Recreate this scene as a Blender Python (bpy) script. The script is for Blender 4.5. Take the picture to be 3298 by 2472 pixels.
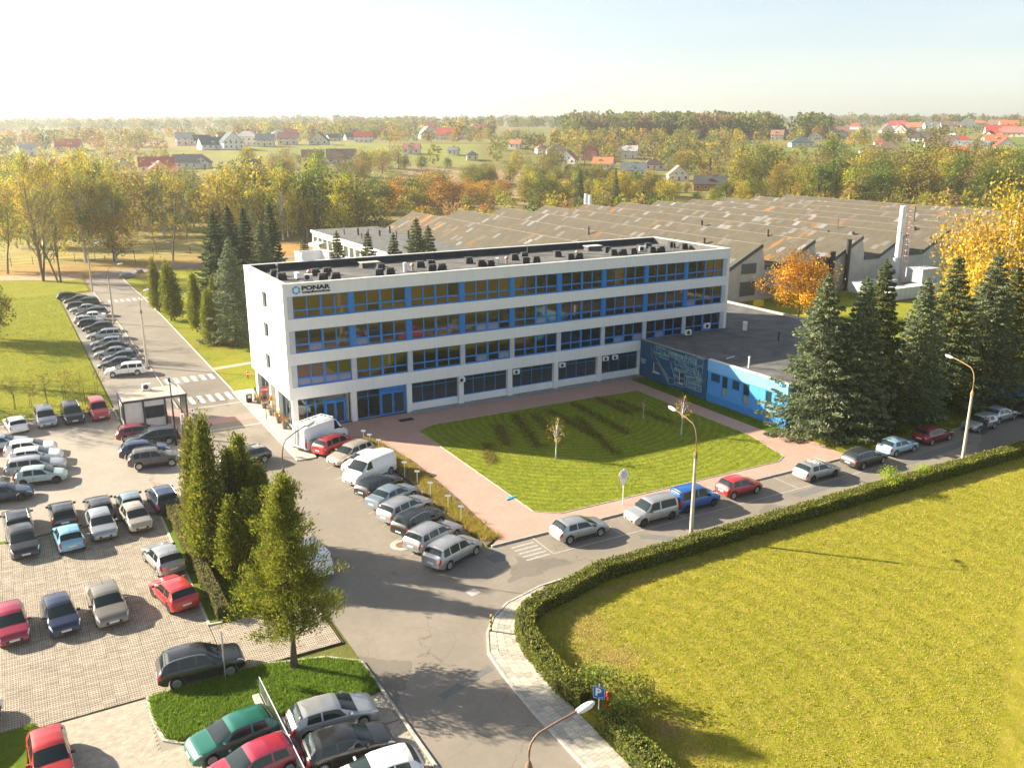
import bpy, bmesh, math, random
import numpy as np
from mathutils import Vector, Matrix, Quaternion, noise

for _o in list(bpy.data.objects): bpy.data.objects.remove(_o)
SC = bpy.context.scene
COL = SC.collection
R = math.radians
random.seed(11); RNG = np.random.default_rng(11)

# ------------------------------------------------------------ camera, sky, sun
CAMX, CAMY, CAMZ = -21.43, -80.51, 27.5
cam_d = bpy.data.cameras.new('camera'); cam = bpy.data.objects.new('camera', cam_d); COL.objects.link(cam)
cam_d.sensor_width = 36.0; cam_d.lens = 36.0 * 2850.0 / 3298.0
cam_d.clip_start = 0.5; cam_d.clip_end = 20000
cam.location = (CAMX, CAMY, CAMZ)
cam.rotation_euler = (R(90 - 15.717), 0, -R(29.6))
SC.camera = cam

SUN_EL = R(24.9); SUN_DIR = Vector((-0.695 * math.cos(SUN_EL), 0.719 * math.cos(SUN_EL), math.sin(SUN_EL)))
world = bpy.data.worlds.new('World'); SC.world = world; world.use_nodes = True
wn = world.node_tree; wn.nodes.clear()
w_out = wn.nodes.new('ShaderNodeOutputWorld'); w_bg = wn.nodes.new('ShaderNodeBackground')
sky = wn.nodes.new('ShaderNodeTexSky'); sky.sky_type = 'NISHITA'; sky.sun_disc = False
sky.sun_elevation = SUN_EL; sky.sun_rotation = R(-44.0)
sky.altitude = 300; sky.air_density = 1.0; sky.dust_density = 0.8; sky.ozone_density = 1.0
w_tc = wn.nodes.new('ShaderNodeTexCoord'); w_map = wn.nodes.new('ShaderNodeMapping')
w_map.inputs['Rotation'].default_value = (0, 0, R(29.6)); w_map.inputs['Scale'].default_value = (1.1, 1.0, 9.0)
w_noise = wn.nodes.new('ShaderNodeTexNoise'); w_noise.inputs['Scale'].default_value = 1.7
w_noise.inputs['Detail'].default_value = 6; w_noise.inputs['Roughness'].default_value = .55
w_ramp = wn.nodes.new('ShaderNodeValToRGB'); w_ramp.color_ramp.elements[0].position = .44; w_ramp.color_ramp.elements[1].position = .75
w_ramp.color_ramp.elements[0].color = (0.30, 0.30, 0.30, 1); w_ramp.color_ramp.elements[1].color = (0.8, 0.8, 0.8, 1)
w_hsv = wn.nodes.new('ShaderNodeHueSaturation'); w_hsv.inputs['Saturation'].default_value = .22; w_hsv.inputs['Value'].default_value = 1.12
w_mix = wn.nodes.new('ShaderNodeMix'); w_mix.data_type = 'RGBA'
wn.links.new(w_tc.outputs['Generated'], w_map.inputs['Vector']); wn.links.new(w_map.outputs[0], w_noise.inputs['Vector'])
wn.links.new(w_noise.outputs['Fac'], w_ramp.inputs[0]); wn.links.new(sky.outputs[0], w_hsv.inputs['Color'])
wn.links.new(w_ramp.outputs[0], w_mix.inputs['Factor']); wn.links.new(sky.outputs[0], w_mix.inputs['A']); wn.links.new(w_hsv.outputs[0], w_mix.inputs['B'])
wn.links.new(w_mix.outputs['Result'], w_bg.inputs['Color']); wn.links.new(w_bg.outputs[0], w_out.inputs[0])
w_bg.inputs['Strength'].default_value = 0.055

sun_l = bpy.data.lights.new('sun', 'SUN'); sun_l.energy = 5.0; sun_l.angle = R(0.6); sun_l.color = (1.0, .88, .69)
sun_o = bpy.data.objects.new('sun', sun_l); COL.objects.link(sun_o)
sun_o.rotation_euler = (-SUN_DIR).to_track_quat('-Z', 'Y').to_euler(); sun_o.location = (-60, 80, 70)
SC.view_settings.view_transform = 'Standard'; SC.view_settings.look = 'None'
SC.view_settings.gamma = 1.0; SC.view_settings.exposure = 1.84; SC.view_settings.use_curve_mapping = False
SC.cycles.volume_bounces = 1
SC.render.resolution_x, SC.render.resolution_y = 1024, 767

# ------------------------------------------------------------ helpers
def tag(o, label=None, cat=None, group=None, kind=None):
    if label: o['label'] = label
    if cat: o['category'] = cat
    if group: o['group'] = group
    if kind: o['kind'] = kind
    return o
def root(name, label, cat, loc=(0, 0, 0), rz=0, group=None):
    o = bpy.data.objects.new(name, None); COL.objects.link(o); o.empty_display_size = .3
    o.location = loc; o.rotation_euler = (0, 0, rz); return tag(o, label, cat, group)
def obj(name, me, mat=None, parent=None, loc=(0, 0, 0), rot=(0, 0, 0), sc=None):
    o = bpy.data.objects.new(name, me); COL.objects.link(o)
    if parent: o.parent = parent
    o.location = loc; o.rotation_euler = rot
    if sc is not None: o.scale = sc
    if mat is not None:
        if len(me.materials) == 0: me.materials.append(mat)
        elif me.materials[0] != mat:
            o.material_slots[0].link = 'OBJECT'; o.material_slots[0].material = mat
    return o
def copy_tree(o, parent=None):
    c = o.copy(); COL.objects.link(c)
    if parent: c.parent = parent
    for ch in list(o.children): copy_tree(ch, c)
    return c

class MB:
    """collects faces for one mesh"""
    def __init__(s): s.v = []; s.f = []
    def quad(s, a, b, c, d): n = len(s.v); s.v += [tuple(a), tuple(b), tuple(c), tuple(d)]; s.f.append((n, n+1, n+2, n+3)); return s
    def poly(s, pts): n = len(s.v); s.v += [tuple(p) for p in pts]; s.f.append(tuple(range(n, n+len(pts)))); return s
    def box(s, x0, x1, y0, y1, z0, z1):
        n = len(s.v)
        s.v += [(x0,y0,z0),(x1,y0,z0),(x1,y1,z0),(x0,y1,z0),(x0,y0,z1),(x1,y0,z1),(x1,y1,z1),(x0,y1,z1)]
        for f in ((0,3,2,1),(4,5,6,7),(0,1,5,4),(1,2,6,5),(2,3,7,6),(3,0,4,7)): s.f.append(tuple(n+i for i in f))
        return s
    def obox(s, c, dims, rz=0, rx=0, ry=0):
        m = Matrix.Translation(c) @ Matrix.Rotation(rz,4,'Z') @ Matrix.Rotation(ry,4,'Y') @ Matrix.Rotation(rx,4,'X')
        n = len(s.v); a, b, d = dims[0]/2, dims[1]/2, dims[2]/2
        for p in [(-a,-b,-d),(a,-b,-d),(a,b,-d),(-a,b,-d),(-a,-b,d),(a,-b,d),(a,b,d),(-a,b,d)]: s.v.append(tuple(m @ Vector(p)))
        for f in ((0,3,2,1),(4,5,6,7),(0,1,5,4),(1,2,6,5),(2,3,7,6),(3,0,4,7)): s.f.append(tuple(n+i for i in f))
        return s
    def prism(s, pts, z0, z1):
        n = len(s.v); k = len(pts)
        s.v += [(p[0],p[1],z0) for p in pts] + [(p[0],p[1],z1) for p in pts]
        s.f.append(tuple(range(n+k-1, n-1, -1))); s.f.append(tuple(range(n+k, n+2*k)))
        for i in range(k): j = (i+1) % k; s.f.append((n+i, n+j, n+k+j, n+k+i))
        return s
    def cyl(s, p0, p1, r0, r1=None, n=10, caps=True):
        r1 = r0 if r1 is None else r1
        p0, p1 = Vector(p0), Vector(p1); d = (p1-p0)
        q = d.to_track_quat('Z', 'Y') if d.length > 1e-9 else Quaternion()
        m = len(s.v)
        for p, r in ((p0, r0), (p1, r1)):
            for i in range(n): a = 2*math.pi*i/n; s.v.append(tuple(p + q @ Vector((r*math.cos(a), r*math.sin(a), 0))))
        for i in range(n): j = (i+1) % n; s.f.append((m+i, m+j, m+n+j, m+n+i))
        if caps: s.f.append(tuple(m+i for i in range(n-1, -1, -1))); s.f.append(tuple(m+n+i for i in range(n)))
        return s
    def tube(s, pts, rs, n=6):
        if not hasattr(rs, '__len__'): rs = [rs]*len(pts)
        m = len(s.v); k = len(pts)
        for i, p in enumerate(pts):
            a = Vector(pts[max(0, i-1)]); b = Vector(pts[min(k-1, i+1)]); q = (b-a).to_track_quat('Z', 'Y')
            for j in range(n): t = 2*math.pi*j/n; s.v.append(tuple(Vector(p) + q @ Vector((rs[i]*math.cos(t), rs[i]*math.sin(t), 0))))
        for i in range(k-1):
            for j in range(n): l = (j+1) % n; s.f.append((m+i*n+j, m+i*n+l, m+(i+1)*n+l, m+(i+1)*n+j))
        s.f.append(tuple(m+j for j in range(n-1, -1, -1))); s.f.append(tuple(m+(k-1)*n+j for j in range(n)))
        return s
    def lathe(s, prof, n=12, c=(0, 0, 0)):
        m = len(s.v); k = len(prof)
        for r, z in prof:
            for j in range(n): t = 2*math.pi*j/n; s.v.append((c[0]+r*math.cos(t), c[1]+r*math.sin(t), c[2]+z))
        for i in range(k-1):
            for j in range(n): l = (j+1) % n; s.f.append((m+i*n+j, m+i*n+l, m+(i+1)*n+l, m+(i+1)*n+j))
        s.f.append(tuple(m+j for j in range(n-1, -1, -1))); s.f.append(tuple(m+(k-1)*n+j for j in range(n)))
        return s
    def mesh(s, name, smooth=None):
        me = bpy.data.meshes.new(name); me.from_pydata(s.v, [], s.f); me.update()
        if smooth:
            me.polygons.foreach_set('use_smooth', [True]*len(me.polygons)); me.set_sharp_from_angle(angle=R(smooth))
        return me
    def build(s, name, mat, parent=None, loc=(0, 0, 0), rot=(0, 0, 0), smooth=None):
        return obj(name, s.mesh(name, smooth), mat, parent, loc, rot)

def np_mesh(name, verts, faces, cols=None):
    """verts (N,3), faces (M,k) constant k, cols (N,3) point colours"""
    me = bpy.data.meshes.new(name); verts = np.asarray(verts, dtype=np.float32); faces = np.asarray(faces, dtype=np.int32)
    k = faces.shape[1]; me.vertices.add(len(verts)); me.vertices.foreach_set('co', verts.ravel())
    me.loops.add(faces.size); me.loops.foreach_set('vertex_index', faces.ravel())
    me.polygons.add(len(faces)); me.polygons.foreach_set('loop_start', np.arange(0, faces.size, k, dtype=np.int32))
    me.polygons.foreach_set('use_smooth', np.zeros(len(faces), dtype=bool)); me.update(calc_edges=True)
    if cols is not None:
        at = me.color_attributes.new('Col', 'FLOAT_COLOR', 'POINT')
        c4 = np.ones((len(verts), 4), dtype=np.float32); c4[:, :3] = cols; at.data.foreach_set('color', c4.ravel())
    return me

# ------------------------------------------------------------ materials
def nodes_of(name):
    m = bpy.data.materials.new(name); m.use_nodes = True; nt = m.node_tree
    return m, nt, nt.nodes['Principled BSDF']
def N(nt, t, **kw):
    n = nt.nodes.new(t)
    for k, v in kw.items():
        if k in n.inputs: n.inputs[k].default_value = v
        else: setattr(n, k, v)
    return n
def mixc(nt, fac, a, b, blend='MIX'):
    m = nt.nodes.new('ShaderNodeMix'); m.data_type = 'RGBA'; m.blend_type = blend
    for sock, v in (('Factor', fac), ('A', a), ('B', b)):
        i = m.inputs[sock] if sock != 'Factor' else m.inputs[0]
        if sock == 'A': i = m.inputs[6]
        if sock == 'B': i = m.inputs[7]
        if isinstance(v, bpy.types.NodeSocket): nt.links.new(v, i)
        else: i.default_value = v if not hasattr(v, '__len__') else (*v[:3], 1)
    return m.outputs[2]
def ramp(nt, src, p0, p1, c0=(0, 0, 0), c1=(1, 1, 1)):
    r = nt.nodes.new('ShaderNodeValToRGB'); e = r.color_ramp.elements
    e[0].position, e[1].position = p0, p1; e[0].color = (*c0, 1); e[1].color = (*c1, 1)
    nt.links.new(src, r.inputs[0]); return r.outputs[0]
def noise_tex(nt, vec, scale, detail=4, rough=.55, dist=0):
    n = N(nt, 'ShaderNodeTexNoise', Scale=scale, Detail=detail, Roughness=rough, Distortion=dist)
    nt.links.new(vec, n.inputs['Vector']); return n.outputs['Fac']
def coords(nt, kind='Object', scale=(1, 1, 1), rz=0):
    tc = nt.nodes.new('ShaderNodeTexCoord'); mp = nt.nodes.new('ShaderNodeMapping')
    mp.inputs['Scale'].default_value = scale; mp.inputs['Rotation'].default_value = (0, 0, rz)
    nt.links.new(tc.outputs[kind], mp.inputs[0]); return mp.outputs[0]
def bump(nt, b, h, strength=.4, dist=.02):
    n = N(nt, 'ShaderNodeBump', Strength=strength, Distance=dist); nt.links.new(h, n.inputs['Height']); nt.links.new(n.outputs[0], b.inputs['Normal'])
MATS = {}
def M(name, col, rough=.7, metal=0., var=0., vs=6., col2=None, bmp=0., bs=40., coat=0., spec=.5, orand=0., bd=.02):
    if name in MATS: return MATS[name]
    m, nt, b = nodes_of(name)
    b.inputs['Roughness'].default_value = rough; b.inputs['Metallic'].default_value = metal
    b.inputs['Specular IOR Level'].default_value = spec; b.inputs['Coat Weight'].default_value = coat; b.inputs['Coat Roughness'].default_value = .04
    b.inputs['Base Color'].default_value = (*col, 1)
    c = None
    if var or col2:
        v = coords(nt); f = noise_tex(nt, v, vs, 5, .6)
        a = tuple(x*(1-var) for x in col); d = col2 if col2 else tuple(min(1, x*(1+var)) for x in col)
        c = mixc(nt, ramp(nt, f, .35, .65), a, d)
    if orand:
        oi = nt.nodes.new('ShaderNodeObjectInfo'); hs = N(nt, 'ShaderNodeHueSaturation')
        mr = N(nt, 'ShaderNodeMapRange'); mr.inputs['To Min'].default_value = 1-orand; mr.inputs['To Max'].default_value = 1+orand
        nt.links.new(oi.outputs['Random'], mr.inputs['Value']); nt.links.new(mr.outputs[0], hs.inputs['Value'])
        if c: nt.links.new(c, hs.inputs['Color'])
        else: hs.inputs['Color'].default_value = (*col, 1)
        c = hs.outputs[0]
    if c: nt.links.new(c, b.inputs['Base Color'])
    if bmp: bump(nt, b, noise_tex(nt, coords(nt), bs, 4, .6), bmp, bd)
    MATS[name] = m; return m
def leaf_mat(name, tint=(1, 1, 1), trans=.35, orand=.15, hrand=.0, rough=.6):
    if name in MATS: return MATS[name]
    m, nt, b = nodes_of(name); out = nt.nodes['Material Output']
    at = N(nt, 'ShaderNodeVertexColor', layer_name='Col'); oi = nt.nodes.new('ShaderNodeObjectInfo')
    c = mixc(nt, 1.0, at.outputs[0], tint, 'MULTIPLY')
    hs = N(nt, 'ShaderNodeHueSaturation'); mr = N(nt, 'ShaderNodeMapRange')
    mr.inputs['To Min'].default_value = 1-orand; mr.inputs['To Max'].default_value = 1+orand
    mh = N(nt, 'ShaderNodeMapRange'); mh.inputs['To Min'].default_value = .5-hrand; mh.inputs['To Max'].default_value = .5+hrand
    nt.links.new(oi.outputs['Random'], mr.inputs['Value']); nt.links.new(mr.outputs[0], hs.inputs['Value'])
    nt.links.new(oi.outputs['Random'], mh.inputs['Value']); nt.links.new(mh.outputs[0], hs.inputs['Hue']); nt.links.new(c, hs.inputs['Color'])
    nt.links.new(hs.outputs[0], b.inputs['Base Color']); b.inputs['Roughness'].default_value = rough; b.inputs['Specular IOR Level'].default_value = .1
    tr = nt.nodes.new('ShaderNodeBsdfTranslucent'); nt.links.new(hs.outputs[0], tr.inputs['Color'])
    ms = N(nt, 'ShaderNodeMixShader'); ms.inputs[0].default_value = trans
    nt.links.new(b.outputs[0], ms.inputs[1]); nt.links.new(tr.outputs[0], ms.inputs[2]); nt.links.new(ms.outputs[0], out.inputs[0])
    MATS[name] = m; return m

def asphalt(name, base, crack=.6, seed=0.):
    m, nt, b = nodes_of(name); v = coords(nt, 'Object')
    f1 = noise_tex(nt, v, .22, 5, .6); f2 = noise_tex(nt, v, 45, 3, .7); f3 = noise_tex(nt, v, 2.2, 5, .65)
    c = mixc(nt, ramp(nt, f1, .35, .7), tuple(x*.82 for x in base), tuple(x*1.16 for x in base))
    c = mixc(nt, ramp(nt, f3, .35, .7), c, mixc(nt, .5, c, tuple(x*.75 for x in base)))
    c = mixc(nt, ramp(nt, f2, .3, .75), mixc(nt, .5, c, tuple(x*.6 for x in base)), c)
    dv = nt.nodes.new('ShaderNodeVectorMath'); dv.operation = 'ADD'; nz = N(nt, 'ShaderNodeTexNoise', Scale=.9, Detail=5); nt.links.new(v, nz.inputs['Vector'])
    nt.links.new(v, dv.inputs[0]); nt.links.new(nz.outputs['Color'], dv.inputs[1])
    vo = N(nt, 'ShaderNodeTexVoronoi', Scale=.23); vo.feature = 'DISTANCE_TO_EDGE'; nt.links.new(dv.outputs[0], vo.inputs['Vector'])
    gate = ramp(nt, noise_tex(nt, v, .13, 3), .46, .52)
    ck = nt.nodes.new('ShaderNodeMath'); ck.operation = 'MULTIPLY'; nt.links.new(ramp(nt, vo.outputs['Distance'], .0012, .0035, (1, 1, 1), (0, 0, 0)), ck.inputs[0]); nt.links.new(gate, ck.inputs[1])
    ck2 = nt.nodes.new('ShaderNodeMath'); ck2.operation = 'MULTIPLY'; ck2.inputs[1].default_value = crack; nt.links.new(ck.outputs[0], ck2.inputs[0])
    c = mixc(nt, ck2.outputs[0], c, (.035, .033, .03))
    vp = N(nt, 'ShaderNodeTexVoronoi', Scale=.11); vp.feature = 'F1'; nt.links.new(dv.outputs[0], vp.inputs['Vector'])
    sep = nt.nodes.new('ShaderNodeSeparateColor'); nt.links.new(vp.outputs['Color'], sep.inputs[0])
    c = mixc(nt, ramp(nt, sep.outputs[0], .8, .82), c, mixc(nt, .35, c, (.07, .068, .066)))
    nt.links.new(c, b.inputs['Base Color']); b.inputs['Roughness'].default_value = .85; b.inputs['Specular IOR Level'].default_value = .3
    bump(nt, b, f2, .35, .006); MATS[name] = m; return m
def brickmat(name, c1, c2, mortar, bw, bh, rz=0, msize=.012, stain=.3, coord='Object'):
    m, nt, b = nodes_of(name); v = coords(nt, coord, rz=rz)
    t = N(nt, 'ShaderNodeTexBrick', Scale=1.0); t.inputs['Brick Width'].default_value = bw; t.inputs['Row Height'].default_value = bh
    t.inputs['Mortar Size'].default_value = msize; t.inputs['Color1'].default_value = (*c1, 1); t.inputs['Color2'].default_value = (*c2, 1); t.inputs['Mortar'].default_value = (*mortar, 1); t.inputs['Bias'].default_value = 0
    nt.links.new(v, t.inputs['Vector'])
    f = noise_tex(nt, v, .5, 5, .6)
    c = mixc(nt, ramp(nt, f, .35, .7), t.outputs['Color'], mixc(nt, stain, t.outputs['Color'], tuple(x*.5 for x in c1)))
    nt.links.new(c, b.inputs['Base Color']); b.inputs['Roughness'].default_value = .85
    bump(nt, b, t.outputs['Fac'], -.5, .008); MATS[name] = m; return m
def grassmat(name, ca, cb, cc, s1=.35, s2=3., stripes=None, bs=.7, off=(0, 0)):
    m, nt, b = nodes_of(name); v = coords(nt, 'Object')
    c = mixc(nt, ramp(nt, noise_tex(nt, v, s1, 6, .62), .35, .66), ca, cb)
    c = mixc(nt, ramp(nt, noise_tex(nt, v, s2, 5, .7), .42, .7), c, cc)
    fine = noise_tex(nt, v, 28, 4, .75)
    c = mixc(nt, ramp(nt, fine, .3, .7), mixc(nt, .55, c, tuple(x*.45 for x in ca)), c)
    if stripes:
        wv = N(nt, 'ShaderNodeTexWave', Scale=stripes[0], Distortion=stripes[1], Detail=3); wv.wave_type = stripes[2]
        wv.inputs['Detail Scale'].default_value = .35
        if stripes[2] == 'BANDS': wv.bands_direction = 'Y'
        wm = nt.nodes.new('ShaderNodeMapping'); wm.inputs['Location'].default_value = (*off, 0); nt.links.new(v, wm.inputs[0]); nt.links.new(wm.outputs[0], wv.inputs['Vector']); wv.rings_direction = 'Z'
        c = mixc(nt, stripes[3], c, mixc(nt, ramp(nt, wv.outputs['Fac'], .3, .8), tuple(x*.62 for x in ca), tuple(min(1, x*1.25) for x in cb)))
    nt.links.new(c, b.inputs['Base Color']); b.inputs['Roughness'].default_value = .95; b.inputs['Specular IOR Level'].default_value = .03
    ad = nt.nodes.new('ShaderNodeMath'); ad.operation = 'ADD'; nt.links.new(fine, ad.inputs[0]); nt.links.new(noise_tex(nt, v, 5, 4, .7), ad.inputs[1])
    bump(nt, b, ad.outputs[0], bs, .08); MATS[name] = m; return m

def streaky(name, col):
    m, nt, b = nodes_of(name); geo = nt.nodes.new('ShaderNodeNewGeometry'); mp = nt.nodes.new('ShaderNodeMapping'); mp.inputs['Scale'].default_value = (2.2, 2.2, .25); nt.links.new(geo.outputs['Position'], mp.inputs[0])
    f = noise_tex(nt, mp.outputs[0], 1.6, 6, .7); f2 = noise_tex(nt, coords(nt), .25, 3, .5)
    c = mixc(nt, ramp(nt, f, .45, .8), col, tuple(x*.86 for x in col)); c = mixc(nt, ramp(nt, f2, .35, .7), c, mixc(nt, .5, c, tuple(x*.92 for x in col)))
    nt.links.new(c, b.inputs['Base Color']); b.inputs['Roughness'].default_value = .6; MATS[name] = m; return m
WHITE = M('white_render', (.80, .79, .76), .75, var=.05, vs=.8, bmp=.08, bs=30)
PANEL = streaky('pale_panel', (.80, .80, .79))
GREYC = M('grey_column', (.50, .52, .54), .7, var=.08, vs=2)
BLUE = M('blue_frame', (.008, .19, .56), .45, var=.12, vs=3)
BITUM = M('roof_bitumen', (.10, .098, .095), .9, var=.35, vs=.5, bmp=.25, bs=12)
BITUMD = M('bitumen_dark', (.03, .032, .036), .85, var=.3, vs=2)
METALC = M('cap_metal', (.70, .69, .66), .45, metal=.2)
DARK = M('dark_plastic', (.02, .02, .022), .55)
BLACKV = M('black_vent', (.028, .030, .033), .7, var=.3, vs=4)
CONC = M('concrete', (.42, .39, .34), .85, var=.18, vs=3, bmp=.2, bs=25)
CONCD = M('concrete_dark', (.26, .25, .23), .85, var=.2, vs=2, bmp=.2, bs=20)
STEEL = M('steel', (.45, .46, .47), .4, metal=.8)
WPAINT = M('white_paint', (.78, .78, .76), .6, var=.1, vs=8)
RUST = M('rusty_steel', (.20, .10, .055), .7, var=.3, vs=12)
REDP = M('red_paint', (.55, .04, .035), .45)
BLUEP = M('sign_blue', (.01, .13, .42), .4)
BARK = M('bark', (.12, .085, .06), .9, var=.35, vs=9, bmp=.5, bs=18)
BIRCHB = M('birch_bark', (.55, .52, .47), .8, var=.5, vs=5)
SOIL = M('soil', (.13, .095, .06), .95, var=.3, vs=3)
def glass(name, col, rough=.04, metal=.0, spec=.8):
    m, nt, b = nodes_of(name); b.inputs['Base Color'].default_value = (*col, 1); b.inputs['Roughness'].default_value = rough
    b.inputs['Metallic'].default_value = metal; b.inputs['Specular IOR Level'].default_value = spec
    v = coords(nt, 'Object'); bump(nt, b, noise_tex(nt, v, .8, 2), .05, .02); MATS[name] = m; return m
GLASS_T = glass('tinted_glass', (.115, .095, .07), .05, .92)
GLASS_D = glass('dark_glass', (.022, .040, .048), .04, 0, 1.0)
GLASS_CAR = glass('car_glass', (.014, .024, .026), .03, 0, .45)
def clear_glass():
    m, nt, b = nodes_of('clear_glass'); out = nt.nodes['Material Output']
    tr = nt.nodes.new('ShaderNodeBsdfTransparent'); tr.inputs[0].default_value = (.75, .83, .80, 1); gl = N(nt, 'ShaderNodeBsdfGlossy', Roughness=.03)
    fr = N(nt, 'ShaderNodeFresnel', IOR=1.5); ms = nt.nodes.new('ShaderNodeMixShader')
    nt.links.new(fr.outputs[0], ms.inputs[0]); nt.links.new(tr.outputs[0], ms.inputs[1]); nt.links.new(gl.outputs[0], ms.inputs[2]); nt.links.new(ms.outputs[0], out.inputs[0]); return m
GLASS_C = clear_glass()
# ------------------------------------------------------------ terrain
TD=[0,270,340,450,550,650,900,1300,2000,3500,6000,9000]
TT=[-.6,-.3,0,.3,.6]
TZ=[[0,0,2,8,12,16,22,30,42,70,92,92],
    [0,0,2,8,13,19,25,34,47,74,96,96],
    [0,0,1,4,9,20,26,35,47,72,98,98],
    [0,0,1,5,9,15,24,37,52,76,98,98],
    [0,0,3,14,18,22,31,41,50,64,84,84]]
CX,CY=-21.43,-80.51
FX,FY=0.4939,0.8695
def terrain(x,y):
    dx,dy=x-CX,y-CY
    F=dx*FX+dy*FY; R=dx*FY-dy*FX
    if F<=270: return 0.
    t=max(-.6,min(.6,R/F)); i=min(3,int((t+.6)/.3)); a=(t-TT[i])/.3; a=a*a*(3-2*a)
    k=1
    while k<len(TD)-1 and TD[k]<F: k+=1
    b=min(1,(F-TD[k-1])/(TD[k]-TD[k-1]))
    def p(j): return TZ[j][k-1]+(TZ[j][k]-TZ[j][k-1])*b
    z=p(i)*(1-a)+p(i+1)*a
    return z+ (min(1,(F-270)/400))*(1.5*math.sin(x*.011+1)+1.2*math.sin(y*.013+x*.004))
def fr(x, y):
    dx, dy = x-CX, y-CY; return dx*FX+dy*FY, dx*FY-dy*FX
def hz(x, y): return terrain(x, y)
def ground_colour(x, y):
    F, Rr = fr(x, y); t = Rr/max(F, 1)
    n = noise.noise(Vector((x*.012, y*.012, 0))); n2 = noise.noise(Vector((x*.05, y*.05, 3)))
    c = Vector((.17, .17, .045))
    if F > 200: c = Vector((.25, .22, .07)) + Vector((.07, .05, .02))*n
    if y > 98 and F < 250 and x < 60:
        c = Vector((.52, .28, .10))*(1+.25*n2) if y < 142 else Vector((.42, .34, .11))
    if 330 < F < 540 and -.22 < t < .02: c = Vector((.42, .29, .16))*(1+.35*n2)
    if 230 < F < 330 and -.02 < t < .18: c = Vector((.20, .20, .045))*(1+.2*n2)
    if F > 430 and t < -.12:
        k = math.sin((F+60*n)*.021 + t*9)
        c = Vector((.30, .28, .09)) if k > -.2 else Vector((.38, .26, .15))
    if 545 < F < 690 and -.32 < t < -.03: c = Vector((.30, .31, .08))*(1+.12*n2)
    if 470 < F < 700 and t > .26: c = Vector((.19, .24, .055))*(1+.15*n2)
    if F > 900:
        k = math.sin(F*.012+12*t+3*n); c = Vector((.20, .22, .08)) if k > 0 else Vector((.30, .24, .12))
    return c
def build_ground():
    rr = [0, 25, 50, 80, 110, 140, 170, 200, 230, 260, 290] + [290+12*i for i in range(1, 46)]
    r = rr[-1]
    while r < 5000: r *= 1.05; rr.append(r)
    base = math.atan2(FY, FX)
    an = [base + R(a) for a in np.arange(-44, 44.01, .8)] + [base + R(a) for a in np.arange(50, 314, 8)]
    V = []; Cc = []
    for r in rr:
        for a in an:
            x, y = CX + r*math.cos(a), CY + r*math.sin(a); V.append((x, y, hz(x, y)-.06)); Cc.append(ground_colour(x, y))
    n = len(an); Fc = []
    for i in range(len(rr)-1):
        for j in range(n): k = (j+1) % n; Fc.append((i*n+j, (i+1)*n+j, (i+1)*n+k, i*n+k))
    me = np_mesh('ground', V, Fc, np.array([tuple(c) for c in Cc]))
    me.polygons.foreach_set('use_smooth', [True]*len(me.polygons))
    m, nt, b = nodes_of('ground_land'); at = N(nt, 'ShaderNodeVertexColor', layer_name='Col'); v = coords(nt, 'Object')
    f = noise_tex(nt, v, .09, 6, .65); f2 = noise_tex(nt, v, 1.1, 6, .75)
    c = mixc(nt, ramp(nt, f, .3, .7), mixc(nt, .35, at.outputs[0], (.07, .075, .02)), at.outputs[0])
    c = mixc(nt, ramp(nt, f2, .35, .65), mixc(nt, .4, c, (.06, .06, .02)), c)
    nt.links.new(c, b.inputs['Base Color']); b.inputs['Roughness'].default_value = .95; b.inputs['Specular IOR Level'].default_value = .1
    bump(nt, b, f2, .6, .3)
    tag(obj('ground', me, m), 'rolling grass and field land reaching to the hills', 'ground', kind='structure')
build_ground()

ASPH = asphalt('asphalt', (.27, .235, .19), .5)
ASPH2 = asphalt('asphalt_worn', (.29, .26, .22), .5)
REDB = brickmat('red_paving', (.54, .32, .25), (.47, .27, .21), (.30, .20, .16), .2, .1, R(45), .010, .25)
GREYB = brickmat('grey_block_paving', (.37, .325, .265), (.33, .29, .235), (.23, .20, .165), .2, .165, 0, .012, .3)
PINKB = brickmat('pink_block_paving', (.42, .24, .20), (.36, .21, .18), (.25, .17, .15), .2, .1, 0, .010, .2)
SLABM = M('pavement_concrete', (.44, .40, .34), .85, var=.14, vs=1.2, bmp=.2, bs=20)
LAWN = grassmat('lawn_grass', (.17, .25, .018), (.29, .34, .028), (.36, .33, .07), .5, 2.5, (.40, 3.0, 'RINGS', .22), .8, (-26, 9))
LAWN2 = grassmat('verge_grass', (.17, .25, .018), (.33, .34, .03), (.42, .29, .08), .25, 1.6, None, .8)
LUSH = grassmat('lush_grass', (.10, .19, .018), (.17, .27, .025), (.24, .26, .05), .7, 3, None, 1.0)
FIELD = grassmat('mown_field', (.26, .265, .020), (.365, .33, .032), (.47, .345, .10), .12, 2.2, (.17, 3.5, 'RINGS', .13), .8, (3, 49))
def sheet(name, pts, z, mat, label, cat, kind='structure', thick=0):
    mb = MB()
    if thick: mb.prism(pts, z-thick, z)
    else: mb.poly([(p[0], p[1], z) for p in pts])
    return tag(mb.build(name, mat), label, cat, kind=kind)
def rect(x0, x1, y0, y1): return [(x0, y0), (x1, y0), (x1, y1), (x0, y1)]
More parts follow.
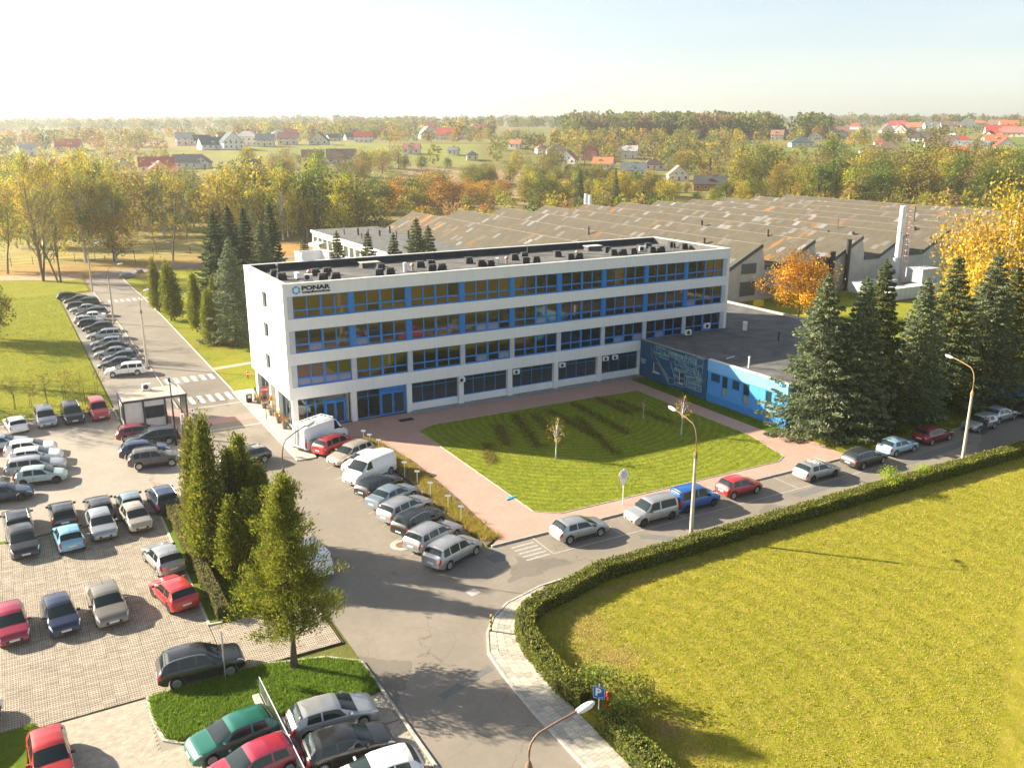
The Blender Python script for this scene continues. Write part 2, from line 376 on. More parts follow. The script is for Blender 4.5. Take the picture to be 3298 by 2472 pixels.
# asphalt: the drive from the bottom, the apron by the offices, the street, the side street
road_pts = [(-7.7, -90), (-1.8, -90), (-1.8, -48.4), (-1.6, -45), (-1.3, -42.6), (-.4, -40.7), (.7, -39.4), (2.2, -38.3), (5, -37.5), (8, -37.3), (140, -37.3), (140, -31.15), (4.6, -31.1), (4.6, -8.0), (-1.7, -8.0), (-1.7, 17), (-1.7, 60), (-1.8, 85), (-2.4, 109), (0, 115), (8, 120), (40, 124), (40, 127.5), (6, 124.5), (-6, 122.5), (-9, 112), (-8.8, 96), (-8.2, 60), (-8.0, 24), (-7.8, 5.4), (-7.8, -31.9), (-7.7, -36)]
sheet('road', road_pts, .0, ASPH, 'worn grey asphalt drive and street round the lawn', 'road')
sheet('parking_pavement', [(-8.25, 17.2), (-8.25, 24), (-8.35, 60), (-9.0, 95), (-14.6, 95), (-14.0, 30), (-13.9, 16.4), (-10, 13), (-8.2, 13)], .004, ASPH2, 'asphalt parking lane beside the side street', 'parking lane')
sheet('dirt_track', [(-9, 112), (-9.0, 121), (-28, 127), (-34, 124), (-22, 118)], .003, M('dirt', (.36, .25, .15), .95, var=.25, vs=.7), 'sandy track branching off under the bare trees', 'path')
# car parks
sheet('car_park_pavement', [(-60, -13.9), (-7.9, -13.9), (-7.9, 8.0), (-14, 8.0), (-14, 16.3), (-60, 16.3)], .006, GREYB, 'grey block-paved upper car park', 'car park')
# pavements
sheet('office_pavement', [(-1.7, -8.0), (-.1, -8.0), (.1, -4.4), (.1, 13.2), (.5, 17), (-1.7, 17.0)], .10, SLABM, 'pale concrete pavement along the end of the offices', 'pavement', thick=.14)
sheet('forecourt_pavement', [(-1.62, -8.0), (4.6, -8.0), (4.6, -4.5), (.1, -4.4), (-.1, -8.02), ], .006, GREYB, 'block paving under the parked vans by the corner', 'pavement')
prom = [(.1, -4.4), (4.9, -4.6), (6.3, -7.5), (7.0, -13.5), (6.7, -22.6), (6.1, -30.2), (5.2, -30.95), (39.6, -30.95), (39.6, -22.7), (39.6, -.02), (.1, -.02)]
sheet('brick_pavement', prom, .10, REDB, 'red block-paved promenade round the lawn', 'pavement', thick=.13)
sheet('grass_verge', [(41.0, -30.9), (41.55, -23.3), (80, -23.3), (140, -20), (140, -30.6), (41.0, -31.0)], .09, LAWN2, 'rough grass verge under the spruces', 'grass', thick=.1)
sheet('grass_strip', [(39.7, -23.2), (41.6, -23.2), (41.6, -.1), (39.7, -.1)], .105, LUSH, 'grass strip at the foot of the blue wall', 'grass', thick=.05)
sheet('apron_pavement', [(39.62, -30.95), (41.0, -31.0), (41.5, -23.25), (39.62, -23.2)], .095, REDB, 'red paving by the verge', 'pavement', thick=.1)
lawn_pts = [(10.6, -6.0), (12.5, -4.9), (30.8, -4.9), (37.4, -5.2), (37.4, -22.7), (35.9, -28.3), (34.6, -29.0), (12.1, -28.9), (10.5, -27.6)]
sheet('lawn', lawn_pts, .125, LAWN, 'mown lawn in front of the offices', 'lawn', thick=.1)
sheet('planting_soil', [(4.75, -5.2), (5.9, -5.6), (6.3, -7.6), (6.95, -13.5), (6.65, -22.6), (6.0, -30.1), (4.75, -30.9)], .115, SOIL, 'soil strip between the parked cars and promenade', 'bed', thick=.1)
# west side grass
sheet('west_lawn', [(-60, 16.6), (-14.1, 16.6), (-14.2, 30), (-14.8, 96), (-9.4, 97.5), (-9.2, 112), (-22, 117), (-60, 118)], .03, LAWN2, 'long lawn left of the parked row', 'lawn')
sheet('north_lawn', [(-1.5, 17.2), (.6, 17.2), (3, 19), (3, 14.8), (55, 14.8), (55, 60), (41, 60), (41, 119), (8, 116), (-1.9, 108), (-1.6, 85), (-1.5, 60)], .03, LAWN2, 'grass with conifers behind the offices', 'lawn')
sheet('path', [(-1.5, 27.6), (14, 30.5), (14, 31.6), (-1.5, 28.8)], .036, M('path_sand', (.44, .33, .24), .9, var=.1, vs=1), 'narrow pale footpath across the north grass', 'path')
sheet('path', [(-1.6, 84.0), (14, 86.2), (14, 87.2), (-1.6, 85.1)], .036, MATS['path_sand'], 'far pale footpath near the second crossing', 'path')
# tree strip, islands, field
sheet('tree_strip_grass', [(-14.05, -13.9), (-7.9, -13.9), (-7.85, -31.6), (-14.05, -32)], .10, LUSH, 'grass strip under the row of thujas', 'grass', thick=.11)
isl = [(-18.2, -37.7), (-12.5, -37.7), (-9.4, -38.7), (-7.95, -39.9), (-7.8, -42.0), (-8.1, -42.9), (-9.5, -42.95), (-12.0, -42.6), (-13.25, -42.1), (-17.4, -42.0), (-18.0, -41.4), (-18.25, -39.5)]
sheet('grass_island', isl, .12, LUSH, 'lush grass island round the single conifer', 'grass', thick=.13)
sheet('car_park_grass', [(-60, -13.2), (-14.1, -13.55), (-14.1, -13.95), (-60, -13.9)], .05, LUSH, 'thin grass strip between the two car rows', 'grass', thick=.06)
sheet('corner_grass', [(-60, -37.0), (-23.3, -37.1), (-23.75, -38.8), (-23.8, -60), (-60, -60)], .10, LUSH, 'grass corner by the red car', 'grass', thick=.1)
sheet('far_grass', [(41.6, -23.2), (140, -20), (140, 30), (56, 30), (56, 13.2), (67.3, 13.2), (67.3, -22.5)], .04, LAWN2, 'grass yard between annex and hall', 'grass')
field_pts = [(-.2, -90), (90, -90), (200, -70), (200, -37.8), (6, -37.8), (3.6, -38.4), (2.2, -39.4), (.6, -42.1), (0, -45.8), (-.1, -49.1), (-.2, -53)]
sheet('field', field_pts, .05, FIELD, 'mown yellow-green field beyond the hedge', 'field')

# kerbs
def kerb(name, pts, label, w=.14, z0=-.03, z1=.125, mat=CONC, closed=False):
    mb = MB(); n = len(pts); segs = n if closed else n-1
    for i in range(segs):
        a, b = Vector((*pts[i], 0)), Vector((*pts[(i+1) % n], 0)); d = b-a; L = d.length; k = max(1, round(L/1.0)); ang = math.atan2(d.y, d.x)
        for j in range(k):
            c = a + d*((j+.5)/k); mb.obox((c.x, c.y, (z0+z1)/2 + .002*math.sin(j*7+i)), (L/k-.012, w, z1-z0), ang)
    return tag(mb.build(name, mat), label, 'kerb', kind='structure')
kerb('kerb', [(-7.72, -90), (-7.72, -42.8), (-7.75, -39.9), (-9.3, -38.55), (-12.5, -37.55), (-18.3, -37.55), (-18.35, -39.5), (-18.1, -41.5), (-17.4, -42.15), (-13.5, -42.2)], 'pale kerb round the grass island')
kerb('kerb', [(5.0, -31.1), (39.7, -31.1), (41, -31.1), (140, -30.8)], 'long kerb between parked cars and promenade')
kerb('kerb', [(-1.78, 17), (-1.78, -7.9)], 'kerb of the office end pavement')
kerb('kerb', [(-1.65, 17.3), (-1.6, 60), (-1.75, 85), (-2.3, 109), (0, 114.6), (8, 119.6)], 'kerb right of the side street', z1=.09)
kerb('kerb', [(-8.15, 13.2), (-8.12, 24), (-8.25, 60), (-8.9, 96)], 'kerb between side street and parking lane', z1=.08)
kerb('kerb', [(-14.13, -13.9), (-14.13, -32.0), (-13.4, -32.1)], 'pale kerb beside the low hedge')
kerb('kerb', [(-60, 16.45), (-14.05, 16.45), (-14.05, 12.2)], 'kerb at the top of the upper car park')
kerb('kerb', [(-1.88, -90), (-1.88, -48.4), (-1.68, -45), (-1.38, -42.6), (-.46, -40.75), (.62, -39.45), (2.15, -38.4), (5, -37.6), (8, -37.45)], 'curved kerb of the slab pavement')
kerb('lawn_kerb', lawn_pts, 'thin concrete edging round the lawn', w=.08, z0=0, z1=.14, closed=True)
kerb('kerb', [(-7.85, -13.9), (-7.85, -31.8)], 'kerb of the tree strip along the drive', z1=.115)

# painted markings
def marks(name, rects, label, z=.008, mat=None):
    mb = MB()
    for pts in rects: mb.poly([(p[0], p[1], z) for p in pts])
    return tag(mb.build(name, mat or ROADP), label, 'road marking', kind='structure')
def roadpaint():
    m, nt, b = nodes_of('road_paint'); v = coords(nt, 'Object'); f = noise_tex(nt, v, 9, 5, .7)
    c = mixc(nt, ramp(nt, f, .40, .62), (.34, .32, .29), (.70, .68, .64)); nt.links.new(c, b.inputs['Base Color']); b.inputs['Roughness'].default_value = .8; return m
def roadpaint_worn():
    m, nt, b = nodes_of('road_paint_worn'); v = coords(nt, 'Object'); f = noise_tex(nt, v, 7, 5, .7)
    c = mixc(nt, ramp(nt, f, .36, .66), (.24, .23, .21), (.47, .45, .42)); nt.links.new(c, b.inputs['Base Color']); b.inputs['Roughness'].default_value = .85; return m
ROADP = roadpaint(); ROADW = roadpaint_worn()
for zi, (y0, y1, n, lb) in enumerate([(14.2, 17.2, 6, 'near zebra crossing beside the gate hut'), (23.7, 26.2, 6, 'second zebra crossing up the side street'), (82.6, 85.2, 6, 'far zebra crossing up the side street')]):
    marks('road_marking_zebra', [rect(-7.6+i*.98, -7.6+i*.98+.5, y0, y1) for i in range(n)], lb)
marks('road_marking_line', [rect(-7.5, -1.9, 12.5, 12.68)], 'white stop line before the zebra crossing')
marks('road_marking_line', [rect(-7.5, -1.9, 4.2, 4.38)], 'white line below the pink strip')
sheet('gate_pavement', rect(-7.7, -1.8, 6.2, 8.2), .006, PINKB, 'pinkish brick strip across the gateway', 'pavement')
sheet('hut_pavement', [(-13.8, 4.2), (-7.95, 4.2), (-7.95, 13.2), (-10.0, 13.2), (-10.0, 8.2), (-13.8, 8.2)], .012, PINKB, 'pink block paving round the gate hut', 'pavement')
def sl(x, y, L, a, w=.1): d = Vector((math.cos(a), math.sin(a))); p = Vector((-d.y, d.x))*w/2; o = Vector((x, y)); return [o-p, o+d*L-p, o+d*L+p, o+p]
marks('road_marking_bays', [sl(-.4, -5.9-2.62*i, 4.9, R(24)) for i in range(11)], 'worn slanted bay lines along the front row', mat=ROADW)
marks('road_marking_bays', [rect(8.15+i*5.85, 8.27+i*5.85, -34.1, -31.3) for i in range(6)] + [rect(8.2, 41, -34.15, -34.03)], 'pale bay lines along the street', mat=ROADW)
marks('road_marking_hatching', [sl(6.1, -31.95-.52*i, 1.85, R(1), .22) for i in range(5)], 'white striped hatching at the corner kerb', mat=ROADW)

# gully covers and asphalt repairs
mh = root('manhole', 'round concrete manhole ring with rusty iron lid in the asphalt', 'manhole', (-.25, -27.75, .008))
MB().lathe([(.86, 0), (.86, .006), (.46, .006), (.46, 0)], 28).build('ring', CONC, mh); MB().lathe([(.44, 0), (.44, .005), (0.01, .007)], 22).build('lid', RUST, mh)
tag(MB().obox((1.0, -36.1, .006), (.7, .7, .006), .2).build('drain_cover', CONC), 'pale square drain cover near the hedge corner', 'drain cover')
for pts, lb in [([(3.9, -32.2), (5.0, -32.0), (5.1, -33.2), (4.0, -33.4)], 'dark square repair near the corner of the drive'), ([(-5.4, -44.6), (-1.9, -43.5), (-1.8, -44.0), (-5.3, -45.1)], 'long repair strip across the drive'), ([(15.2, -34.5), (17.3, -36.2), (17.0, -36.9), (14.8, -35.1)], 'angled repair by the street lamp'), ([(30, -34.6), (36, -34.3), (36.2, -35.2), (30.3, -35.5)], 'long repair patch on the street'), ([(44, -34.0), (54, -33.3), (54, -34.2), (44.3, -35.0)], 'long repair patch by the spruces')]:
    sheet('road_patch', pts, .005, M('asphalt_patch_m', (.15, .145, .138), .9, var=.15, vs=5), lb, 'repair')
tag(MB().box(10.2, 11.7, -2.5, -1.7, .102, .118).build('doormat', M('rubber', (.02, .02, .02), .9)), 'black doormat before the glass entrance', 'doormat')

# individual paving pieces
def slab_mesh():
    xs = [-.29, -.235, -.155, -.1, -.02, .02, .10, .155, .235, .29]; ys = [-.19, -.13, -.055, .055, .13, .19]
    hol = {(1, 1), (3, 1), (5, 1), (7, 1), (1, 3), (3, 3), (5, 3), (7, 3)}; hol = {(1, 1), (5, 1), (3, 3), (7, 3), (1, 3), (5, 3), (3, 1), (7, 1)}
    mb = MB(); z = .0
    for i in range(9):
        for j in range(5):
            if (i, j) in hol: continue
            mb.quad((xs[i], ys[j], z), (xs[i+1], ys[j], z), (xs[i+1], ys[j+1], z), (xs[i], ys[j+1], z))
    mb.quad((-.29, -.19, 0), (-.29, -.19, -.06), (.29, -.19, -.06), (.29, -.19, 0)); mb.quad((-.29, .19, 0), (.29, .19, 0), (.29, .19, -.06), (-.29, .19, -.06))
    mb.quad((.29, -.19, 0), (.29, -.19, -.06), (.29, .19, -.06), (.29, .19, 0)); mb.quad((-.29, -.19, 0), (-.29, .19, 0), (-.29, .19, -.06), (-.29, -.19, -.06))
    return mb.mesh('paving_slab')
SLAB_O = M('openwork_concrete', (.38, .325, .255), .9, var=.12, vs=2.5, orand=.12)
def joined(name, me, xf, mat, parent=None):
    """many copies of one small mesh baked into one stuff mesh; xf = list of (x,y,z,rz,scale)"""
    nv = len(me.vertices); co = np.zeros(nv*3); me.vertices.foreach_get('co', co); co = co.reshape(-1, 3)
    fs = [tuple(p.vertices) for p in me.polygons]; k = len(fs[0]); fs = np.array(fs); V = []; Fa = []; Cc = []
    for i, (x, y, z, rz, s) in enumerate(xf):
        c, sn = math.cos(rz), math.sin(rz); p = co*s; q = np.stack([p[:, 0]*c-p[:, 1]*sn+x, p[:, 0]*sn+p[:, 1]*c+y, p[:, 2]+z], 1); V.append(q); Fa.append(fs+i*nv); Cc.append(np.full((nv, 3), random.random()))
    return tag(obj(name, np_mesh(name, np.concatenate(V), np.concatenate(Fa), np.concatenate(Cc)), mat, parent), kind='stuff')
def scatter_pieces(name, me, xf, mat, matj, parent, limit=290):
    xf.sort(key=lambda t: math.hypot(t[0]-CAMX, t[1]-CAMY))
    for x, y, z, rz, s in xf[:limit]: obj(name, me, mat, parent, (x, y, z), (0, 0, rz), (s, s, s))
    if len(xf) > limit: joined(name+'_rest', me, xf[limit:], matj, parent)
def attr_grey(name, col, amp):
    m, nt, b = nodes_of(name); at = N(nt, 'ShaderNodeVertexColor', layer_name='Col'); hs = N(nt, 'ShaderNodeHueSaturation'); mr = N(nt, 'ShaderNodeMapRange')
    mr.inputs['To Min'].default_value = 1-amp; mr.inputs['To Max'].default_value = 1+amp; nt.links.new(at.outputs[0], mr.inputs['Value']); nt.links.new(mr.outputs[0], hs.inputs['Value'])
    v = coords(nt, 'Object'); c = mixc(nt, ramp(nt, noise_tex(nt, v, 2.5, 5, .6), .35, .65), tuple(x*.88 for x in col), tuple(x*1.12 for x in col)); nt.links.new(c, hs.inputs['Color'])
    nt.links.new(hs.outputs[0], b.inputs['Base Color']); b.inputs['Roughness'].default_value = .9; return m
cp = sheet('slab_parking_pavement', [(-60, -37.55), (-18.3, -37.55), (-7.9, -37.55), (-7.9, -32.2), (-14.2, -32.2), (-14.2, -14.0), (-60, -14.0)], .012, grassmat('joint_soil', (.13, .10, .055), (.15, .12, .06), (.12, .13, .035), 1, 4), 'lower car park of openwork concrete slabs', 'car park')
sm = slab_mesh(); xf = []
for j in range(62):
    for i in range(30):
        x = -14.5-.61*i; y = -14.2-.405*j
        if y > -37.4 and x > -27.5 + .12*(j-20)*.0: xf.append((x+random.uniform(-.006, .006), y+random.uniform(-.006, .006), .07+random.uniform(-.006, .006), random.uniform(-.01, .01), 1))
for j in range(13):
    for i in range(10):
        x = -13.85+.61*i; y = -32.45-.405*j
        if x < -8.0: xf.append((x, y, .07+random.uniform(-.006, .006), random.uniform(-.01, .01), 1))
scatter_pieces('paving_slab', sm, xf, SLAB_O, attr_grey('openwork_rest', (.38, .325, .255), .12), cp)
ais = sheet('block_pavement', [(-60, -60), (-7.8, -60), (-7.8, -42.9), (-9.5, -43.05), (-12, -42.8), (-13.2, -42.2), (-17.4, -42.2), (-18.2, -41.4), (-18.35, -37.6), (-23.3, -37.6), (-23.8, -60)], .036, M('block_joint', (.26, .23, .185), .9), 'block-paved aisle and lot at the bottom', 'car park')
bk = MB().box(-.098, .098, -.080, .080, -.05, 0).mesh('paving_block'); xf = []
inpoly = lambda x, y: (x < -13.5 and x > -23.9 and y < -37.7 and not (x > -18.45 and y > -42.25)) or (x > -13.0 and x < -7.9 and y < -43.1)
for j in range(78):
    for i in range(82):
        x = -7.95-.2*i-(.1 if j % 2 else 0); y = -37.75-.164*j
        F_, R_ = fr(x, y); 
        if inpoly(x, y) and y > -50.3 and abs(R_) < F_*.62: xf.append((x, y, .05+random.uniform(-.0012, .0012), random.uniform(-.008, .008), 1))
scatter_pieces('paving_block', bk, xf, M('block_concrete', (.36, .315, .25), .9, orand=.09), attr_grey('block_rest', (.36, .315, .25), .09), ais)
for k, (x0, y0) in enumerate([(-9.3, -45.55), (-9.3, -48.1)]):
    marks('road_marking_divider', [rect(x0, x0+1.4, y0, y0+.1)], ['dark red block line beside the silver hatchback', 'dark red block line beside the black hatchback'][k], z=.058, mat=M('red_blocks', (.26, .09, .07), .85))
# slab pavement along the curved hedge
ink = [(8, -37.52), (5, -37.68), (2.2, -38.48), (.70, -39.52), (-.38, -40.82), (-1.3, -42.63), (-1.6, -45.05), (-1.8, -48.4), (-1.8, -51.6), (-1.8, -60)]
inh = [(8, -37.75), (5.6, -38.0), (3.7, -38.75), (2.3, -39.75), (1.2, -41.2), (.65, -42.7), (.15, -45.8), (.05, -49.1), (-.05, -52.9), (-.1, -60)]
sw = sheet('slab_pavement', ink + inh[::-1], .07, SOIL, 'weathered concrete slab pavement curving along the hedge', 'pavement', thick=.1)
def along(pts, s):
    for i in range(len(pts)-1):
        a, b = Vector(pts[i]), Vector(pts[i+1]); L = (b-a).length
        if s <= L: return a + (b-a)*(s/L)
        s -= L
    return Vector(pts[-1])
def plen(pts): return sum((Vector(pts[i+1])-Vector(pts[i])).length for i in range(len(pts)-1))
LK, LH = plen(ink), plen(inh); ps = MB().box(-.5, .5, -.5, .5, -.06, 0).mesh('paving_slab_square'); SLB = M('slab_weathered', (.40, .37, .31), .9, var=.2, vs=2, orand=.2)
nrow = 62
for r_ in range(nrow):
    for c_ in range(4):
        t0 = (r_ + .5)/nrow; a, b = along(ink, t0*LK), along(inh, t0*LH); d = b-a
        a2, b2 = along(ink, min(1, (t0+.5/nrow))*LK), along(inh, min(1, t0+.5/nrow)*LH); a1, b1 = along(ink, max(0, t0-.5/nrow)*LK), along(inh, max(0, t0-.5/nrow)*LH)
        f = .0 + .98*(c_+.5)/4; p = a+d*f; ln = ((a2+(b2-a2)*f)-(a1+(b1-a1)*f)).length
        if d.length > .5: tg = ((a2+b2)-(a1+b1)).normalized(); wdt = abs(d.x*tg.y-d.y*tg.x); obj('paving_slab', ps, SLB, sw, (p.x, p.y, .10+random.uniform(-.004, .004)), (random.uniform(-.006, .006), random.uniform(-.006, .006), math.atan2(tg.y, tg.x)-math.pi/2), (wdt*.98/4-.018, ln-.015, 1))
# ------------------------------------------------------------ office building
def text_mesh(txt, size, extr=.02, bold=.0, sx=1.0, spacing=1.0):
    cu = bpy.data.curves.new('t', 'FONT'); cu.body = txt; cu.size = size; cu.extrude = extr; cu.offset = bold; cu.space_character = spacing; cu.resolution_u = 3
    o = bpy.data.objects.new('t', cu); COL.objects.link(o); bpy.context.view_layer.update()
    me = bpy.data.meshes.new_from_object(o.evaluated_get(bpy.context.evaluated_depsgraph_get())); bpy.data.objects.remove(o); bpy.data.curves.remove(cu)
    for v in me.vertices: v.co.x *= sx
    me.materials.clear(); return me
def put_text(name, txt, size, mat, parent, loc, rot, **kw):
    return obj(name, text_mesh(txt, size, **kw), mat, parent, loc, rot)
OB = root('office_building', 'long four-storey white office block with blue framed window bands', 'office building')
def holed_x(mb, x0, x1, y0, y1, z0, z1, holes):
    ys = sorted({y0, y1, *[h[0] for h in holes], *[h[1] for h in holes]}); zs = sorted({z0, z1, *[h[2] for h in holes], *[h[3] for h in holes]})
    for a, b in zip(ys, ys[1:]):
        for c, d in zip(zs, zs[1:]):
            if any(h[0] <= a and b <= h[1] and h[2] <= c and d <= h[3] for h in holes): continue
            mb.box(x0, x1, a, b, c, d)
    return mb
wh = [(5.9, 7.6, 11.0, 12.6), (6.1, 7.8, 7.95, 9.45), (6.3, 8.0, 4.65, 6.2)]
holed_x(MB(), 0, .35, -.05, 14.55, 3.2, 14.22, wh).build('end_wall', WHITE, OB)
for (a, b, c, d) in wh:
    wf = MB().box(.24, .28, a, b, c, c+.06).box(.24, .28, a, b, d-.06, d).box(.24, .28, a, a+.06, c+.06, d-.06).box(.24, .28, b-.06, b, c+.06, d-.06).build('window', DARK, OB)
    MB().box(.27, .29, a+.02, b-.02, c+.02, d-.02).build('pane', GLASS_D, wf); MB().box(-.06, .2, a-.05, b+.05, c-.05, c-.002).build('sill', METALC, wf)
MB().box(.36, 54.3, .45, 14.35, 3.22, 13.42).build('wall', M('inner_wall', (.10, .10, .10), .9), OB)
MB().box(54.35, 54.75, -.05, 14.55, 4.4, 14.22).build('end_wall', WHITE, OB)
MB().box(.35, 54.35, 14.36, 14.55, 0, 14.22).build('rear_wall', WHITE, OB)
for z0, z1 in ((3.2, 4.35), (6.54, 7.64), (9.83, 10.95), (13.08, 14.22)):
    for x0, x1 in ((.352, 18.4), (18.415, 36.2), (36.215, 42.1), (42.115, 54.345)):
        if z0 == 3.2 and x0 > 42: continue
        MB().box(x0, x1, -.05, .44, z0, z1).build('spandrel_panel', PANEL, OB)
MB().box(.352, .9, .02, .44, 4.352, 6.538).build('column', GREYC, OB); MB().box(.352, .9, .02, .44, 7.642, 9.828).build('column', GREYC, OB); MB().box(.352, .9, .02, .44, 10.952, 13.078).build('column', GREYC, OB)
for a, b in ((4.352, 6.538), (7.642, 9.828), (10.952, 13.078)): MB().box(53.81, 54.345, .02, .44, a, b).build('column', GREYC, OB)
BL = [.9 + 5.933*i for i in range(9)]; BW = 5.42
wd = .07
def bay_frame(h):
    mb = MB(); W = BW; t = h*.36
    for x0, x1 in ((0, .09), (W/4-.07, W/4+.07), (W/2-.12, W/2+.12), (3*W/4-.07, 3*W/4+.07), (W-.09, W)): mb.box(x0, x1, 0, .12, 0, h)
    for i, (x0, x1) in enumerate(((.09, W/4-.07), (W/4+.07, W/2-.12), (W/2+.12, 3*W/4-.07), (3*W/4+.07, W-.09))):
        for z0, z1 in ((0, .13), (t-.075, t+.075), (h-.08, h)): mb.box(x0, x1, .004, .116, z0, z1)
    mb.box(-.0, W, -.05, -.001, 0, .05)
    return mb.mesh('window_frame')
FR = {h: bay_frame(h) for h in (2.186, 2.126)}
pane_hi = {h: MB().box(-.5, .5, 0, .02, -.5, .5).mesh('pane') for h in FR}
GT = [GLASS_T, glass('tinted_glass_b', (.095, .08, .062), .06, .9), glass('tinted_glass_dark', (.045, .044, .04), .06, .85)]
BLIND = M('pale_blind', (.24, .25, .34), .8, var=.15, vs=3); REDTH = M('curtain_brown', (.15, .085, .05), .7)
for fl, (z0, z1) in enumerate(((4.352, 6.538), (7.642, 9.828), (10.952, 13.078))):
    h = round(z1-z0, 3)
    for bi, x in enumerate(BL):
        f = obj('window', FR[h], BLUE, OB, (x, .12, z0)); t = h*.36
        for ci in range(4):
            cx0 = [.09, BW/4+.045, BW/2+.09, 3*BW/4+.045][ci]; cx1 = [BW/4-.045, BW/2-.09, 3*BW/4-.045, BW-.09][ci]
            for lo in (0, 1):
                a, b = (.1, t-.05) if lo == 0 else (t+.05, h-.07)
                m = GT[0] if random.random() < .6 else GT[1]
                if lo == 0 and fl < 2 and random.random() < .22: m = BLIND if random.random() < .6 else GT[2]
                if fl == 0 and bi == 0: m = REDTH if (lo == 1 and ci < 2) else (BLIND if lo == 0 else GT[0])
                if random.random() < .07: m = GT[2]
                obj('pane', pane_hi[h], m, f, ((cx0+cx1)/2, .06, (a+b)/2), (R(random.uniform(-.25, .25)), 0, R(random.uniform(-.3, .3))), (cx1-cx0, 1, b-a))
        if bi < 8: MB().box(x+BW+.002, x+5.931, .05, .4, z0, z1).build('column' if fl == 0 else 'window_post', GREYC if fl == 0 else BLUE, OB)
# ground floor
cols_x = [.25 + 5.9*i for i in range(8)]
for i, x in enumerate(cols_x):
    if i < 7 or True: MB().box(x-.02, x+.52, .02, .52, 0.08, 3.19).build('column', WHITE if i < 3 else PANEL, OB)
MB().box(.05, 42, -.04, .9, 3.14, 3.19).build('soffit', PANEL, OB)
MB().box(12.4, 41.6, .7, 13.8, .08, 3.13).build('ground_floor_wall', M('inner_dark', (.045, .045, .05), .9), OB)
for i in range(2, 7):
    x0, x1 = cols_x[i]+.53, cols_x[i+1]-.03
    MB().box(x0, x1, .35, .68, .08, .9).build('plinth', WHITE, OB)
    wf = MB(); n = 4; W = x1-x0
    for k in range(n+1): wf.box(x0+W*k/n-(.035 if k else 0), x0+W*k/n+(.035 if k < n else 0), .45, .55, .9, 3.12)
    for k in range(n):
        for a, b in ((.9, .98), (2.55, 2.62), (3.05, 3.12)): wf.box(x0+W*k/n+.036, x0+W*(k+1)/n-.036, .46, .54, a, b)
    wo = wf.build('window', BLUE, OB)
    for k in range(n):
        obj('pane', pane_hi[2.186], GLASS_D, wo, (x0+W*(k+.5)/n, .49, 1.765), (0, 0, R(random.uniform(-.5, .5))), (W/n-.07, 1, 1.57)); obj('pane', pane_hi[2.186], GLASS_D, wo, (x0+W*(k+.5)/n, .49, 2.835), (0, 0, 0), (W/n-.07, 1, .43))
    if i in (2, 3, 4, 5): MB().box(x0+.4, x1-.3, .62, .66, 1.3, 1.75).build('window_film', M('film', (.16, .19, .18), .8, var=.4, vs=2), OB)
MB().box(12.3, 42, -1.05, .34, .09, .16).build('apron_strip', CONCD, OB)
# glazed foyer at the corner
MB().box(.3, 12.4, .3, 13.9, .085, .16).build('foyer_floor', M('foyer_floor', (.34, .31, .26), .4), OB)
MB().box(.3, 12.38, 6.2, 6.4, .17, 3.12).build('foyer_wall', M('foyer_wall', (.72, .70, .58), .8), OB)
MB().box(5.9, 6.05, .75, 6.19, .17, 3.12).build('foyer_partition', MATS['foyer_wall'], OB)
MB().box(1.6, 3.4, 4.2, 4.9, .17, 1.1).box(1.5, 3.5, 4.1, 5.0, 1.1, 1.16).build('reception_desk', M('desk_wood', (.30, .17, .08), .5), OB)
MB().box(.5, 2.4, 1.0, 1.5, .17, .55).build('foyer_bench', DARK, OB); MB().box(8.2, 8.7, 1.2, 1.9, .17, .8).build('foyer_chair', DARK, OB)
def glazing(name, x0, x1, n, zt, door=None):
    mb = MB(); W = x1-x0
    for k in range(n+1): mb.box(x0+W*k/n-(.04 if k else 0), x0+W*k/n+(.04 if k < n else 0), .3, .4, .16, 3.13)
    for k in range(n):
        for a, b in ((.16, .24), (zt-.04, zt+.04), (3.05, 3.13)): mb.box(x0+W*k/n+.041, x0+W*(k+1)/n-.041, .31, .39, a, b)
    o = mb.build(name, BLUE, OB)
    for k in range(n):
        for a, b in ((.24, zt-.04), (zt+.04, 3.05)): obj('pane', pane_hi[2.186], GLASS_C, o, (x0+W*(k+.5)/n, .34, (a+b)/2), (0, 0, 0), (W/n-.08, 1, b-a))
    return o
def door_pair(x0, x1, zt):
    o = MB().box(x0, x0+.12, .24, .42, .1, zt).box(x1-.12, x1, .24, .42, .1, zt).box(x0+.121, x1-.121, .25, .41, zt-.13, zt).build('door_frame', BLUE, OB)
    xm = (x0+x1)/2
    for a, b in ((x0+.13, xm-.01), (xm+.01, x1-.13)):
        d = MB().box(a, a+.11, .27, .34, .12, zt-.14).box(b-.11, b, .27, .34, .12, zt-.14).box(a+.111, b-.111, .272, .338, .12, .3).box(a+.111, b-.111, .272, .338, zt-.27, zt-.14).build('door', BLUE, OB)
        obj('pane', pane_hi[2.186], GLASS_D, d, ((a+b)/2, .295, (.3+zt-.27)/2), (0, 0, 0), (b-a-.22, 1, zt-.57)); MB().cyl((xm-.1 if b < xm else xm+.1, .22, .9), (xm-.1 if b < xm else xm+.1, .22, 1.5), .02, n=6).build('handle', STEEL, d)
glazing('shopfront', .8, 3.4, 3, 2.35); door_pair(3.42, 5.6, 2.5); glazing('transom_light', 3.42, 5.6, 1, 2.6)
glazing('shopfront', 6.72, 9.15, 2, 2.4); door_pair(9.17, 11.98, 2.6)
MB().box(9.17, 11.98, .28, .4, 2.62, 3.13).build('door_header', BLUE, OB)
MB().box(5.93, 5.97, .0, .02, 1.9, 2.15).build('plaque', BLUEP, OB)
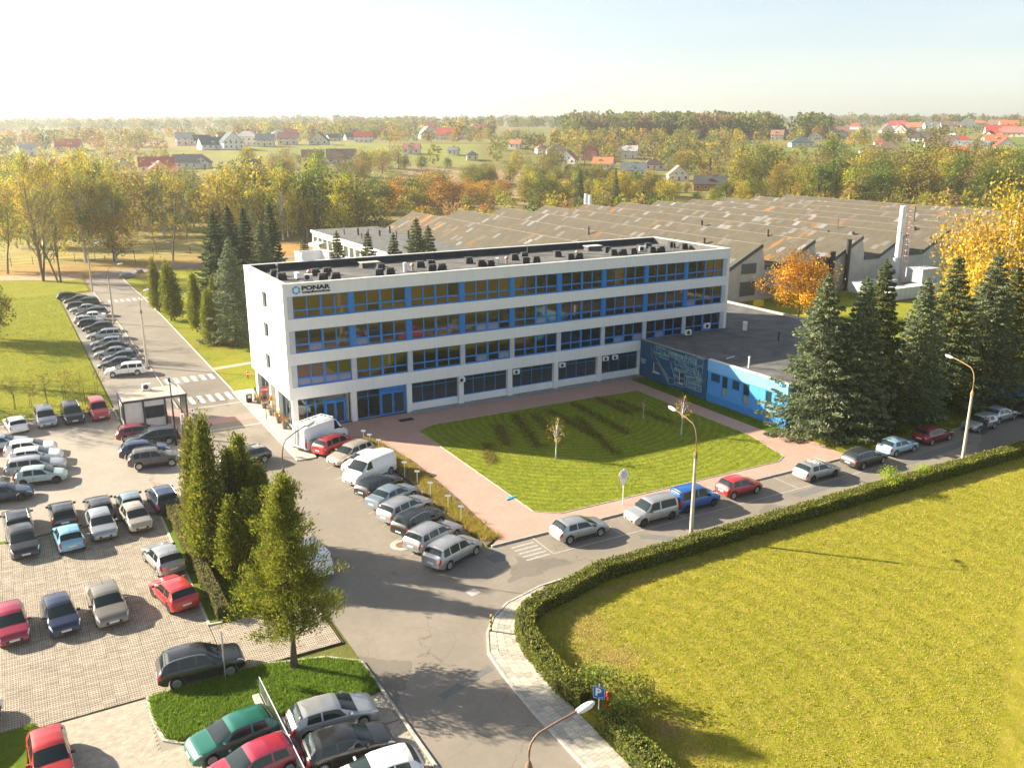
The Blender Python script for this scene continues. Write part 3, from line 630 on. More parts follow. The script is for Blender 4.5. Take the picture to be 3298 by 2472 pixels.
# west end ground floor
for y0, y1 in ((.55, .58), ): pass
for ya, yb in ((.52, 4.3), (4.8, 7.1), (7.6, 12.4)):
    n = 3 if yb-ya > 3 else 2; W = yb-ya; mb = MB()
    for k in range(n+1): mb.box(.42, .5, ya+W*k/n-(.03 if k else 0), ya+W*k/n+(.03 if k < n else 0), .16, 3.12)
    for k in range(n): mb.box(.43, .49, ya+W*k/n+.031, ya+W*(k+1)/n-.031, .16, .24).box(.43, .49, ya+W*k/n+.031, ya+W*(k+1)/n-.031, 2.9, 2.98)
    o = mb.build('shopfront', M('pale_blue_frame', (.20, .42, .55), .5), OB)
    for k in range(n): obj('pane', MB().box(0, .02, -.5, .5, -.5, .5).mesh('pane'), GLASS_C, o, (.45, ya+W*(k+.5)/n, 1.57), (0, 0, 0), (1, W/n-.06, 2.64))
for y0, y1 in ((4.32, 4.78), (7.12, 7.58), (12.42, 13.2)): MB().box(.02, .5, y0, y1, .1, 3.19).build('column', WHITE, OB)
# sign
DK = M('sign_charcoal', (.035, .032, .03), .5); LB = M('logo_blue', (.03, .36, .72), .45)
sg = obj('sign', text_mesh('PONAR', .54, .015, .03, 1.0), DK, OB); 
wx = max(v.co.x for v in sg.data.vertices)
for v in sg.data.vertices: v.co.x *= 2.78/wx
sg.location = (1.79, -.07, 13.61); sg.rotation_euler = (R(90), 0, 0)
s2 = obj('sign', text_mesh('wadowice', .30, .015, .018, 1.0), DK, OB); wx = max(v.co.x for v in s2.data.vertices)
for v in s2.data.vertices: v.co.x *= 2.74/wx
s2.location = (1.81, -.07, 13.32); s2.rotation_euler = (R(90), 0, 0)
lg = MB()
for k in range(6):
    a0 = k*R(60)+R(8); pts = []
    for i in range(7): a = a0+R(58)*i/6; r = .40 if i < 5 else .34; pts.append((1.29+r*math.cos(a), -.075, 13.64+r*math.sin(a)))
    for i in range(6, -1, -1): a = a0+R(58)*i/6; r = .22 if i > 1 else .27; pts.append((1.29+r*math.cos(a), -.075, 13.64+r*math.sin(a)))
    for i in range(6): lg.quad(pts[i], pts[i+1], pts[12-i], pts[13-i])
lg.build('logo', LB, OB)
# roof
MB().box(.36, 54.3, .45, 14.3, 13.43, 13.5).build('roof', BITUM, OB)
for b in ((.36, 54.34, .30, .44, 13.51, 14.2), (.36, 54.34, 14.2, 14.35, 13.51, 14.2), (.355, .52, .45, 14.19, 13.51, 14.2), (54.2, 54.345, .45, 14.19, 13.51, 14.2)): MB().box(*b).build('parapet_lining', BITUMD if b[2] > 10 else BITUM, OB)
for b in ((-.07, 54.82, -.1, .42, 14.225, 14.29), (-.07, 54.82, 14.15, 14.62, 14.225, 14.29), (-.07, .52, .425, 14.145, 14.225, 14.285), (54.2, 54.82, .425, 14.145, 14.225, 14.285)): MB().box(*b).build('parapet_cap', METALC, OB)
MB().box(6.3, 6.5, 14.65, 17.2, 13, 15.0).box(9.3, 9.5, 14.65, 17.2, 13, 15.0).box(6.5, 9.3, 17.0, 17.2, 13, 15.0).box(6.5, 9.3, 14.65, 17.0, 13, 13.9).build('stair_tower', WHITE, OB)
MB().box(6.2, 6.55, 14.64, 17.3, 15.0, 15.06).box(9.25, 9.6, 14.64, 17.3, 15.0, 15.06).box(6.55, 9.25, 16.95, 17.3, 15.0, 15.06).build('tower_cap', METALC, OB)
# wall-hung air conditioners
def ac_unit(name, label, loc, rz, group='air conditioners', stand=True):
    r_ = root(name, label, 'air conditioner', loc, rz, group)
    MB().box(-.42, .42, -.16, .16, .08, .68).build('casing', WPAINT, r_); MB().lathe([(.24, 0), (.24, .02), (.05, .025)], 16).build('fan_grille', DARK, r_, (-.1, -.161, .38), (R(90), 0, 0))
    MB().box(-.4, -.34, -.2, .2, 0, .079).build('foot', DARK, r_); MB().box(.34, .4, -.2, .2, 0, .079).build('foot', DARK, r_)
    return r_
for k, x in enumerate((17.6, 24.2, 30.1, 36.0, 37.3)):
    ac_unit('air_conditioner', ['pale wall air conditioner at the third ground-floor column from the entrance', 'pale wall air conditioner at the fourth ground-floor column', 'pale wall air conditioner at the fifth ground-floor column', 'pale wall air conditioner left of the last ground-floor column', 'pale wall air conditioner right of the last ground-floor column'][k], (x+.55, -.2, 2.5), 0).scale = (.8, .8, .8)
# rooftop vents
BV = [(2.1, 10.2), (2.1, 7.7), (5.9, 8.8), (7.2, 8.9), (5.6, 5.4), (6.9, 5.3), (13.2, 9.0), (11.5, 5.3), (12.9, 5.7), (17.7, 8.8), (19.1, 9.0), (17.7, 5.8), (18.9, 5.8), (23.7, 8.9), (23.9, 6.3), (24.7, 5.6), (29.6, 8.8), (31.3, 9.5), (29.3, 5.8), (30.7, 5.8), (35.5, 8.8), (35.5, 6.0), (36.7, 6.0), (43.0, 9.1), (42.1, 6.6), (43.3, 6.3), (44.9, 6.4), (47.9, 8.9), (49.7, 9.6), (47.8, 6.4), (49.0, 6.1), (53.2, 9.2), (53.4, 7.0)]
vm = MB().prism([(-.5, -.3), (.5, -.3), (.5, .3), (-.5, .3)], 0, .62).box(-.45, .45, -.25, .25, .74, .82).box(-.42, -.3, -.22, .22, .62, .74).box(-.06, .06, -.22, .22, .62, .74).box(.3, .42, -.22, .22, .62, .74)
vm.v = [(x*(1.12-.16*z), y*(1.12-.16*z), z) for x, y, z in vm.v]; vmesh = vm.mesh('vent_stack'); capm = MB().box(-.5, .5, -.31, .31, 0, .045).mesh('vent_cap')
for i, (x, y) in enumerate(BV):
    r_ = root('roof_vent', 'squat black ventilation stack on the office roof', 'roof vent', (x, y, 13.5), R(random.uniform(-4, 4)), 'black vents on the office roof')
    r_.scale = (.86, .9, .82); obj('stack', vmesh, BLACKV, r_); obj('cap', capm, M('vent_cap_m', (.055, .056, .058), .8), r_, (0, 0, .822))
ac_unit('air_conditioner', 'white air conditioner facing away on the roof near the sign', (3.6, 7.4, 13.5), R(90)); ac_unit('air_conditioner', 'white air conditioner with fan showing on the roof above the sign', (4.2, 5.6, 13.5), R(-20)); ac_unit('air_conditioner', 'white air conditioner among vents at the far roof end', (47.3, 7.6, 13.5), R(-25)); ac_unit('air_conditioner', 'white air conditioner in the middle of the office roof', (26.3, 6.9, 13.5), R(60))
tag(MB().cyl((0, 0, 0), (0, 0, .95), .2, n=14).cyl((0, 0, .95), (0, 0, 1.0), .24, .1, n=14).build('roof_fan', WPAINT, None, (15, 6.6, 13.5)), 'white cylindrical exhaust on the office roof', 'roof fan')
for (x, y, lb) in ((12.9, 11.6, 'low grey roof hatch on the left half of the office roof'), (42.7, 11.8, 'low grey roof hatch on the right half of the office roof')):
    r_ = root('roof_hatch', lb, 'roof hatch', (x, y, 13.5)); MB().box(-1.0, 1.0, -.5, .5, 0, .5).build('kerb', BITUM, r_); MB().obox((0, 0, .56), (2.2, 1.2, .08)).build('lid', METALC if x > 40 else CONC, r_)
for (x, y, h, lb) in ((1.6, 7.2, 1.5, 'thin roof mast at the left parapet'), (33.6, 12.6, 1.6, 'thin roof mast in the middle of the roof'), (51.1, 6.3, 1.4, 'short roof mast with round head at the right end')):
    r_ = root('roof_mast', lb, 'mast', (x, y, 13.5)); MB().cyl((0, 0, 0), (0, 0, h), .03, n=6).build('pole', STEEL, r_); MB().lathe([(.02, 0), (.13, .06), (.13, .16), (.02, .22)], 10).build('head', STEEL, r_, (0, 0, h))
for (x, y, lb) in ((5.0, 7.9, 'orange-white turbine vent near the left air conditioners'), (16.1, 7.2, 'orange-white turbine vent right of the exhaust'), (27.6, 7.0, 'orange-white turbine vent mid roof'), (37.4, 7.4, 'orange-white turbine vent right of mid roof')):
    r_ = root('turbine_vent', lb, 'roof vent', (x, y, 13.5)); MB().cyl((0, 0, 0), (0, 0, .35), .14, n=10).build('pipe', STEEL, r_); MB().lathe([(.05, 0), (.2, .1), (.25, .24), (.18, .38), (.03, .45)], 12).build('turbine', M('turbine_orange', (.62, .30, .20), .5), r_, (0, 0, .35))
for a, b, lb in (((12.5, 11.0), (16.5, 4.5), 'nearest the sign'), ((22.6, 10.5), (27.5, 4.4), 'at mid roof'), ((38.2, 10.6), (44.5, 4.6), 'nearest the annex')): tag(MB().cyl((*a, 13.55), (*b, 13.55), .045, n=5).build('roof_cable', CONCD), 'thin lightning cable lying across the office roof '+lb, 'cable')

# ------------------------------------------------------------ blue annex
AX = root('annex', 'single-storey bright blue annex with line mural joined to the offices', 'annex building', (41.6, 0, 0))
NAVY = M('mural_blue', (.008, .075, .17), .7, var=.2, vs=1.5); LBLUE = M('annex_blue', (.05, .27, .62), .6, var=.08, vs=2); TEAL = M('mural_line', (.32, .50, .52), .8, var=.3, vs=3)
holed_x(MB(), 0, .3, -11.2, -.06, 0, 4.45, [(-3.75, -2.5, 1.15, 2.25), (-7.85, -7.05, .9, 2.2)]).build('mural_wall', NAVY, AX)
for (a, b, c, d) in [(-3.75, -2.5, 1.15, 2.25), (-7.85, -7.05, .9, 2.2)]:
    o = MB().box(.1, .2, a, a+.07, c, d).box(.1, .2, b-.07, b, c, d).box(.1, .2, a+.07, b-.07, c, c+.07).box(.1, .2, a+.07, b-.07, d-.07, d).build('window', WPAINT, AX); MB().box(.14, .16, a+.05, b-.05, c+.05, d-.05).build('pane', GLASS_D, o); MB().box(-.08, .1, a-.04, b+.04, c-.05, c-.003).build('sill', WPAINT, o)
MB().box(-.12, .32, -11.75, -11.2, 0, 4.46).build('pilaster', NAVY, AX)
lw = [(-14.8, -13.9, 1.1, 3.36), (-17.95, -17.0, 1.1, 3.36), (-21.0, -20.1, 1.1, 3.36)]
holed_x(MB(), 0, .3, -23.0, -11.752, .93, 3.44, lw).build('front_wall', LBLUE, AX)
for (a, b, c, d) in lw:
    o = MB().box(.02, .16, a, a+.08, c, d).box(.02, .16, b-.08, b, c, d).box(.02, .16, a+.08, b-.08, c, c+.08).box(.02, .16, a+.08, b-.08, d-.08, d).box(.03, .15, a+.08, b-.08, c+.95, c+1.02).build('window', BLUE, AX)
    MB().box(.08, .1, a+.06, b-.06, c+1.0, d-.06).build('pane', GLASS_D, o); MB().box(.08, .1, a+.06, b-.06, c+.06, c+.97).build('pane', M('frosted', (.22, .25, .24), .5), o)
for (a, b, c, d) in [(-13.6, -12.3, 2.45, 3.3), (-16.5, -15.5, 2.35, 3.25)]: MB().box(-.01, -.002, a, b, c, d).build('dark_panel', M('panel_dark', (.02, .06, .13), .25), AX)
for y in (-12.9, -15.9, -19.0, -22.1): MB().box(-.014, -.001, y-.9, y+.9, 2.28, 2.31).build('joint', BLUE, AX)
MB().box(-.1, .35, -23.05, -11.76, 3.442, 4.62).build('fascia', M('fascia_blue', (.16, .44, .80), .55, var=.05, vs=2), AX)
MB().box(-.05, .3, -23.0, -11.76, .04, .928).build('plinth', LBLUE, AX); MB().box(-.12, .1, -23.05, -11.76, .9, .96).build('plinth_cap', LBLUE, AX)
rib = MB().box(-.095, -.055, -.05, .05, .05, .88).mesh('plinth_rib')
for k in range(54): obj('plinth_rib', rib, LBLUE, AX, (0, -11.9-.205*k, 0))
MB().box(.3, 25.4, -23.0, -22.7, .04, 4.4).box(25.1, 25.4, -22.7, 13, .04, 4.4).build('side_wall', LBLUE, AX)
MB().prism([(.1, -22.95), (25.5, -22.95), (25.5, 13.1), (13.25, 13.1), (13.25, -.1), (.1, -.1)], 4.35, 4.45).build('roof', BITUM, AX)
MB().box(-.02, .3, -11.2, -.06, 4.452, 4.56).build('roof_edge', CONCD, AX); MB().box(25.2, 25.5, -22.9, 13.0, 4.452, 4.72).build('parapet', CONC, AX); MB().box(-.12, .36, -23.06, -11.76, 4.622, 4.68).build('roof_edge', METALC, AX)
mb = MB(); w_ = .045
def ml(y0, z0, y1, z1, w=.045):
    d = Vector((0, y1-y0, z1-z0)); L = d.length; mb.obox((-.006, (y0+y1)/2, (z0+z1)/2), (.008, L, w), 0, math.atan2(z1-z0, y1-y0))
def mr(y0, z0, y1, z1): ml(y0, z0, y1, z0); ml(y0, z1, y1, z1); ml(y0, z0, y0, z1); ml(y1, z0, y1, z1)
for k in range(9): ml(-1.9-.05*k, 3.9-.04*k, -5.3-.05*(k % 4), 1.2-.09*k, .05)
ml(-5.4, 1.15, -6.6, 1.2); ml(-5.4, 1.15, -5.35, .35); ml(-5.35, .35, -6.5, .55); ml(-2.0, 4.0, -2.4, 2.6)
rs = random.Random(4)
for (a, b, c, d) in [(-2.6, 3.2, -5.2, 4.2), (-3.0, 3.5, -4.6, 4.3), (-3.6, 3.1, -5.2, 3.65), (-5.3, 3.55, -8.0, 4.2), (-5.6, 3.7, -7.6, 4.1), (-6.4, 2.9, -8.2, 4.2), (-7.9, 3.0, -9.7, 4.25), (-8.6, 3.6, -9.8, 4.1), (-9.9, 3.0, -10.9, 4.4), (-6.3, 2.2, -7.9, 2.5), (-8.1, 1.4, -10.9, 2.8), (-8.3, 1.9, -10.7, 2.6), (-6.4, .6, -8.1, 1.6), (-8.5, .75, -10.9, 1.7), (-9.4, 1.35, -10.1, 1.9), (-9.55, 1.45, -9.95, 1.8), (-10.2, 2.0, -10.9, 3.0)]:
    mr(a, b, c, d)
    for k in range(3): ml(a, b+(d-b)*rs.uniform(.1, .9), c, b+(d-b)*rs.uniform(.1, .9), .03)
for k in range(14): y = rs.uniform(-5.4, -10.2); z = rs.uniform(2.0, 4.2); ml(y, z, y-rs.uniform(.5, 1.4), max(.5, z-rs.uniform(.6, 1.6)), .035)
for k in range(14): y = rs.uniform(-8.3, -10.8); z0 = rs.uniform(.7, 2.6); ml(y, z0, y, z0+rs.uniform(.4, 1.2), .03)
for k in range(8): ml(-8.3, .75+.11*k, -10.9, .8+.11*k, .025)
tag(mb.build('mural_lines', TEAL, AX), kind='stuff')
put_text('lettering', 'TIIDT', .75, TEAL, AX, (-.012, -.2, 1.75), (R(90), 0, R(-90)), extr=.004, bold=.03, sx=.55)
for i, (x, y, h, lb) in enumerate([(43.2, -16.0, 1.1, 'white pipe vent near the annex roof edge'), (55.1, -8.5, 1.0, 'dark pipe vent in the middle of the annex roof')]):
    r_ = root('roof_pipe', lb, 'roof pipe', (x, y, 4.45)); MB().cyl((0, 0, 0), (0, 0, h), .09, n=8).build('pipe', WPAINT if i == 0 else DARK, r_); MB().cyl((0, 0, h), (0, 0, h+.1), .14, .1, n=8).build('cap', WPAINT if i == 0 else DARK, r_)
ac_unit('air_conditioner', 'white air conditioner on a stand on the annex roof', (47.4, -1.6, 4.6), R(5)); ac_unit('air_conditioner', 'white air conditioner further along the annex roof', (50.9, -.9, 4.9), R(5))
tag(MB().cyl((0, 0, 0), (0, 0, 1.0), .28, n=12).cyl((0, 0, 1), (0, 0, 1.08), .34, .2, n=12).build('roof_tank', WPAINT, None, (55.9, -2.2, 4.45)), 'white cylindrical vent at the office corner on the annex roof', 'roof vent')
for k in range(3): tag(MB().obox((44.1+.45*k, -12.0+.1*k, 4.49), (.5, .12, .08), .3).build('timber_scrap', WPAINT), 'pale timber scrap lying on the annex roof', 'scrap', 'timber scraps on the annex roof')

# ------------------------------------------------------------ saw-tooth hall
HX = root('factory_hall', 'large grey saw-tooth factory hall with weathered sheet roofs', 'factory hall')
RIDGE = [65.2+12.55*k for k in range(11)]; HY0, HY1 = 30.0, 121.0; ZP, ZV = 9.5, 5.75
HALLW = M('hall_render', (.47, .45, .42), .85, var=.12, vs=.6, bmp=.15, bs=12)
prof = []
for k, x in enumerate(RIDGE): prof += [(x-12.55+5.0, ZV), (x, ZP), (x+1.0, ZV)]
x0h, x1h = RIDGE[0]-12.55+5.0, RIDGE[-1]+1.0
pts = [(x0h, 0)] + prof + [(x1h, 0)]
mb = MB()
for i in range(len(prof)-1):
    a, b = prof[i], prof[i+1]
    mb.quad((a[0], HY0, 0), (b[0], HY0, 0), (b[0], HY0, b[1]), (a[0], HY0, a[1])); mb.quad((b[0], HY1, 0), (a[0], HY1, 0), (a[0], HY1, a[1]), (b[0], HY1, b[1]))
mb.quad((x0h, HY1, 0), (x0h, HY0, 0), (x0h, HY0, ZV), (x0h, HY1, ZV)); mb.quad((x1h, HY0, 0), (x1h, HY1, 0), (x1h, HY1, ZV), (x1h, HY0, ZV))
mb.build('wall', HALLW, HX)
for i in range(len(prof)-1):
    a, b = prof[i], prof[i+1]; L = math.hypot(b[0]-a[0], b[1]-a[1]); an = math.atan2(b[1]-a[1], b[0]-a[0])
    if i % 3 != 1: MB().obox(((a[0]+b[0])/2+.0, HY0-.1, (a[1]+b[1])/2-.12), (L+.1, .22, .62 if i % 3 == 0 else .8), 0, 0, -an).build('edge_trim', M('trim_dark', (.075, .078, .085), .7), HX)
sheet_xf = []
GUT = M('gutter_felt', (.10, .098, .095), .9, var=.3, vs=.4)
for k, x in enumerate(RIDGE):
    xa = x-12.55+5.0
    if k: MB().box(RIDGE[k-1]+1.0, xa, HY0, HY1, ZV-.1, ZV).build('valley_gutter', GUT, HX)
    g = MB(); g.quad((x+.02, HY0, ZP-.05), (x+1.0, HY0, ZV), (x+1.0, HY1, ZV), (x+.02, HY1, ZP-.05)); go = g.build('north_light', M('northlight_glass', (.20, .22, .23), .3), HX)
    MB().box(x-.10, x+.08, HY0-.2, HY1+.1, ZP-.02, ZP+.08).build('ridge_cap', M('ridge_pale', (.24, .21, .17), .85, var=.15, vs=.5), HX)
    n_s, n_y = 5, 76
    for a in range(n_s):
        for b_ in range(n_y): sheet_xf.append((k, xa+(x-.1-xa)*(a+.5)/n_s, HY0-.1+(HY1-HY0+.2)*(b_+.5)/n_y, ZV+(ZP-ZV)*(a+.5)/n_s))
SL = math.atan2(ZP-ZV, 7.55); SHW = 7.45/5/math.cos(SL)+.12; SHL = 91.2/76+.0
def rust_roof(name, use_attr):
    m, nt, b = nodes_of(name); v = coords(nt, 'Object', (1, 1, 1))
    if use_attr: s = N(nt, 'ShaderNodeVertexColor', layer_name='Col').outputs[0]
    else: s = nt.nodes.new('ShaderNodeObjectInfo').outputs['Random']
    r_ = nt.nodes.new('ShaderNodeValToRGB'); e = r_.color_ramp.elements; e[0].position = 0; e[0].color = (.105, .09, .066, 1); e[1].position = 1; e[1].color = (.24, .24, .245, 1)
    for p, c in ((.5, (.115, .10, .072)), (.84, (.098, .088, .068)), (.90, (.13, .12, .10)), (.96, (.19, .185, .18))): q = e.new(p); q.color = (*c, 1)
    nt.links.new(s, r_.inputs[0]); geo = nt.nodes.new('ShaderNodeNewGeometry')
    mp = nt.nodes.new('ShaderNodeMapping'); mp.inputs['Scale'].default_value = (.35, .9, .35); nt.links.new(geo.outputs['Position'], mp.inputs[0])
    f = noise_tex(nt, mp.outputs[0], 1.1, 6, .7); mp2 = nt.nodes.new('ShaderNodeMapping'); mp2.inputs['Scale'].default_value = (.03, .03, .03); nt.links.new(geo.outputs['Position'], mp2.inputs[0])
    big = noise_tex(nt, mp2.outputs[0], 1, 3)
    c = mixc(nt, ramp(nt, f, .38, .7), r_.outputs[0], mixc(nt, .5, r_.outputs[0], (.062, .055, .040)))
    gate = nt.nodes.new('ShaderNodeMath'); gate.operation = 'MULTIPLY'; nt.links.new(ramp(nt, noise_tex(nt, mp.outputs[0], .55, 4, .6), .56, .64), gate.inputs[0]); nt.links.new(ramp(nt, big, .44, .62), gate.inputs[1])
    c = mixc(nt, gate.outputs[0], c, (.34, .15, .035))
    nt.links.new(c, b.inputs['Base Color']); b.inputs['Roughness'].default_value = .9; b.inputs['Specular IOR Level'].default_value = .15
    wv = N(nt, 'ShaderNodeTexWave', Scale=2.8); wv.bands_direction = 'Y'; nt.links.new(geo.outputs['Position'], wv.inputs['Vector']); bump(nt, b, wv.outputs['Fac'], .3, .03)
    return m
RR_O, RR_A = rust_roof('roof_sheet_m', False), rust_roof('roof_sheet_attr', True)
shm = MB().obox((0, 0, 0), (SHW, SHL-.015, .03), 0, 0, -SL-.004).mesh('roof_sheet')
sheet_xf.sort(key=lambda t: math.hypot(t[1]-CAMX, t[2]-CAMY) + (1000 if t[1] < 85 else 0) + (40 if t[2] > 60 else 0))
for k, x, y, z in sheet_xf[:290]: obj('roof_sheet', shm, RR_O, HX, (x, y, z+.03+random.uniform(0, .01)))
joined('roof_sheet_rest', shm, [(x, y, z+.03+random.uniform(0, .01), 0, 1) for k, x, y, z in sheet_xf[290:]], RR_A, HX)
for (a, b, c, d) in ((85.9, 89.3, 4.75, 6.5), (85.8, 89.3, .95, 3.4)):
    o = MB().box(a, b, HY0-.06, HY0-.01, c, d).build('louvre', M('louvre_grey', (.10, .11, .12), .6), HX)
    for q in range(8): MB().obox(((a+b)/2, HY0-.09, c+.1+(d-c-.2)*q/7), (b-a-.06, .09, .02), 0, R(35)).build('slat', M('slat_grey', (.15, .16, .17), .5), o)
# ducts, chimney, stacks
def thing_box(name, label, cat, x0, x1, y0, y1, z0, z1, mat, extra=None):
    r_ = root(name, label, cat, ((x0+x1)/2, (y0+y1)/2, 0)); w2, d2 = (x1-x0)/2, (y1-y0)/2
    MB().box(-w2, w2, -d2, d2, z0, z1).build('casing', mat, r_)
    for k in range(1, int((x1-x0)/1.3)+1): MB().box(-w2+1.3*k-.04, -w2+1.3*k+.04, -d2-.03, d2+.03, z0-.03, z1+.03).build('flange', STEEL, r_)
    if z0 > .3: MB().box(-w2+.2, -w2+.35, -d2+.1, -d2+.25, 0, z0).build('leg', STEEL, r_); MB().box(w2-.35, w2-.2, -d2+.1, -d2+.25, 0, z0).build('leg', STEEL, r_)
    return r_
DUCT = M('duct_pale', (.36, .38, .40), .5, metal=.2, var=.1, vs=1)
thing_box('extract_duct', 'pale metal extract duct standing against the hall wall by the maple', 'duct', 91, 97, 26.4, 29.6, 2.4, 4.4, DUCT); thing_box('duct_bend', 'pale metal duct bend dropping to the ground by the maple', 'duct', 95.2, 97.2, 24.8, 26.35, .2, 4.2, DUCT)
thing_box('filter_housing', 'pale filter housing right of the chimney', 'filter unit', 118.5, 123.5, 19, 22.5, 2.2, 4.6, DUCT); thing_box('filter_housing', 'low pale filter housing left of the chimney', 'filter unit', 105, 114, 20.5, 23.5, 1.2, 3.0, DUCT); thing_box('dust_container', 'long low white container below the chimney', 'container', 108, 124, 17.2, 19.6, .2, 2.2, M('container_white', (.46, .50, .54), .5))
thing_box('waste_skip', 'small yellow box on the grass by the hall', 'skip', 84.2, 85.8, 24.2, 25.0, .3, 1.3, M('skip_yellow', (.62, .50, .02), .5))
CH = root('chimney', 'tall white steel chimney with flared base beside the hall', 'chimney', (119.2, 25.0, 0)); CHW = M('chimney_white', (.72, .72, .76), .45, var=.06, vs=1)
MB().lathe([(1.25, 0), (1.25, 2.2), (.55, 6.0)], 20).build('base', DUCT, CH, (-.5, 0, 0)); MB().lathe([(.55, 5.9), (.55, 15.2), (.45, 15.25)], 20).build('flue', CHW, CH)
for z in (6.0, 10.5): MB().lathe([(.6, 0), (.6, .12)], 20).build('collar', DUCT, CH, (0, 0, z))
LD = root('chimney_ladder', 'rust and white caged ladder up the white chimney', 'ladder', (119.95, 24.3, 0)); CAGE = M('cage_paint', (.70, .50, .46), .6)
for dx in (-.3, .3): MB().cyl((dx, 0, .3), (dx, 0, 14.9), .08, n=6).build('rail', CAGE, LD)
for k in range(42): MB().cyl((-.3, 0, .6+.34*k), (.3, 0, .6+.34*k), .025, n=4).build('rung', CAGE, LD)
for k in range(13):
    pts = [(.45*math.cos(a), -.45+.45*math.sin(a)-.0, 2.4+k) for a in np.linspace(R(160), R(380), 9)]; MB().tube(pts, .055, 4).build('hoop', CAGE, LD)
for a in (R(200), R(270), R(340)): MB().cyl((.45*math.cos(a), -.45+.45*math.sin(a), 2.4), (.45*math.cos(a), -.45+.45*math.sin(a), 14.6), .025, n=4).build('cage_bar', CAGE, LD)
for (x, y, z0, z1, r_, lb) in ((111.1, 29.3, 0, 9.2, .45, 'tall black stack against the hall wall'), (107.0, 29.2, 0, 7.3, .5, 'shorter black stack behind the orange maple')):
    q = root('dark_stack', lb, 'stack', (x, y, 0)); MB().cyl((0, 0, z0), (0, 0, z1), r_, n=12).build('pipe', DARK, q); MB().cyl((0, 0, z1), (0, 0, z1+.12), r_*1.15, n=12).build('rim', DARK, q)
def roof_z(x):
    for k, p in enumerate(RIDGE):
        if p-7.55 <= x <= p: return ZV+(x-(p-7.55))/7.55*(ZP-ZV)
    return ZV
for i, (x, y, h, r_) in enumerate([(105.2, 43.8, 2.2, .28), (102.2, 40.6, 1.3, .3), (124.6, 46, .8, .35), (125.3, 40.4, .7, .4), (126.8, 45.6, 2.0, .12), (152.3, 46.9, 3.2, .2), (139.1, 36.8, .7, .4), (148.5, 39, .7, .5), (76.5, 62, 1.6, .25), (112, 70, 1.5, .4), (88.0, 42, 1.2, .35)]):
    q = root('roof_pipe', 'small dark vent pipe on the saw-tooth roof', 'roof pipe', (x, y, roof_z(x)-.1), 0, 'vent pipes on the hall roof'); MB().cyl((0, 0, 0), (0, 0, h), r_*.8, n=9).build('pipe', M('pipe_brown', (.10, .085, .07), .7), q); MB().cyl((0, 0, h), (0, 0, h+.18), r_, r_*.6, n=9).build('cap', DARK, q)
q = root('white_vent', 'white cylindrical fan on the hall roof near the office corner', 'roof fan', (84.5, 40, roof_z(84.5))); MB().cyl((0, 0, 0), (0, 0, .7), .45, n=12).build('base', CONC, q); MB().cyl((0, 0, .7), (0, 0, 1.6), .6, n=14).build('drum', WPAINT, q)
q = root('white_flue', 'pair of white flue pipes behind the hall', 'flue', (118, 124, 0)); MB().cyl((0, 0, 0), (0, 0, 12), .5, n=12).build('pipe', WPAINT, q); MB().cyl((1.3, 0, 0), (1.3, 0, 11.6), .45, n=12).build('pipe', WPAINT, q)
for k in range(3): MB().box(0, 1.3, -.06, .06, 6+2*k, 6.1+2*k).build('strut', STEEL, q)

# low wing behind the offices
LW = root('low_wing', 'low flat-roofed white wing between spruces and hall', 'wing building', (41, 70, 0))
MB().box(0, 16, 0, 54, 0, 5.9).build('wall', M('wing_wall', (.62, .58, .52), .8, var=.06, vs=1), LW); MB().box(-.3, 16.2, -.3, 54.3, 5.902, 6.15).build('roof', BITUM, LW); MB().box(-.32, -.31, -.3, 54.3, 5.6, 6.16).build('roof_edge', WPAINT, LW)
for k in range(15):
    o = MB().box(-.06, -.005, 1.2+3.5*k, 3.9+3.5*k, 2.6, 4.9).build('window', WPAINT, LW); 
    for q in range(3): MB().box(-.08, -.062, 1.3+3.5*k+.87*q, 2.08+3.5*k+.87*q, 2.7, 4.8).build('pane', GLASS_D, o)
MB().obox((-1.4, 48, 3.6), (3.2, 5, .12), 0, 0, R(-12)).build('canopy', M('canopy_blue', (.42, .50, .56), .4), LW)
for k, (x, y) in enumerate([(3, 40), (5.5, 38), (6, 33), (9, 34), (10.5, 28), (12, 25), (3.4, 30), (13, 38)]): MB().cyl((x, y, 6.15), (x, y, 7.4+.3*(k % 3)), .22 if k % 2 else .12, n=7).build('roof_pipe', DARK, LW)

# ------------------------------------------------------------ gate hut
GH = root('gate_hut', 'flat-roofed white gate hut with dark frame and open porch', 'gate hut', (-13.9, 8.2, .012)); ANTH = M('anthracite', (.045, .05, .07), .5)
MB().box(.06, 3.84, .06, 3.6, .12, 2.72).build('wall', M('hut_white', (.64, .63, .60), .6, var=.06, vs=2), GH)
MB().box(-.05, 5.95, -.1, 4.0, 2.74, 2.92).build('roof', ANTH, GH); MB().box(.05, 5.85, 0, 3.9, 2.921, 2.95).build('roof_felt', M('hut_roof', (.50, .42, .33), .85, var=.1, vs=1), GH)
for x, y in ((0, 0), (1.8, -.02), (3.78, 0), (0, 3.5), (3.78, 3.5), (5.75, 0), (5.75, 3.5)): MB().box(x, x+.16, y, y+.12, 0, 2.735).build('post', ANTH, GH)
o = MB().box(1.98, 3.76, .0, .055, .95, 1.05).box(1.98, 3.76, .0, .055, 2.05, 2.15).build('window', ANTH, GH); MB().box(1.98, 3.76, .02, .05, 1.051, 2.049).build('pane', GLASS_D, o)
o = MB().box(-.0, .05, .6, .7, .9, 2.3).box(0, .05, 1.7, 1.8, .9, 2.3).build('window', ANTH, GH); MB().box(.01, .045, .7, 1.7, .9, 2.3).build('pane', GLASS_D, o)
MB().box(.06, 3.84, -.0, .05, 0, .11).build('base', ANTH, GH)
MB().box(5.78, 5.8, .15, 3.45, .5, 2.6).build('porch_glass', GLASS_C, GH)
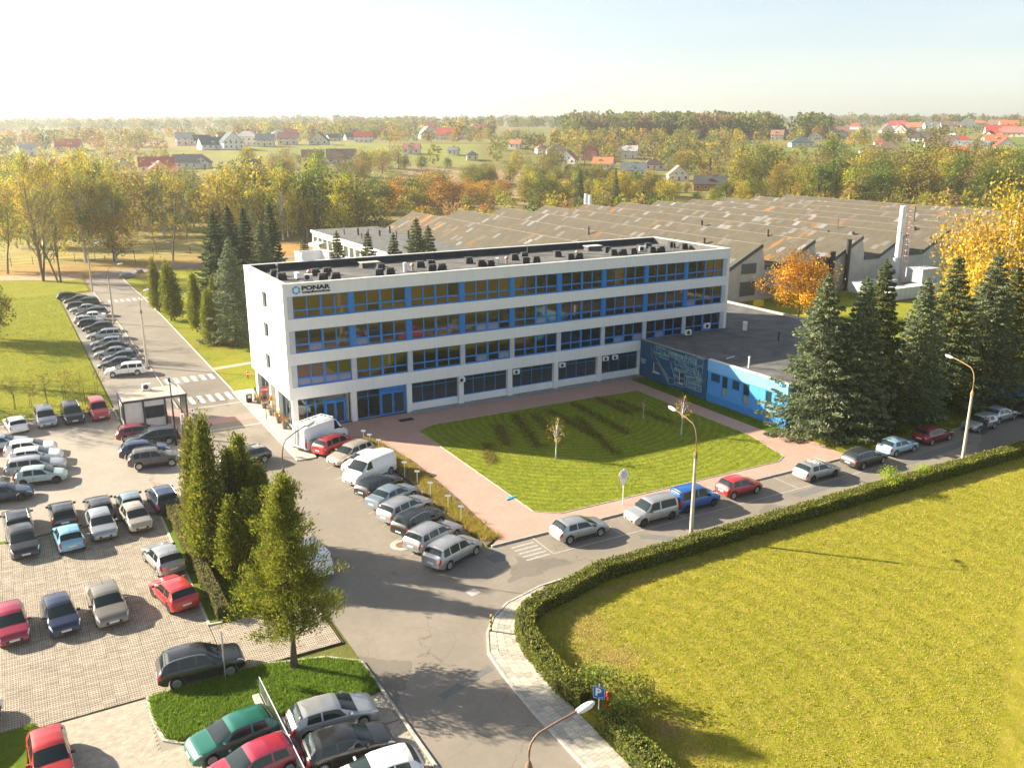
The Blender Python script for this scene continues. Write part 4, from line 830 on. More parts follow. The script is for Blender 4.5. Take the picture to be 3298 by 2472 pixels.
ac_unit('air_conditioner', 'white air conditioner on the gate hut roof', (-11.2, 11.3, 2.97), R(5))
# ------------------------------------------------------------ vehicles
def lin(pts, x):
    if x <= pts[0][0]: return pts[0][1]
    for (a, b), (c, d) in zip(pts, pts[1:]):
        if x <= c: return b + (d-b)*(x-a)/(c-a) if c > a else d
    return pts[-1][1]
TYRE = M('tyre', (.018, .018, .019), .85); RIM = M('alloy_rim', (.52, .53, .55), .3, metal=.85); RIMD = M('dark_rim', (.04, .04, .042), .5)
LAMPC = M('headlight_clear', (.62, .66, .70), .08, spec=.9, coat=.6); LAMPR = M('taillight_red', (.42, .012, .014), .12, coat=.8); PLATE = M('number_plate', (.70, .70, .68), .5); TRIM = M('black_trim', (.022, .022, .024), .6); RAILM = M('rail_metal', (.50, .50, .52), .35, metal=.6)
SEAM = M('seam_dark', (.02, .02, .021), .8)
def rim_mesh(spokes=5):
    mb = MB(); mb.lathe([(.215, -.02), (.225, .0), (.205, .012), (.19, .0)], 20)
    for k in range(spokes):
        a = 2*math.pi*k/spokes; c, s = math.cos(a), math.sin(a)
        mb.obox((.12*c, .12*s, .0), (.17, .062, .02), a)
    mb.lathe([(.055, -.01), (.055, .014), (.02, .018)], 10); mb.lathe([(.20, -.045), (.02, -.045)], 16); return mb.mesh('rim', 40)
RIMS = [rim_mesh(5), rim_mesh(7)]
TYRM = MB().lathe([(.20, -.1), (.285, -.1), (.31, -.07), (.31, .07), (.285, .1), (.22, .1), (.20, .06)], 22).mesh('tyre', 35)
SPEC = {  # x measured from the rear bumper as share of the length; top profile, belt, glass limits
 'small':  dict(L=3.80, W=1.64, H=1.46, fo=.74, wb=2.44, top=[(0, .62), (.015, .86), (.05, .98), (.13, 1.34), (.2, 1.43), (.36, 1.46), (.52, 1.41), (.57, 1.34), (.76, .97), (.8, .93), (.93, .80), (.985, .66), (1, .52)], belt=.90, ws=(.575, .765), rw=(.055, .15), doors=[(.18, .36), (.385, .60)], tl=(3.4, 5.6)),
 'hatch':  dict(L=4.22, W=1.76, H=1.46, fo=.84, wb=2.60, top=[(0, .62), (.012, .88), (.045, 1.0), (.12, 1.34), (.19, 1.42), (.36, 1.46), (.51, 1.42), (.56, 1.34), (.745, .98), (.79, .94), (.93, .82), (.985, .68), (1, .52)], belt=.93, ws=(.565, .75), rw=(.05, .14), doors=[(.17, .335), (.355, .585)], tl=(3.5, 5.4)),
 'sedan':  dict(L=4.58, W=1.76, H=1.44, fo=.88, wb=2.66, top=[(0, .66), (.012, .92), (.04, 1.02), (.15, 1.05), (.28, 1.36), (.34, 1.42), (.45, 1.44), (.54, 1.41), (.585, 1.33), (.735, .98), (.78, .94), (.94, .80), (.985, .66), (1, .5)], belt=.92, ws=(.59, .74), rw=(.16, .275), doors=[(.25, .415), (.435, .62)], tl=(3.5, 5.2)),
 'wagon':  dict(L=4.65, W=1.78, H=1.49, fo=.88, wb=2.68, top=[(0, .62), (.012, .9), (.04, 1.02), (.09, 1.36), (.13, 1.44), (.36, 1.49), (.53, 1.45), (.58, 1.36), (.745, .99), (.79, .95), (.94, .81), (.985, .67), (1, .5)], belt=.94, ws=(.585, .75), rw=(.045, .105), doors=[(.1, .225), (.245, .425), (.445, .62)], tl=(3.5, 5.5), rails=True),
 'suv':    dict(L=4.36, W=1.84, H=1.66, fo=.82, wb=2.66, top=[(0, .72), (.012, 1.0), (.04, 1.12), (.1, 1.5), (.15, 1.60), (.36, 1.66), (.53, 1.61), (.57, 1.53), (.72, 1.13), (.765, 1.08), (.94, .97), (.985, .8), (1, .6)], belt=1.05, ws=(.575, .725), rw=(.045, .115), doors=[(.12, .235), (.255, .43), (.45, .60)], tl=(3.4, 5.3), rails=True, wr=1.1, sill=.30),
 'mpv':    dict(L=4.50, W=1.82, H=1.64, fo=.84, wb=2.72, top=[(0, .66), (.012, .96), (.04, 1.06), (.085, 1.48), (.13, 1.58), (.36, 1.64), (.56, 1.58), (.62, 1.48), (.80, 1.03), (.84, .98), (.94, .86), (.985, .7), (1, .52)], belt=.98, ws=(.625, .81), rw=(.045, .1), doors=[(.105, .24), (.26, .45), (.47, .655)], tl=(3.5, 5.7), rails=True),
 'minivan': dict(L=4.20, W=1.74, H=1.80, fo=.80, wb=2.66, top=[(0, .7), (.008, 1.1), (.02, 1.6), (.05, 1.76), (.3, 1.80), (.56, 1.77), (.62, 1.69), (.755, 1.12), (.79, 1.06), (.94, .92), (.985, .76), (1, .55)], belt=1.05, ws=(.625, .76), rw=(.022, .05), doors=[(.07, .42), (.45, .66)], tl=(3.2, 5.4)),
 'van':    dict(L=4.80, W=1.90, H=1.97, fo=.84, wb=3.10, top=[(0, .6), (.006, 1.2), (.015, 1.78), (.04, 1.92), (.3, 1.97), (.62, 1.96), (.69, 1.86), (.845, 1.22), (.87, 1.14), (.95, .98), (.985, .78), (1, .55)], belt=1.16, ws=(.70, .855), rw=None, doors=[(.60, .745)], tl=(2.8, 4.9)),
 'van_large': dict(L=5.55, W=2.05, H=2.45, fo=.86, wb=3.55, top=[(0, .6), (.006, 1.4), (.012, 2.2), (.035, 2.40), (.3, 2.45), (.66, 2.43), (.72, 2.32), (.86, 1.35), (.885, 1.22), (.955, 1.05), (.985, .82), (1, .55)], belt=1.35, ws=(.73, .868), rw=None, doors=[(.655, .775)], tl=(2.6, 4.6)),
}
CARM = {}
def car_meshes(kind):
    if kind in CARM: return CARM[kind]
    S = SPEC[kind]; L, W, H = S['L'], S['W'], S['H']; hw = W/2; wr = S.get('wr', 1.0); rad = .31*wr; ar = rad+.06
    xf_ = L/2-S['fo']; xr_ = xf_-S['wb']; top = [(p[0]*L-L/2, p[1]) for p in S['top']]; sill = S.get('sill', .22); belt = S['belt']
    wsx = (S['ws'][0]*L-L/2, S['ws'][1]*L-L/2); rwx = tuple(v*L-L/2 for v in S['rw']) if S['rw'] else None
    roof_a = (rwx[1] if rwx else -L/2+.06); roof_b = wsx[0]
    isvan = kind.startswith('van') 
    def zlow(x):
        z = lin([(-L/2, sill+.16), (-L/2+.25, sill+.03), (-L/2+.5, sill), (L/2-.5, sill), (L/2-.2, sill+.02), (L/2, sill+.1)], x)
        for c in (xf_, xr_):
            d = abs(x-c)
            if d < ar: z = max(z, rad + math.sqrt(ar*ar-d*d))
        return z
    def halfw(x):
        t = abs(x)/(L/2); return hw*(1-.20*max(0, (t-.72)/.28)**2.6) if x > 0 else hw*(1-.13*max(0, (t-.78)/.22)**2.2)
    def section(x):
        zc = lin(top, x); w = halfw(x); zl = zlow(x); zb = min(belt + .05*(-x/L), zc-.05) ; zb = max(zb, zl+.12) if zb < zl+.12 else zb
        k = max(0., min(1., (zc-belt)/(H-belt)))       # 0 on bonnet/boot, 1 on roof
        tumble = (.20 if not isvan else .13)*W/1.76
        wt = (w-.10)*(1-k) + (w-.03-tumble)*k
        ze = zc - (.035 + .045*k); ze = max(ze, zb+.01)
        zm = max(sill+.33, zl+.035); zm = min(zm, zb-.06)
        return [(0, zl), (w-.09, zl), (w-.025, zl+.02), (w, zm), (w-.012, zb-.055), (w-.05, zb), (wt, ze), (wt*.72, zc-.012-.006*k), (0, zc)]
    def P(x, t):
        s = section(x); i = min(7, int(t)); a = t-i; y = s[i][0]+(s[i+1][0]-s[i][0])*a; z = s[i][1]+(s[i+1][1]-s[i][1])*a; return Vector((x, y, z))
    def nrm(x, t):
        e = .02; x0, x1 = max(-L/2, x-e), min(L/2, x+e); du = P(x1, t)-P(x0, t); dv = P(x, min(8, t+.05))-P(x, max(0, t-.05)); n = du.cross(dv)
        return -n.normalized() if n.length > 1e-9 and n.normalized().dot(Vector((0, P(x, t).y, P(x, t).z-.7))) < 0 else (n.normalized() if n.length > 1e-9 else Vector((0, 0, 1)))
    def patch(mb, xa, xb, ta, tb, nx, nt, off, sgn=1, xa2=None, xb2=None):
        """xa2/xb2: x limits at the upper edge, for slanted ends"""
        xa2 = xa if xa2 is None else xa2; xb2 = xb if xb2 is None else xb2; n0 = len(mb.v)
        for j in range(nt+1):
            f = j/nt
            for i in range(nx+1):
                g = i/nx; x = (xa+(xa2-xa)*f)*(1-g)+(xb+(xb2-xb)*f)*g; t = ta+(tb-ta)*f
                p = P(x, t)+nrm(x, t)*off; mb.v.append((p.x, p.y*sgn, p.z))
        for j in range(nt):
            for i in range(nx):
                q = (n0+j*(nx+1)+i, n0+j*(nx+1)+i+1, n0+(j+1)*(nx+1)+i+1, n0+(j+1)*(nx+1)+i); mb.f.append(q if sgn < 0 else q[::-1])
    xs = {round(p[0], 4) for p in top}
    for c in (xf_, xr_):
        for q in np.linspace(-1, 1, 13): xs.add(round(c+ar*math.sin(q*math.pi/2), 4))
        xs.add(round(c-ar-.005, 4)); xs.add(round(c+ar+.005, 4))
    for q in np.linspace(-L/2, L/2, 18): xs.add(round(q, 4))
    xs = sorted(xs); xs = [x for i, x in enumerate(xs) if i == 0 or x-xs[i-1] > .012]; xs[-1] = L/2
    mb = MB(); rings = []
    for x in xs:
        s = section(x); ring = [(x, -y, z) for y, z in s[1:-1]][::1]; pts = [(x, 0, s[0][1])] + [(x, y, z) for y, z in s[1:-1]] + [(x, 0, s[8][1])] + [(x, -y, z) for y, z in reversed(s[1:-1])]
        rings.append(len(mb.v)); mb.v += pts
    k = 16
    for a, b in zip(rings, rings[1:]):
        for j in range(k): l = (j+1) % k; mb.f.append((a+j, b+j, b+l, a+l))
    mb.f.append(tuple(rings[0]+j for j in range(k))); mb.f.append(tuple(rings[-1]+j for j in range(k-1, -1, -1)))
    out = {'body': mb.mesh('body', 38), 'L': L, 'W': W, 'H': H, 'rad': rad, 'xw': (xf_, xr_), 'hw': halfw, 'wr': wr, 'belt': belt, 'ws': wsx}
    def full(xa, xb):
        mb = MB(); patch(mb, xa, xb, 6.06, 8, 5, 4, .012, 1); patch(mb, xa, xb, 6.06, 8, 5, 4, .012, -1); return mb
    out['windscreen'] = full(wsx[0]+.02, wsx[1]-.03).mesh('windscreen', 40)
    out['rear_window'] = full(rwx[0]+.03, rwx[1]-.02).mesh('rear_window', 40) if rwx else None
    sw_ = []
    for di, (a, b) in enumerate(S['doors']):
        xa, xb = a*L-L/2, b*L-L/2
        last = di == len(S['doors'])-1; first = di == 0
        for sg in (1, -1):
            m_ = MB(); up = 5.92
            xb2 = min(xb, wsx[0]-.05) if last else xb; xa2 = xa+(.10 if first else 0); xb0 = min(xb+(.16 if last else 0), wsx[1]-.22)
            patch(m_, xa, xb0, 5.05, up, 6, 3, .008, sg, xa2, xb2); sw_.append(m_.mesh('side_window', 40))
    out['side'] = sw_
    def two(fn, name, *a):
        r = []
        for sg in (1, -1): m_ = MB(); fn(m_, sg); r.append(m_.mesh(name, 40))
        return r
    out['head'] = two(lambda m_, sg: patch(m_, L/2-.46, L/2-.045, 4.25, 5.75, 6, 3, .008, sg, L/2-.36, L/2-.14), 'headlight')
    t0, t1 = S['tl']; out['tail'] = two(lambda m_, sg: patch(m_, -L/2+.006, -L/2+.17, t0, t1, 4, 4, .010, sg), 'taillight')
    m_ = MB()
    for sg in (1, -1):
        for a, b in S['doors']:
            for x in (a*L-L/2-.02, b*L-L/2+.02):
                if all(abs(x-c) > ar-.02 for c in (xf_, xr_)): patch(m_, x-.007, x+.007, 2.2, 4.96, 1, 4, .003, sg)
        patch(m_, wsx[1]+.02, L/2-.3, 5.9, 5.96, 4, 1, .004, sg)
    out['seams'] = m_.mesh('door_seams')
    out['skirt'] = two(lambda m_, sg: patch(m_, xr_+ar+.05, xf_-ar-.05, 2.05, 2.5, 3, 1, .006, sg), 'side_skirt')
    m_ = MB(); m_.box(L/2-.05, L/2+.012, -.42, .42, sill+.14, sill+.30); out['grille'] = m_.mesh('grille')
    m_ = MB(); m_.box(L/2-.03, L/2+.02, -.26, .26, sill+.20, sill+.31); out['plate_f'] = m_.mesh('number_plate')
    m_ = MB(); zpl = .72 if not isvan else .62; m_.box(-L/2-.018, -L/2+.03, -.26, .26, zpl-.16+.0, zpl-.05); out['plate_r'] = m_.mesh('number_plate')
    m_ = MB(); m_.box(-L/2-.012, -L/2+.06, -hw*.72, hw*.72, sill+.13, sill+.24); out['bumper'] = m_.mesh('bumper_trim')
    mir = MB().obox((0, 0, 0), (.10, .19, .13), 0); mir.v = [(x+(.03 if z > 0 else 0), y, z*(1 if abs(y) < .2 else .7)) for x, y, z in mir.v]; out['mirror'] = mir.mesh('mirror')
    m_ = MB()
    for a, b in S['doors'][-2:]: m_.obox(((a)*L-L/2+.10, 0, 0), (.17, .03, .03))
    out['handle'] = MB().box(-.085, .085, -.012, .012, -.016, .016).mesh('door_handle'); out['hx'] = [a*L-L/2+.12 for a, b in S['doors'][-2:]]; out['hy'] = halfw(0)-.004
    if S.get('rails'):
        r_ = []
        for sg in (1, -1):
            pts = []
            for x in np.linspace(roof_a+.05, roof_b-.1, 8): p = P(x, 6.12); pts.append((x, p.y*sg, p.z+(.045 if roof_a+.1 < x < roof_b-.15 else .012)))
            r_.append(MB().tube(pts, .022, 6).mesh('roof_rail', 60))
        out['rails'] = r_
    zr = lin(top, roof_a+.25); out['ant'] = (roof_a+.22, zr); out['antm'] = MB().cyl((0, 0, -.02), (-.16, 0, .22), .012, .006, 5).mesh('aerial')
    out['wiper'] = None
    CARM[kind] = out; return out
PAINT = {}
COLS = {'black': (.012, .012, .014), 'dgrey': (.05, .052, .056), 'grey': (.24, .25, .26), 'silver': (.40, .41, .42), 'white': (.80, .80, .79), 'greyblue': (.25, .31, .36), 'bluegrey': (.38, .45, .52), 'dblue': (.02, .04, .09), 'navy': (.012, .022, .06), 'mint': (.44, .56, .52), 'dred': (.20, .015, .022), 'red': (.45, .03, .03), 'crimson': (.30, .012, .04), 'brown': (.13, .11, .095), 'lblue': (.20, .46, .64), 'lblue2': (.36, .54, .66), 'beige': (.50, .43, .34), 'bronze': (.24, .21, .17), 'green': (.008, .14, .10), 'blue': (.01, .10, .36)}
METALLIC = {'silver': .5, 'grey': .4, 'greyblue': .4, 'bluegrey': .4, 'mint': .25, 'lblue': .25, 'lblue2': .3, 'beige': .35, 'bronze': .4, 'brown': .4, 'dgrey': .3, 'green': .3}
def paint(c):
    if c not in PAINT:
        m, nt, b = nodes_of('paint_'+c); col = COLS[c]; v = coords(nt, 'Object'); f = noise_tex(nt, v, 3, 4, .6)
        cc = mixc(nt, ramp(nt, f, .4, .75), col, tuple(min(1, x*.9+.012) for x in col)); nt.links.new(cc, b.inputs['Base Color'])
        b.inputs['Metallic'].default_value = METALLIC.get(c, 0); b.inputs['Roughness'].default_value = .32; b.inputs['Coat Weight'].default_value = .8; b.inputs['Coat Roughness'].default_value = .05; PAINT[c] = m
    return PAINT[c]
def make_car(kind, colour, x, y, deg, label, group, z=0.012, scale=1.0, name=None, extras=()):
    C = car_meshes(kind); nm = name or {'van': 'delivery_van', 'van_large': 'panel_van', 'minivan': 'small_van'}.get(kind, 'parked_car')
    r_ = root(nm, label, 'van' if 'van' in kind else 'car', (x, y, z), R(deg), group); r_.scale = (scale, scale*random.uniform(.99, 1.01), scale*random.uniform(.985, 1.015)); L = C['L']; p = paint(colour)
    bodyo = obj('body', C['body'], p, r_)
    obj('windscreen', C['windscreen'], GLASS_CAR, r_)
    if C['rear_window']: obj('rear_window', C['rear_window'], GLASS_CAR, r_)
    for m in C['side']: obj('side_window', m, GLASS_CAR, r_)
    for m in C['head']: obj('headlight', m, LAMPC, r_)
    for m in C['tail']: obj('taillight', m, LAMPR, r_)
    tag(obj('door_seams', C['seams'], SEAM, bodyo), kind='stuff'); [obj('side_skirt', m, TRIM, bodyo) for m in C['skirt']]; obj('grille', C['grille'], TRIM, r_); obj('bumper_trim', C['bumper'], TRIM if kind in ('suv', 'van', 'van_large', 'minivan') else p, r_)
    obj('number_plate', C['plate_f'], PLATE, r_); obj('number_plate', C['plate_r'], PLATE, r_)
    rm = RIMS[random.randrange(2)]; rmat = RIM if random.random() < .8 else RIMD
    for xw in C['xw']:
        for sg in (1, -1):
            wy = C['hw'](xw)-.115
            wo = bpy.data.objects.new('wheel', None); COL.objects.link(wo); wo.parent = r_; wo.location = (xw, sg*wy, C['rad']); wo.rotation_euler = (R(-90*sg), 0, R(random.uniform(-4, 4))); s = C['rad']/.31; wo.scale = (s, s, 1)
            obj('tyre', TYRM, TYRE, wo); obj('rim', rm, rmat, wo, (0, 0, .085))
    for sg in (1, -1): obj('mirror', C['mirror'], p if random.random() < .7 else TRIM, r_, (C['ws'][1]-.38, sg*(C['hw'](C['ws'][1]-.3)+.06), C['belt']+.06))
    for hx in C['hx']:
        for sg in (1, -1): obj('door_handle', C['handle'], p, r_, (hx, sg*C['hy'], C['belt']-.14))
    if C.get('rails') and 'norails' not in extras:
        for m in C['rails']: obj('roof_rail', m, RAILM, r_)
    obj('aerial', C['antm'], TRIM, r_, (C['ant'][0], 0, C['ant'][1]))
    if 'bars' in extras:
        for xb in (-.55, .25): MB().box(xb-.03, xb+.03, -.62, .62, 1.5, 1.53).box(xb-.02, xb+.02, -.6, -.56, 1.38, 1.5).box(xb-.02, xb+.02, .56, .6, 1.38, 1.5).build('roof_bar', RAILM, r_)
    if 'ladderrack' in extras:
        m_ = MB(); H_ = C['H']
        for yy in (-.8, -.25, .3, .8): m_.box(-2.3, .9, yy-.03, yy+.03, H_+.1, H_+.14)
        for k in range(9): m_.box(-2.3+.4*k-.04, -2.3+.4*k+.04, -.85, .85, H_+.141, H_+.16)
        for k in range(4): m_.box(-2.2+.95*k, -2.14+.95*k, -.85, -.79, H_-.05, H_+.1).box(-2.2+.95*k, -2.14+.95*k, .79, .85, H_-.05, H_+.1)
        m_.build('roof_rack', WPAINT, r_)
        m_ = MB()
        for yy in (.25, .6): m_.box(-L/2-.07, -L/2-.03, yy-.02, yy+.02, .7, H_-.1)
        for k in range(6): m_.box(-L/2-.065, -L/2-.035, .25, .6, .8+.26*k, .83+.26*k)
        m_.build('rear_ladder', RAILM, r_)
        MB().box(-L/2+.5, .3, C['hw'](0)-.004, C['hw'](0)+.02, 1.15, 1.2).build('slide_rail', TRIM, r_); MB().box(-L/2+.5, .3, -C['hw'](0)-.02, -C['hw'](0)+.004, 1.15, 1.2).build('slide_rail', TRIM, r_)
        MB().box(-L/2-.03, -L/2-.012, -.02, .02, .7, H_-.25).build('door_gap', SEAM, r_)
    return r_
A_, B_, D_ = 'cars parked along the side street', 'cars parked in the upper car park', 'cars parked in the lower car park'
F_, S_, W_ = 'cars parked in the slanted front row', 'cars parked along the street by the lawn', 'cars parked at the bottom lot'
CARS = [
 ('hatch','black',-13.1,89.1,0,'black hatchback, farthest car of the side street row',A_), ('sedan','dgrey',-12.1,84.4,176,'dark grey saloon, second from the far end of the side street row',A_), ('wagon','black',-11.4,81.5,174,'black square-backed estate third from the far end of the side street row',A_),
 ('hatch','dgrey',-12.3,77.9,-4,'dark grey hatchback, fourth from the far end of the side street row',A_), ('sedan','silver',-11.9,75.0,174,'silver saloon, fifth from the far end of the side street row',A_), ('wagon','dgrey',-11.2,71.2,174,'dark estate, sixth from the far end of the side street row',A_),
 ('sedan','white',-11.7,67.6,174,'white saloon in the far half of the side street row',A_), ('hatch','silver',-12.2,64.9,-5,'silver hatchback just beyond the black one parked tail to the grass',A_), ('hatch','black',-11.9,61.9,-5,'black hatchback parked tail to the grass mid side street row',A_), ('hatch','black',-11.5,58.5,172,'black hatchback with silver wheels beside the silver estate',A_),
 ('wagon','silver',-11.2,52.7,172,'silver estate in the middle of the side street row',A_), ('hatch','greyblue',-11.4,47.3,172,'grey-blue hatchback next after the silver estate on the side street',A_), ('sedan','black',-11.2,44.2,172,'black saloon beside the grey-blue hatchback on the side street',A_), ('sedan','grey',-11.4,40.8,172,'grey saloon between a black saloon and a navy hatchback on the side street',A_),
 ('hatch','dblue',-10.9,37.7,172,'navy hatchback third from the near end of the side street row',A_), ('sedan','black',-11.5,34.5,172,'black saloon second from the near end, beside the white estate',A_), ('wagon','white',-11.1,30.7,173,'white estate, nearest car of the side street row',A_),
 ('hatch','white',-23.0,14.0,98,'white hatchback with tail to the camera at the top of the upper car park',B_), ('mpv','silver',-20.4,14.9,-86,'silver people carrier facing the camera by the staked saplings',B_), ('mpv','black',-18.0,14.8,-87,'black people carrier facing the camera beside the red van',B_), ('minivan','red',-15.6,14.6,-87,'red small van facing the camera by the gate hut',B_),
 ('sedan','bluegrey',-24.3,8.2,-4,'silver-blue saloon cut by the left edge above the white hatchbacks',B_), ('hatch','white',-22.0,5.4,-6,'white hatchback below the silver-blue saloon',B_), ('hatch','white',-21.7,2.8,-6,'white hatchback between another white one and the silver estate',B_), ('wagon','silver',-21.8,.3,-6,'silver estate above the pale mint small car',B_), ('small','mint',-21.5,-2.4,-8,'pale mint three-door small car in the upper car park',B_),
 ('sedan','navy',-24.4,-5.0,-6,'navy saloon at the left edge below the mint small car',B_), ('hatch','silver',-27.1,3.2,-5,'silver car whose nose shows at the left edge beside the white hatchbacks',B_), ('hatch','white',-26.9,.6,-5,'white car whose nose shows at the left edge beside the silver estate',B_), ('sedan','silver',-26.5,-2.0,-5,'silver car whose nose shows at the left edge beside the mint small car',B_),
 ('hatch','dred',-12.9,5.5,-3,'dark red hatchback beside the gate hut',B_), ('wagon','black',-12.0,3.2,175,'black estate with bonnet scoop parked below the dark red hatchback',B_), ('hatch','dblue',-13.2,.1,-5,'dark blue hatchback between black estate and brown off-roader',B_), ('suv','brown',-12.8,-2.8,-7,'grey-brown off-roader beside the thujas',B_),
 ('hatch','dgrey',-5.9,-6.4,-165,'dark grey hatchback driving across the apron beyond the thujas',None),
 ('suv','black',-23.4,-12.0,93,'black off-roader with tail to the camera at the left end of the lower car park',D_), ('hatch','black',-20.5,-11.5,92,'black hatchback behind the light blue small car',D_), ('hatch','dgrey',-18.0,-11.7,92,'dark grey hatchback behind the silver hatchback with round lamps',D_), ('small','greyblue',-15.9,-11.8,92,'grey-blue small car behind the beige small car',D_), ('mpv','navy',-13.6,-12.3,94,'navy people carrier at the end of the low hedge',D_),
 ('hatch','black',-23.2,-15.6,-86,'black hatchback facing the camera at the left of the lower car park',D_), ('small','lblue',-20.4,-16.3,94,'light blue small car with tail to the camera',D_), ('hatch','silver',-18.2,-15.2,-88,'silver hatchback facing the camera beside the light blue small car',D_), ('small','beige',-15.9,-15.2,-84,'beige small car facing the camera near the low hedge',D_),
 ('hatch','silver',-15.2,-22.9,99,'silver hatchback with tail to the camera beside the low hedge',D_), ('hatch','red',-15.4,-28.0,102,'red hatchback with tail to the camera at the end of the low hedge',D_), ('small','crimson',-24.1,-27.3,-86,'crimson small car facing the camera at the left edge',D_), ('small','navy',-21.6,-27.6,-84,'navy small car facing the camera between crimson and bronze cars',D_), ('sedan','bronze',-19.1,-27.5,-86,'bronze-grey saloon facing the camera alone in the lower car park',D_),
 ('small','red',-22.8,-41.0,-87,'bright red small car at the bottom left corner',W_), ('hatch','white',-26.2,-36.5,60,'silver-white car whose tail shows at the left edge above the red small car',W_), ('suv','black',-15.5,-36.9,-4,'black off-roader with roof rails beside the grass island',W_), ('hatch','green',-15.3,-43.5,186,'dark green hatchback left of the railing',W_), ('hatch','crimson',-15.0,-46.0,186,'crimson hatchback below the green one at the bottom edge',W_),
 ('hatch','silver',-10.8,-44.3,-4,'silver hatchback right of the railing under the conifer',W_), ('hatch','black',-10.9,-46.8,-5,'black hatchback beside the silver one right of the railing',W_), ('hatch','white',-10.5,-49.3,176,'white hatchback at the bottom edge right of the railing',W_),
 ('van_large','white',1.4,-4.6,26,'tall white panel van with roof rack by the office corner',F_,('ladderrack',)), ('mpv','red',2.0,-6.9,26,'red people carrier beside the tall white van',F_,('norails',)), ('wagon','beige',2.4,-9.9,205,'beige estate facing the drive beside the red people carrier',F_), ('sedan','white',2.9,-12.3,205,'white car half hidden behind the white delivery van',F_), ('van','white',2.3,-14.8,205,'low-roofed white delivery van facing the drive in the front row',F_),
 ('hatch','black',1.9,-18.0,24,'black hatchback just after the white delivery van',F_), ('sedan','greyblue',2.0,-20.5,24,'grey-blue saloon in the middle of the front row',F_), ('wagon','silver',1.9,-23.2,24,'silver estate with roof rails between grey-blue saloon and black crossover',F_), ('suv','black',1.8,-26.0,24,'black crossover third from the near end of the front row',F_), ('wagon','silver',1.8,-28.5,24,'silver estate second from the near end of the front row',F_), ('mpv','silver',1.9,-31.4,23,'silver people carrier, nearest in the front row',F_),
 ('hatch','silver',11.3,-32.6,0,'silver hatchback first by the promenade corner',S_), ('minivan','silver',17.5,-32.9,180,'silver small van facing left by the no stopping sign',S_), ('minivan','blue',21.9,-32.6,0,'bright blue small van behind the street lamp',S_), ('small','red',26.7,-32.4,0,'bright red small car on the street by the lawn',S_), ('hatch','silver',34.8,-33.0,1,'silver hatchback with roof bars at the end of the lawn',S_,('bars',)), ('wagon','dgrey',40.8,-32.9,2,'dark grey estate by the end of the red paving',S_), ('hatch','lblue2',45.9,-32.3,2,'pale blue hatchback at the first spruce',S_), ('hatch','dred',51.4,-31.9,2,'dark red hatchback in the shade of the spruces',S_), ('small','silver',58.4,-31.9,181,'silver small car with a man beside it',S_), ('sedan','silver',62.5,-31.2,3,'silver saloon near the blue fence',S_), ('hatch','black',67.2,-31.6,183,'black car at the right edge of the street',S_),
 ('van','white',-6.95,-27.9,94,'white van hidden behind the big conifer on the drive',None),
]
for c in CARS:
    zz = .075 if (c[6] == D_ and c[3] < -14) or (c[2] < -14 and -37.6 < c[3] < -32) else (.055 if c[3] < -40 else .012)
    make_car(c[0], c[1], c[2], c[3], c[4], c[5], c[6], zz, random.uniform(.975, 1.02), extras=c[7] if len(c) > 7 else ())
# ------------------------------------------------------------ vegetation
def unit(v): return v/np.maximum(np.linalg.norm(v, axis=1, keepdims=True), 1e-9)
def rnd_dirs(n): return unit(RNG.normal(size=(n, 3)))
def leaves(cen, size, axis=None, width=.5, cols=None, jit=.6):
    n = len(cen); size = np.broadcast_to(np.asarray(size, float).reshape(-1, 1), (n, 1)) if np.ndim(size) else np.full((n, 1), size)
    a = rnd_dirs(n) if axis is None else unit(axis + jit*rnd_dirs(n)); s = unit(np.cross(a, rnd_dirs(n)))
    L = size*.5; W = size*.5*width
    V = np.stack([cen-a*L, cen+s*W, cen+a*L, cen-s*W], 1).reshape(-1, 3); Fc = np.arange(4*n).reshape(-1, 4)
    C4 = np.repeat(cols, 4, 0) if cols is not None else None
    return V, Fc, C4
def pal(n, cols, amp=.22):
    c = np.array(cols)[RNG.integers(0, len(cols), n)]; return np.clip(c*(1+amp*RNG.normal(size=(n, 1))), .004, 1)
def merge(parts):
    V, Fc, C = [], [], []; o = 0
    for v, f, c in parts: V.append(v); Fc.append(f+o); C.append(c); o += len(v)
    return np.concatenate(V), np.concatenate(Fc), np.concatenate(C)
def leafmesh(name, parts): v, f, c = merge(parts); return np_mesh(name, v, f, c)
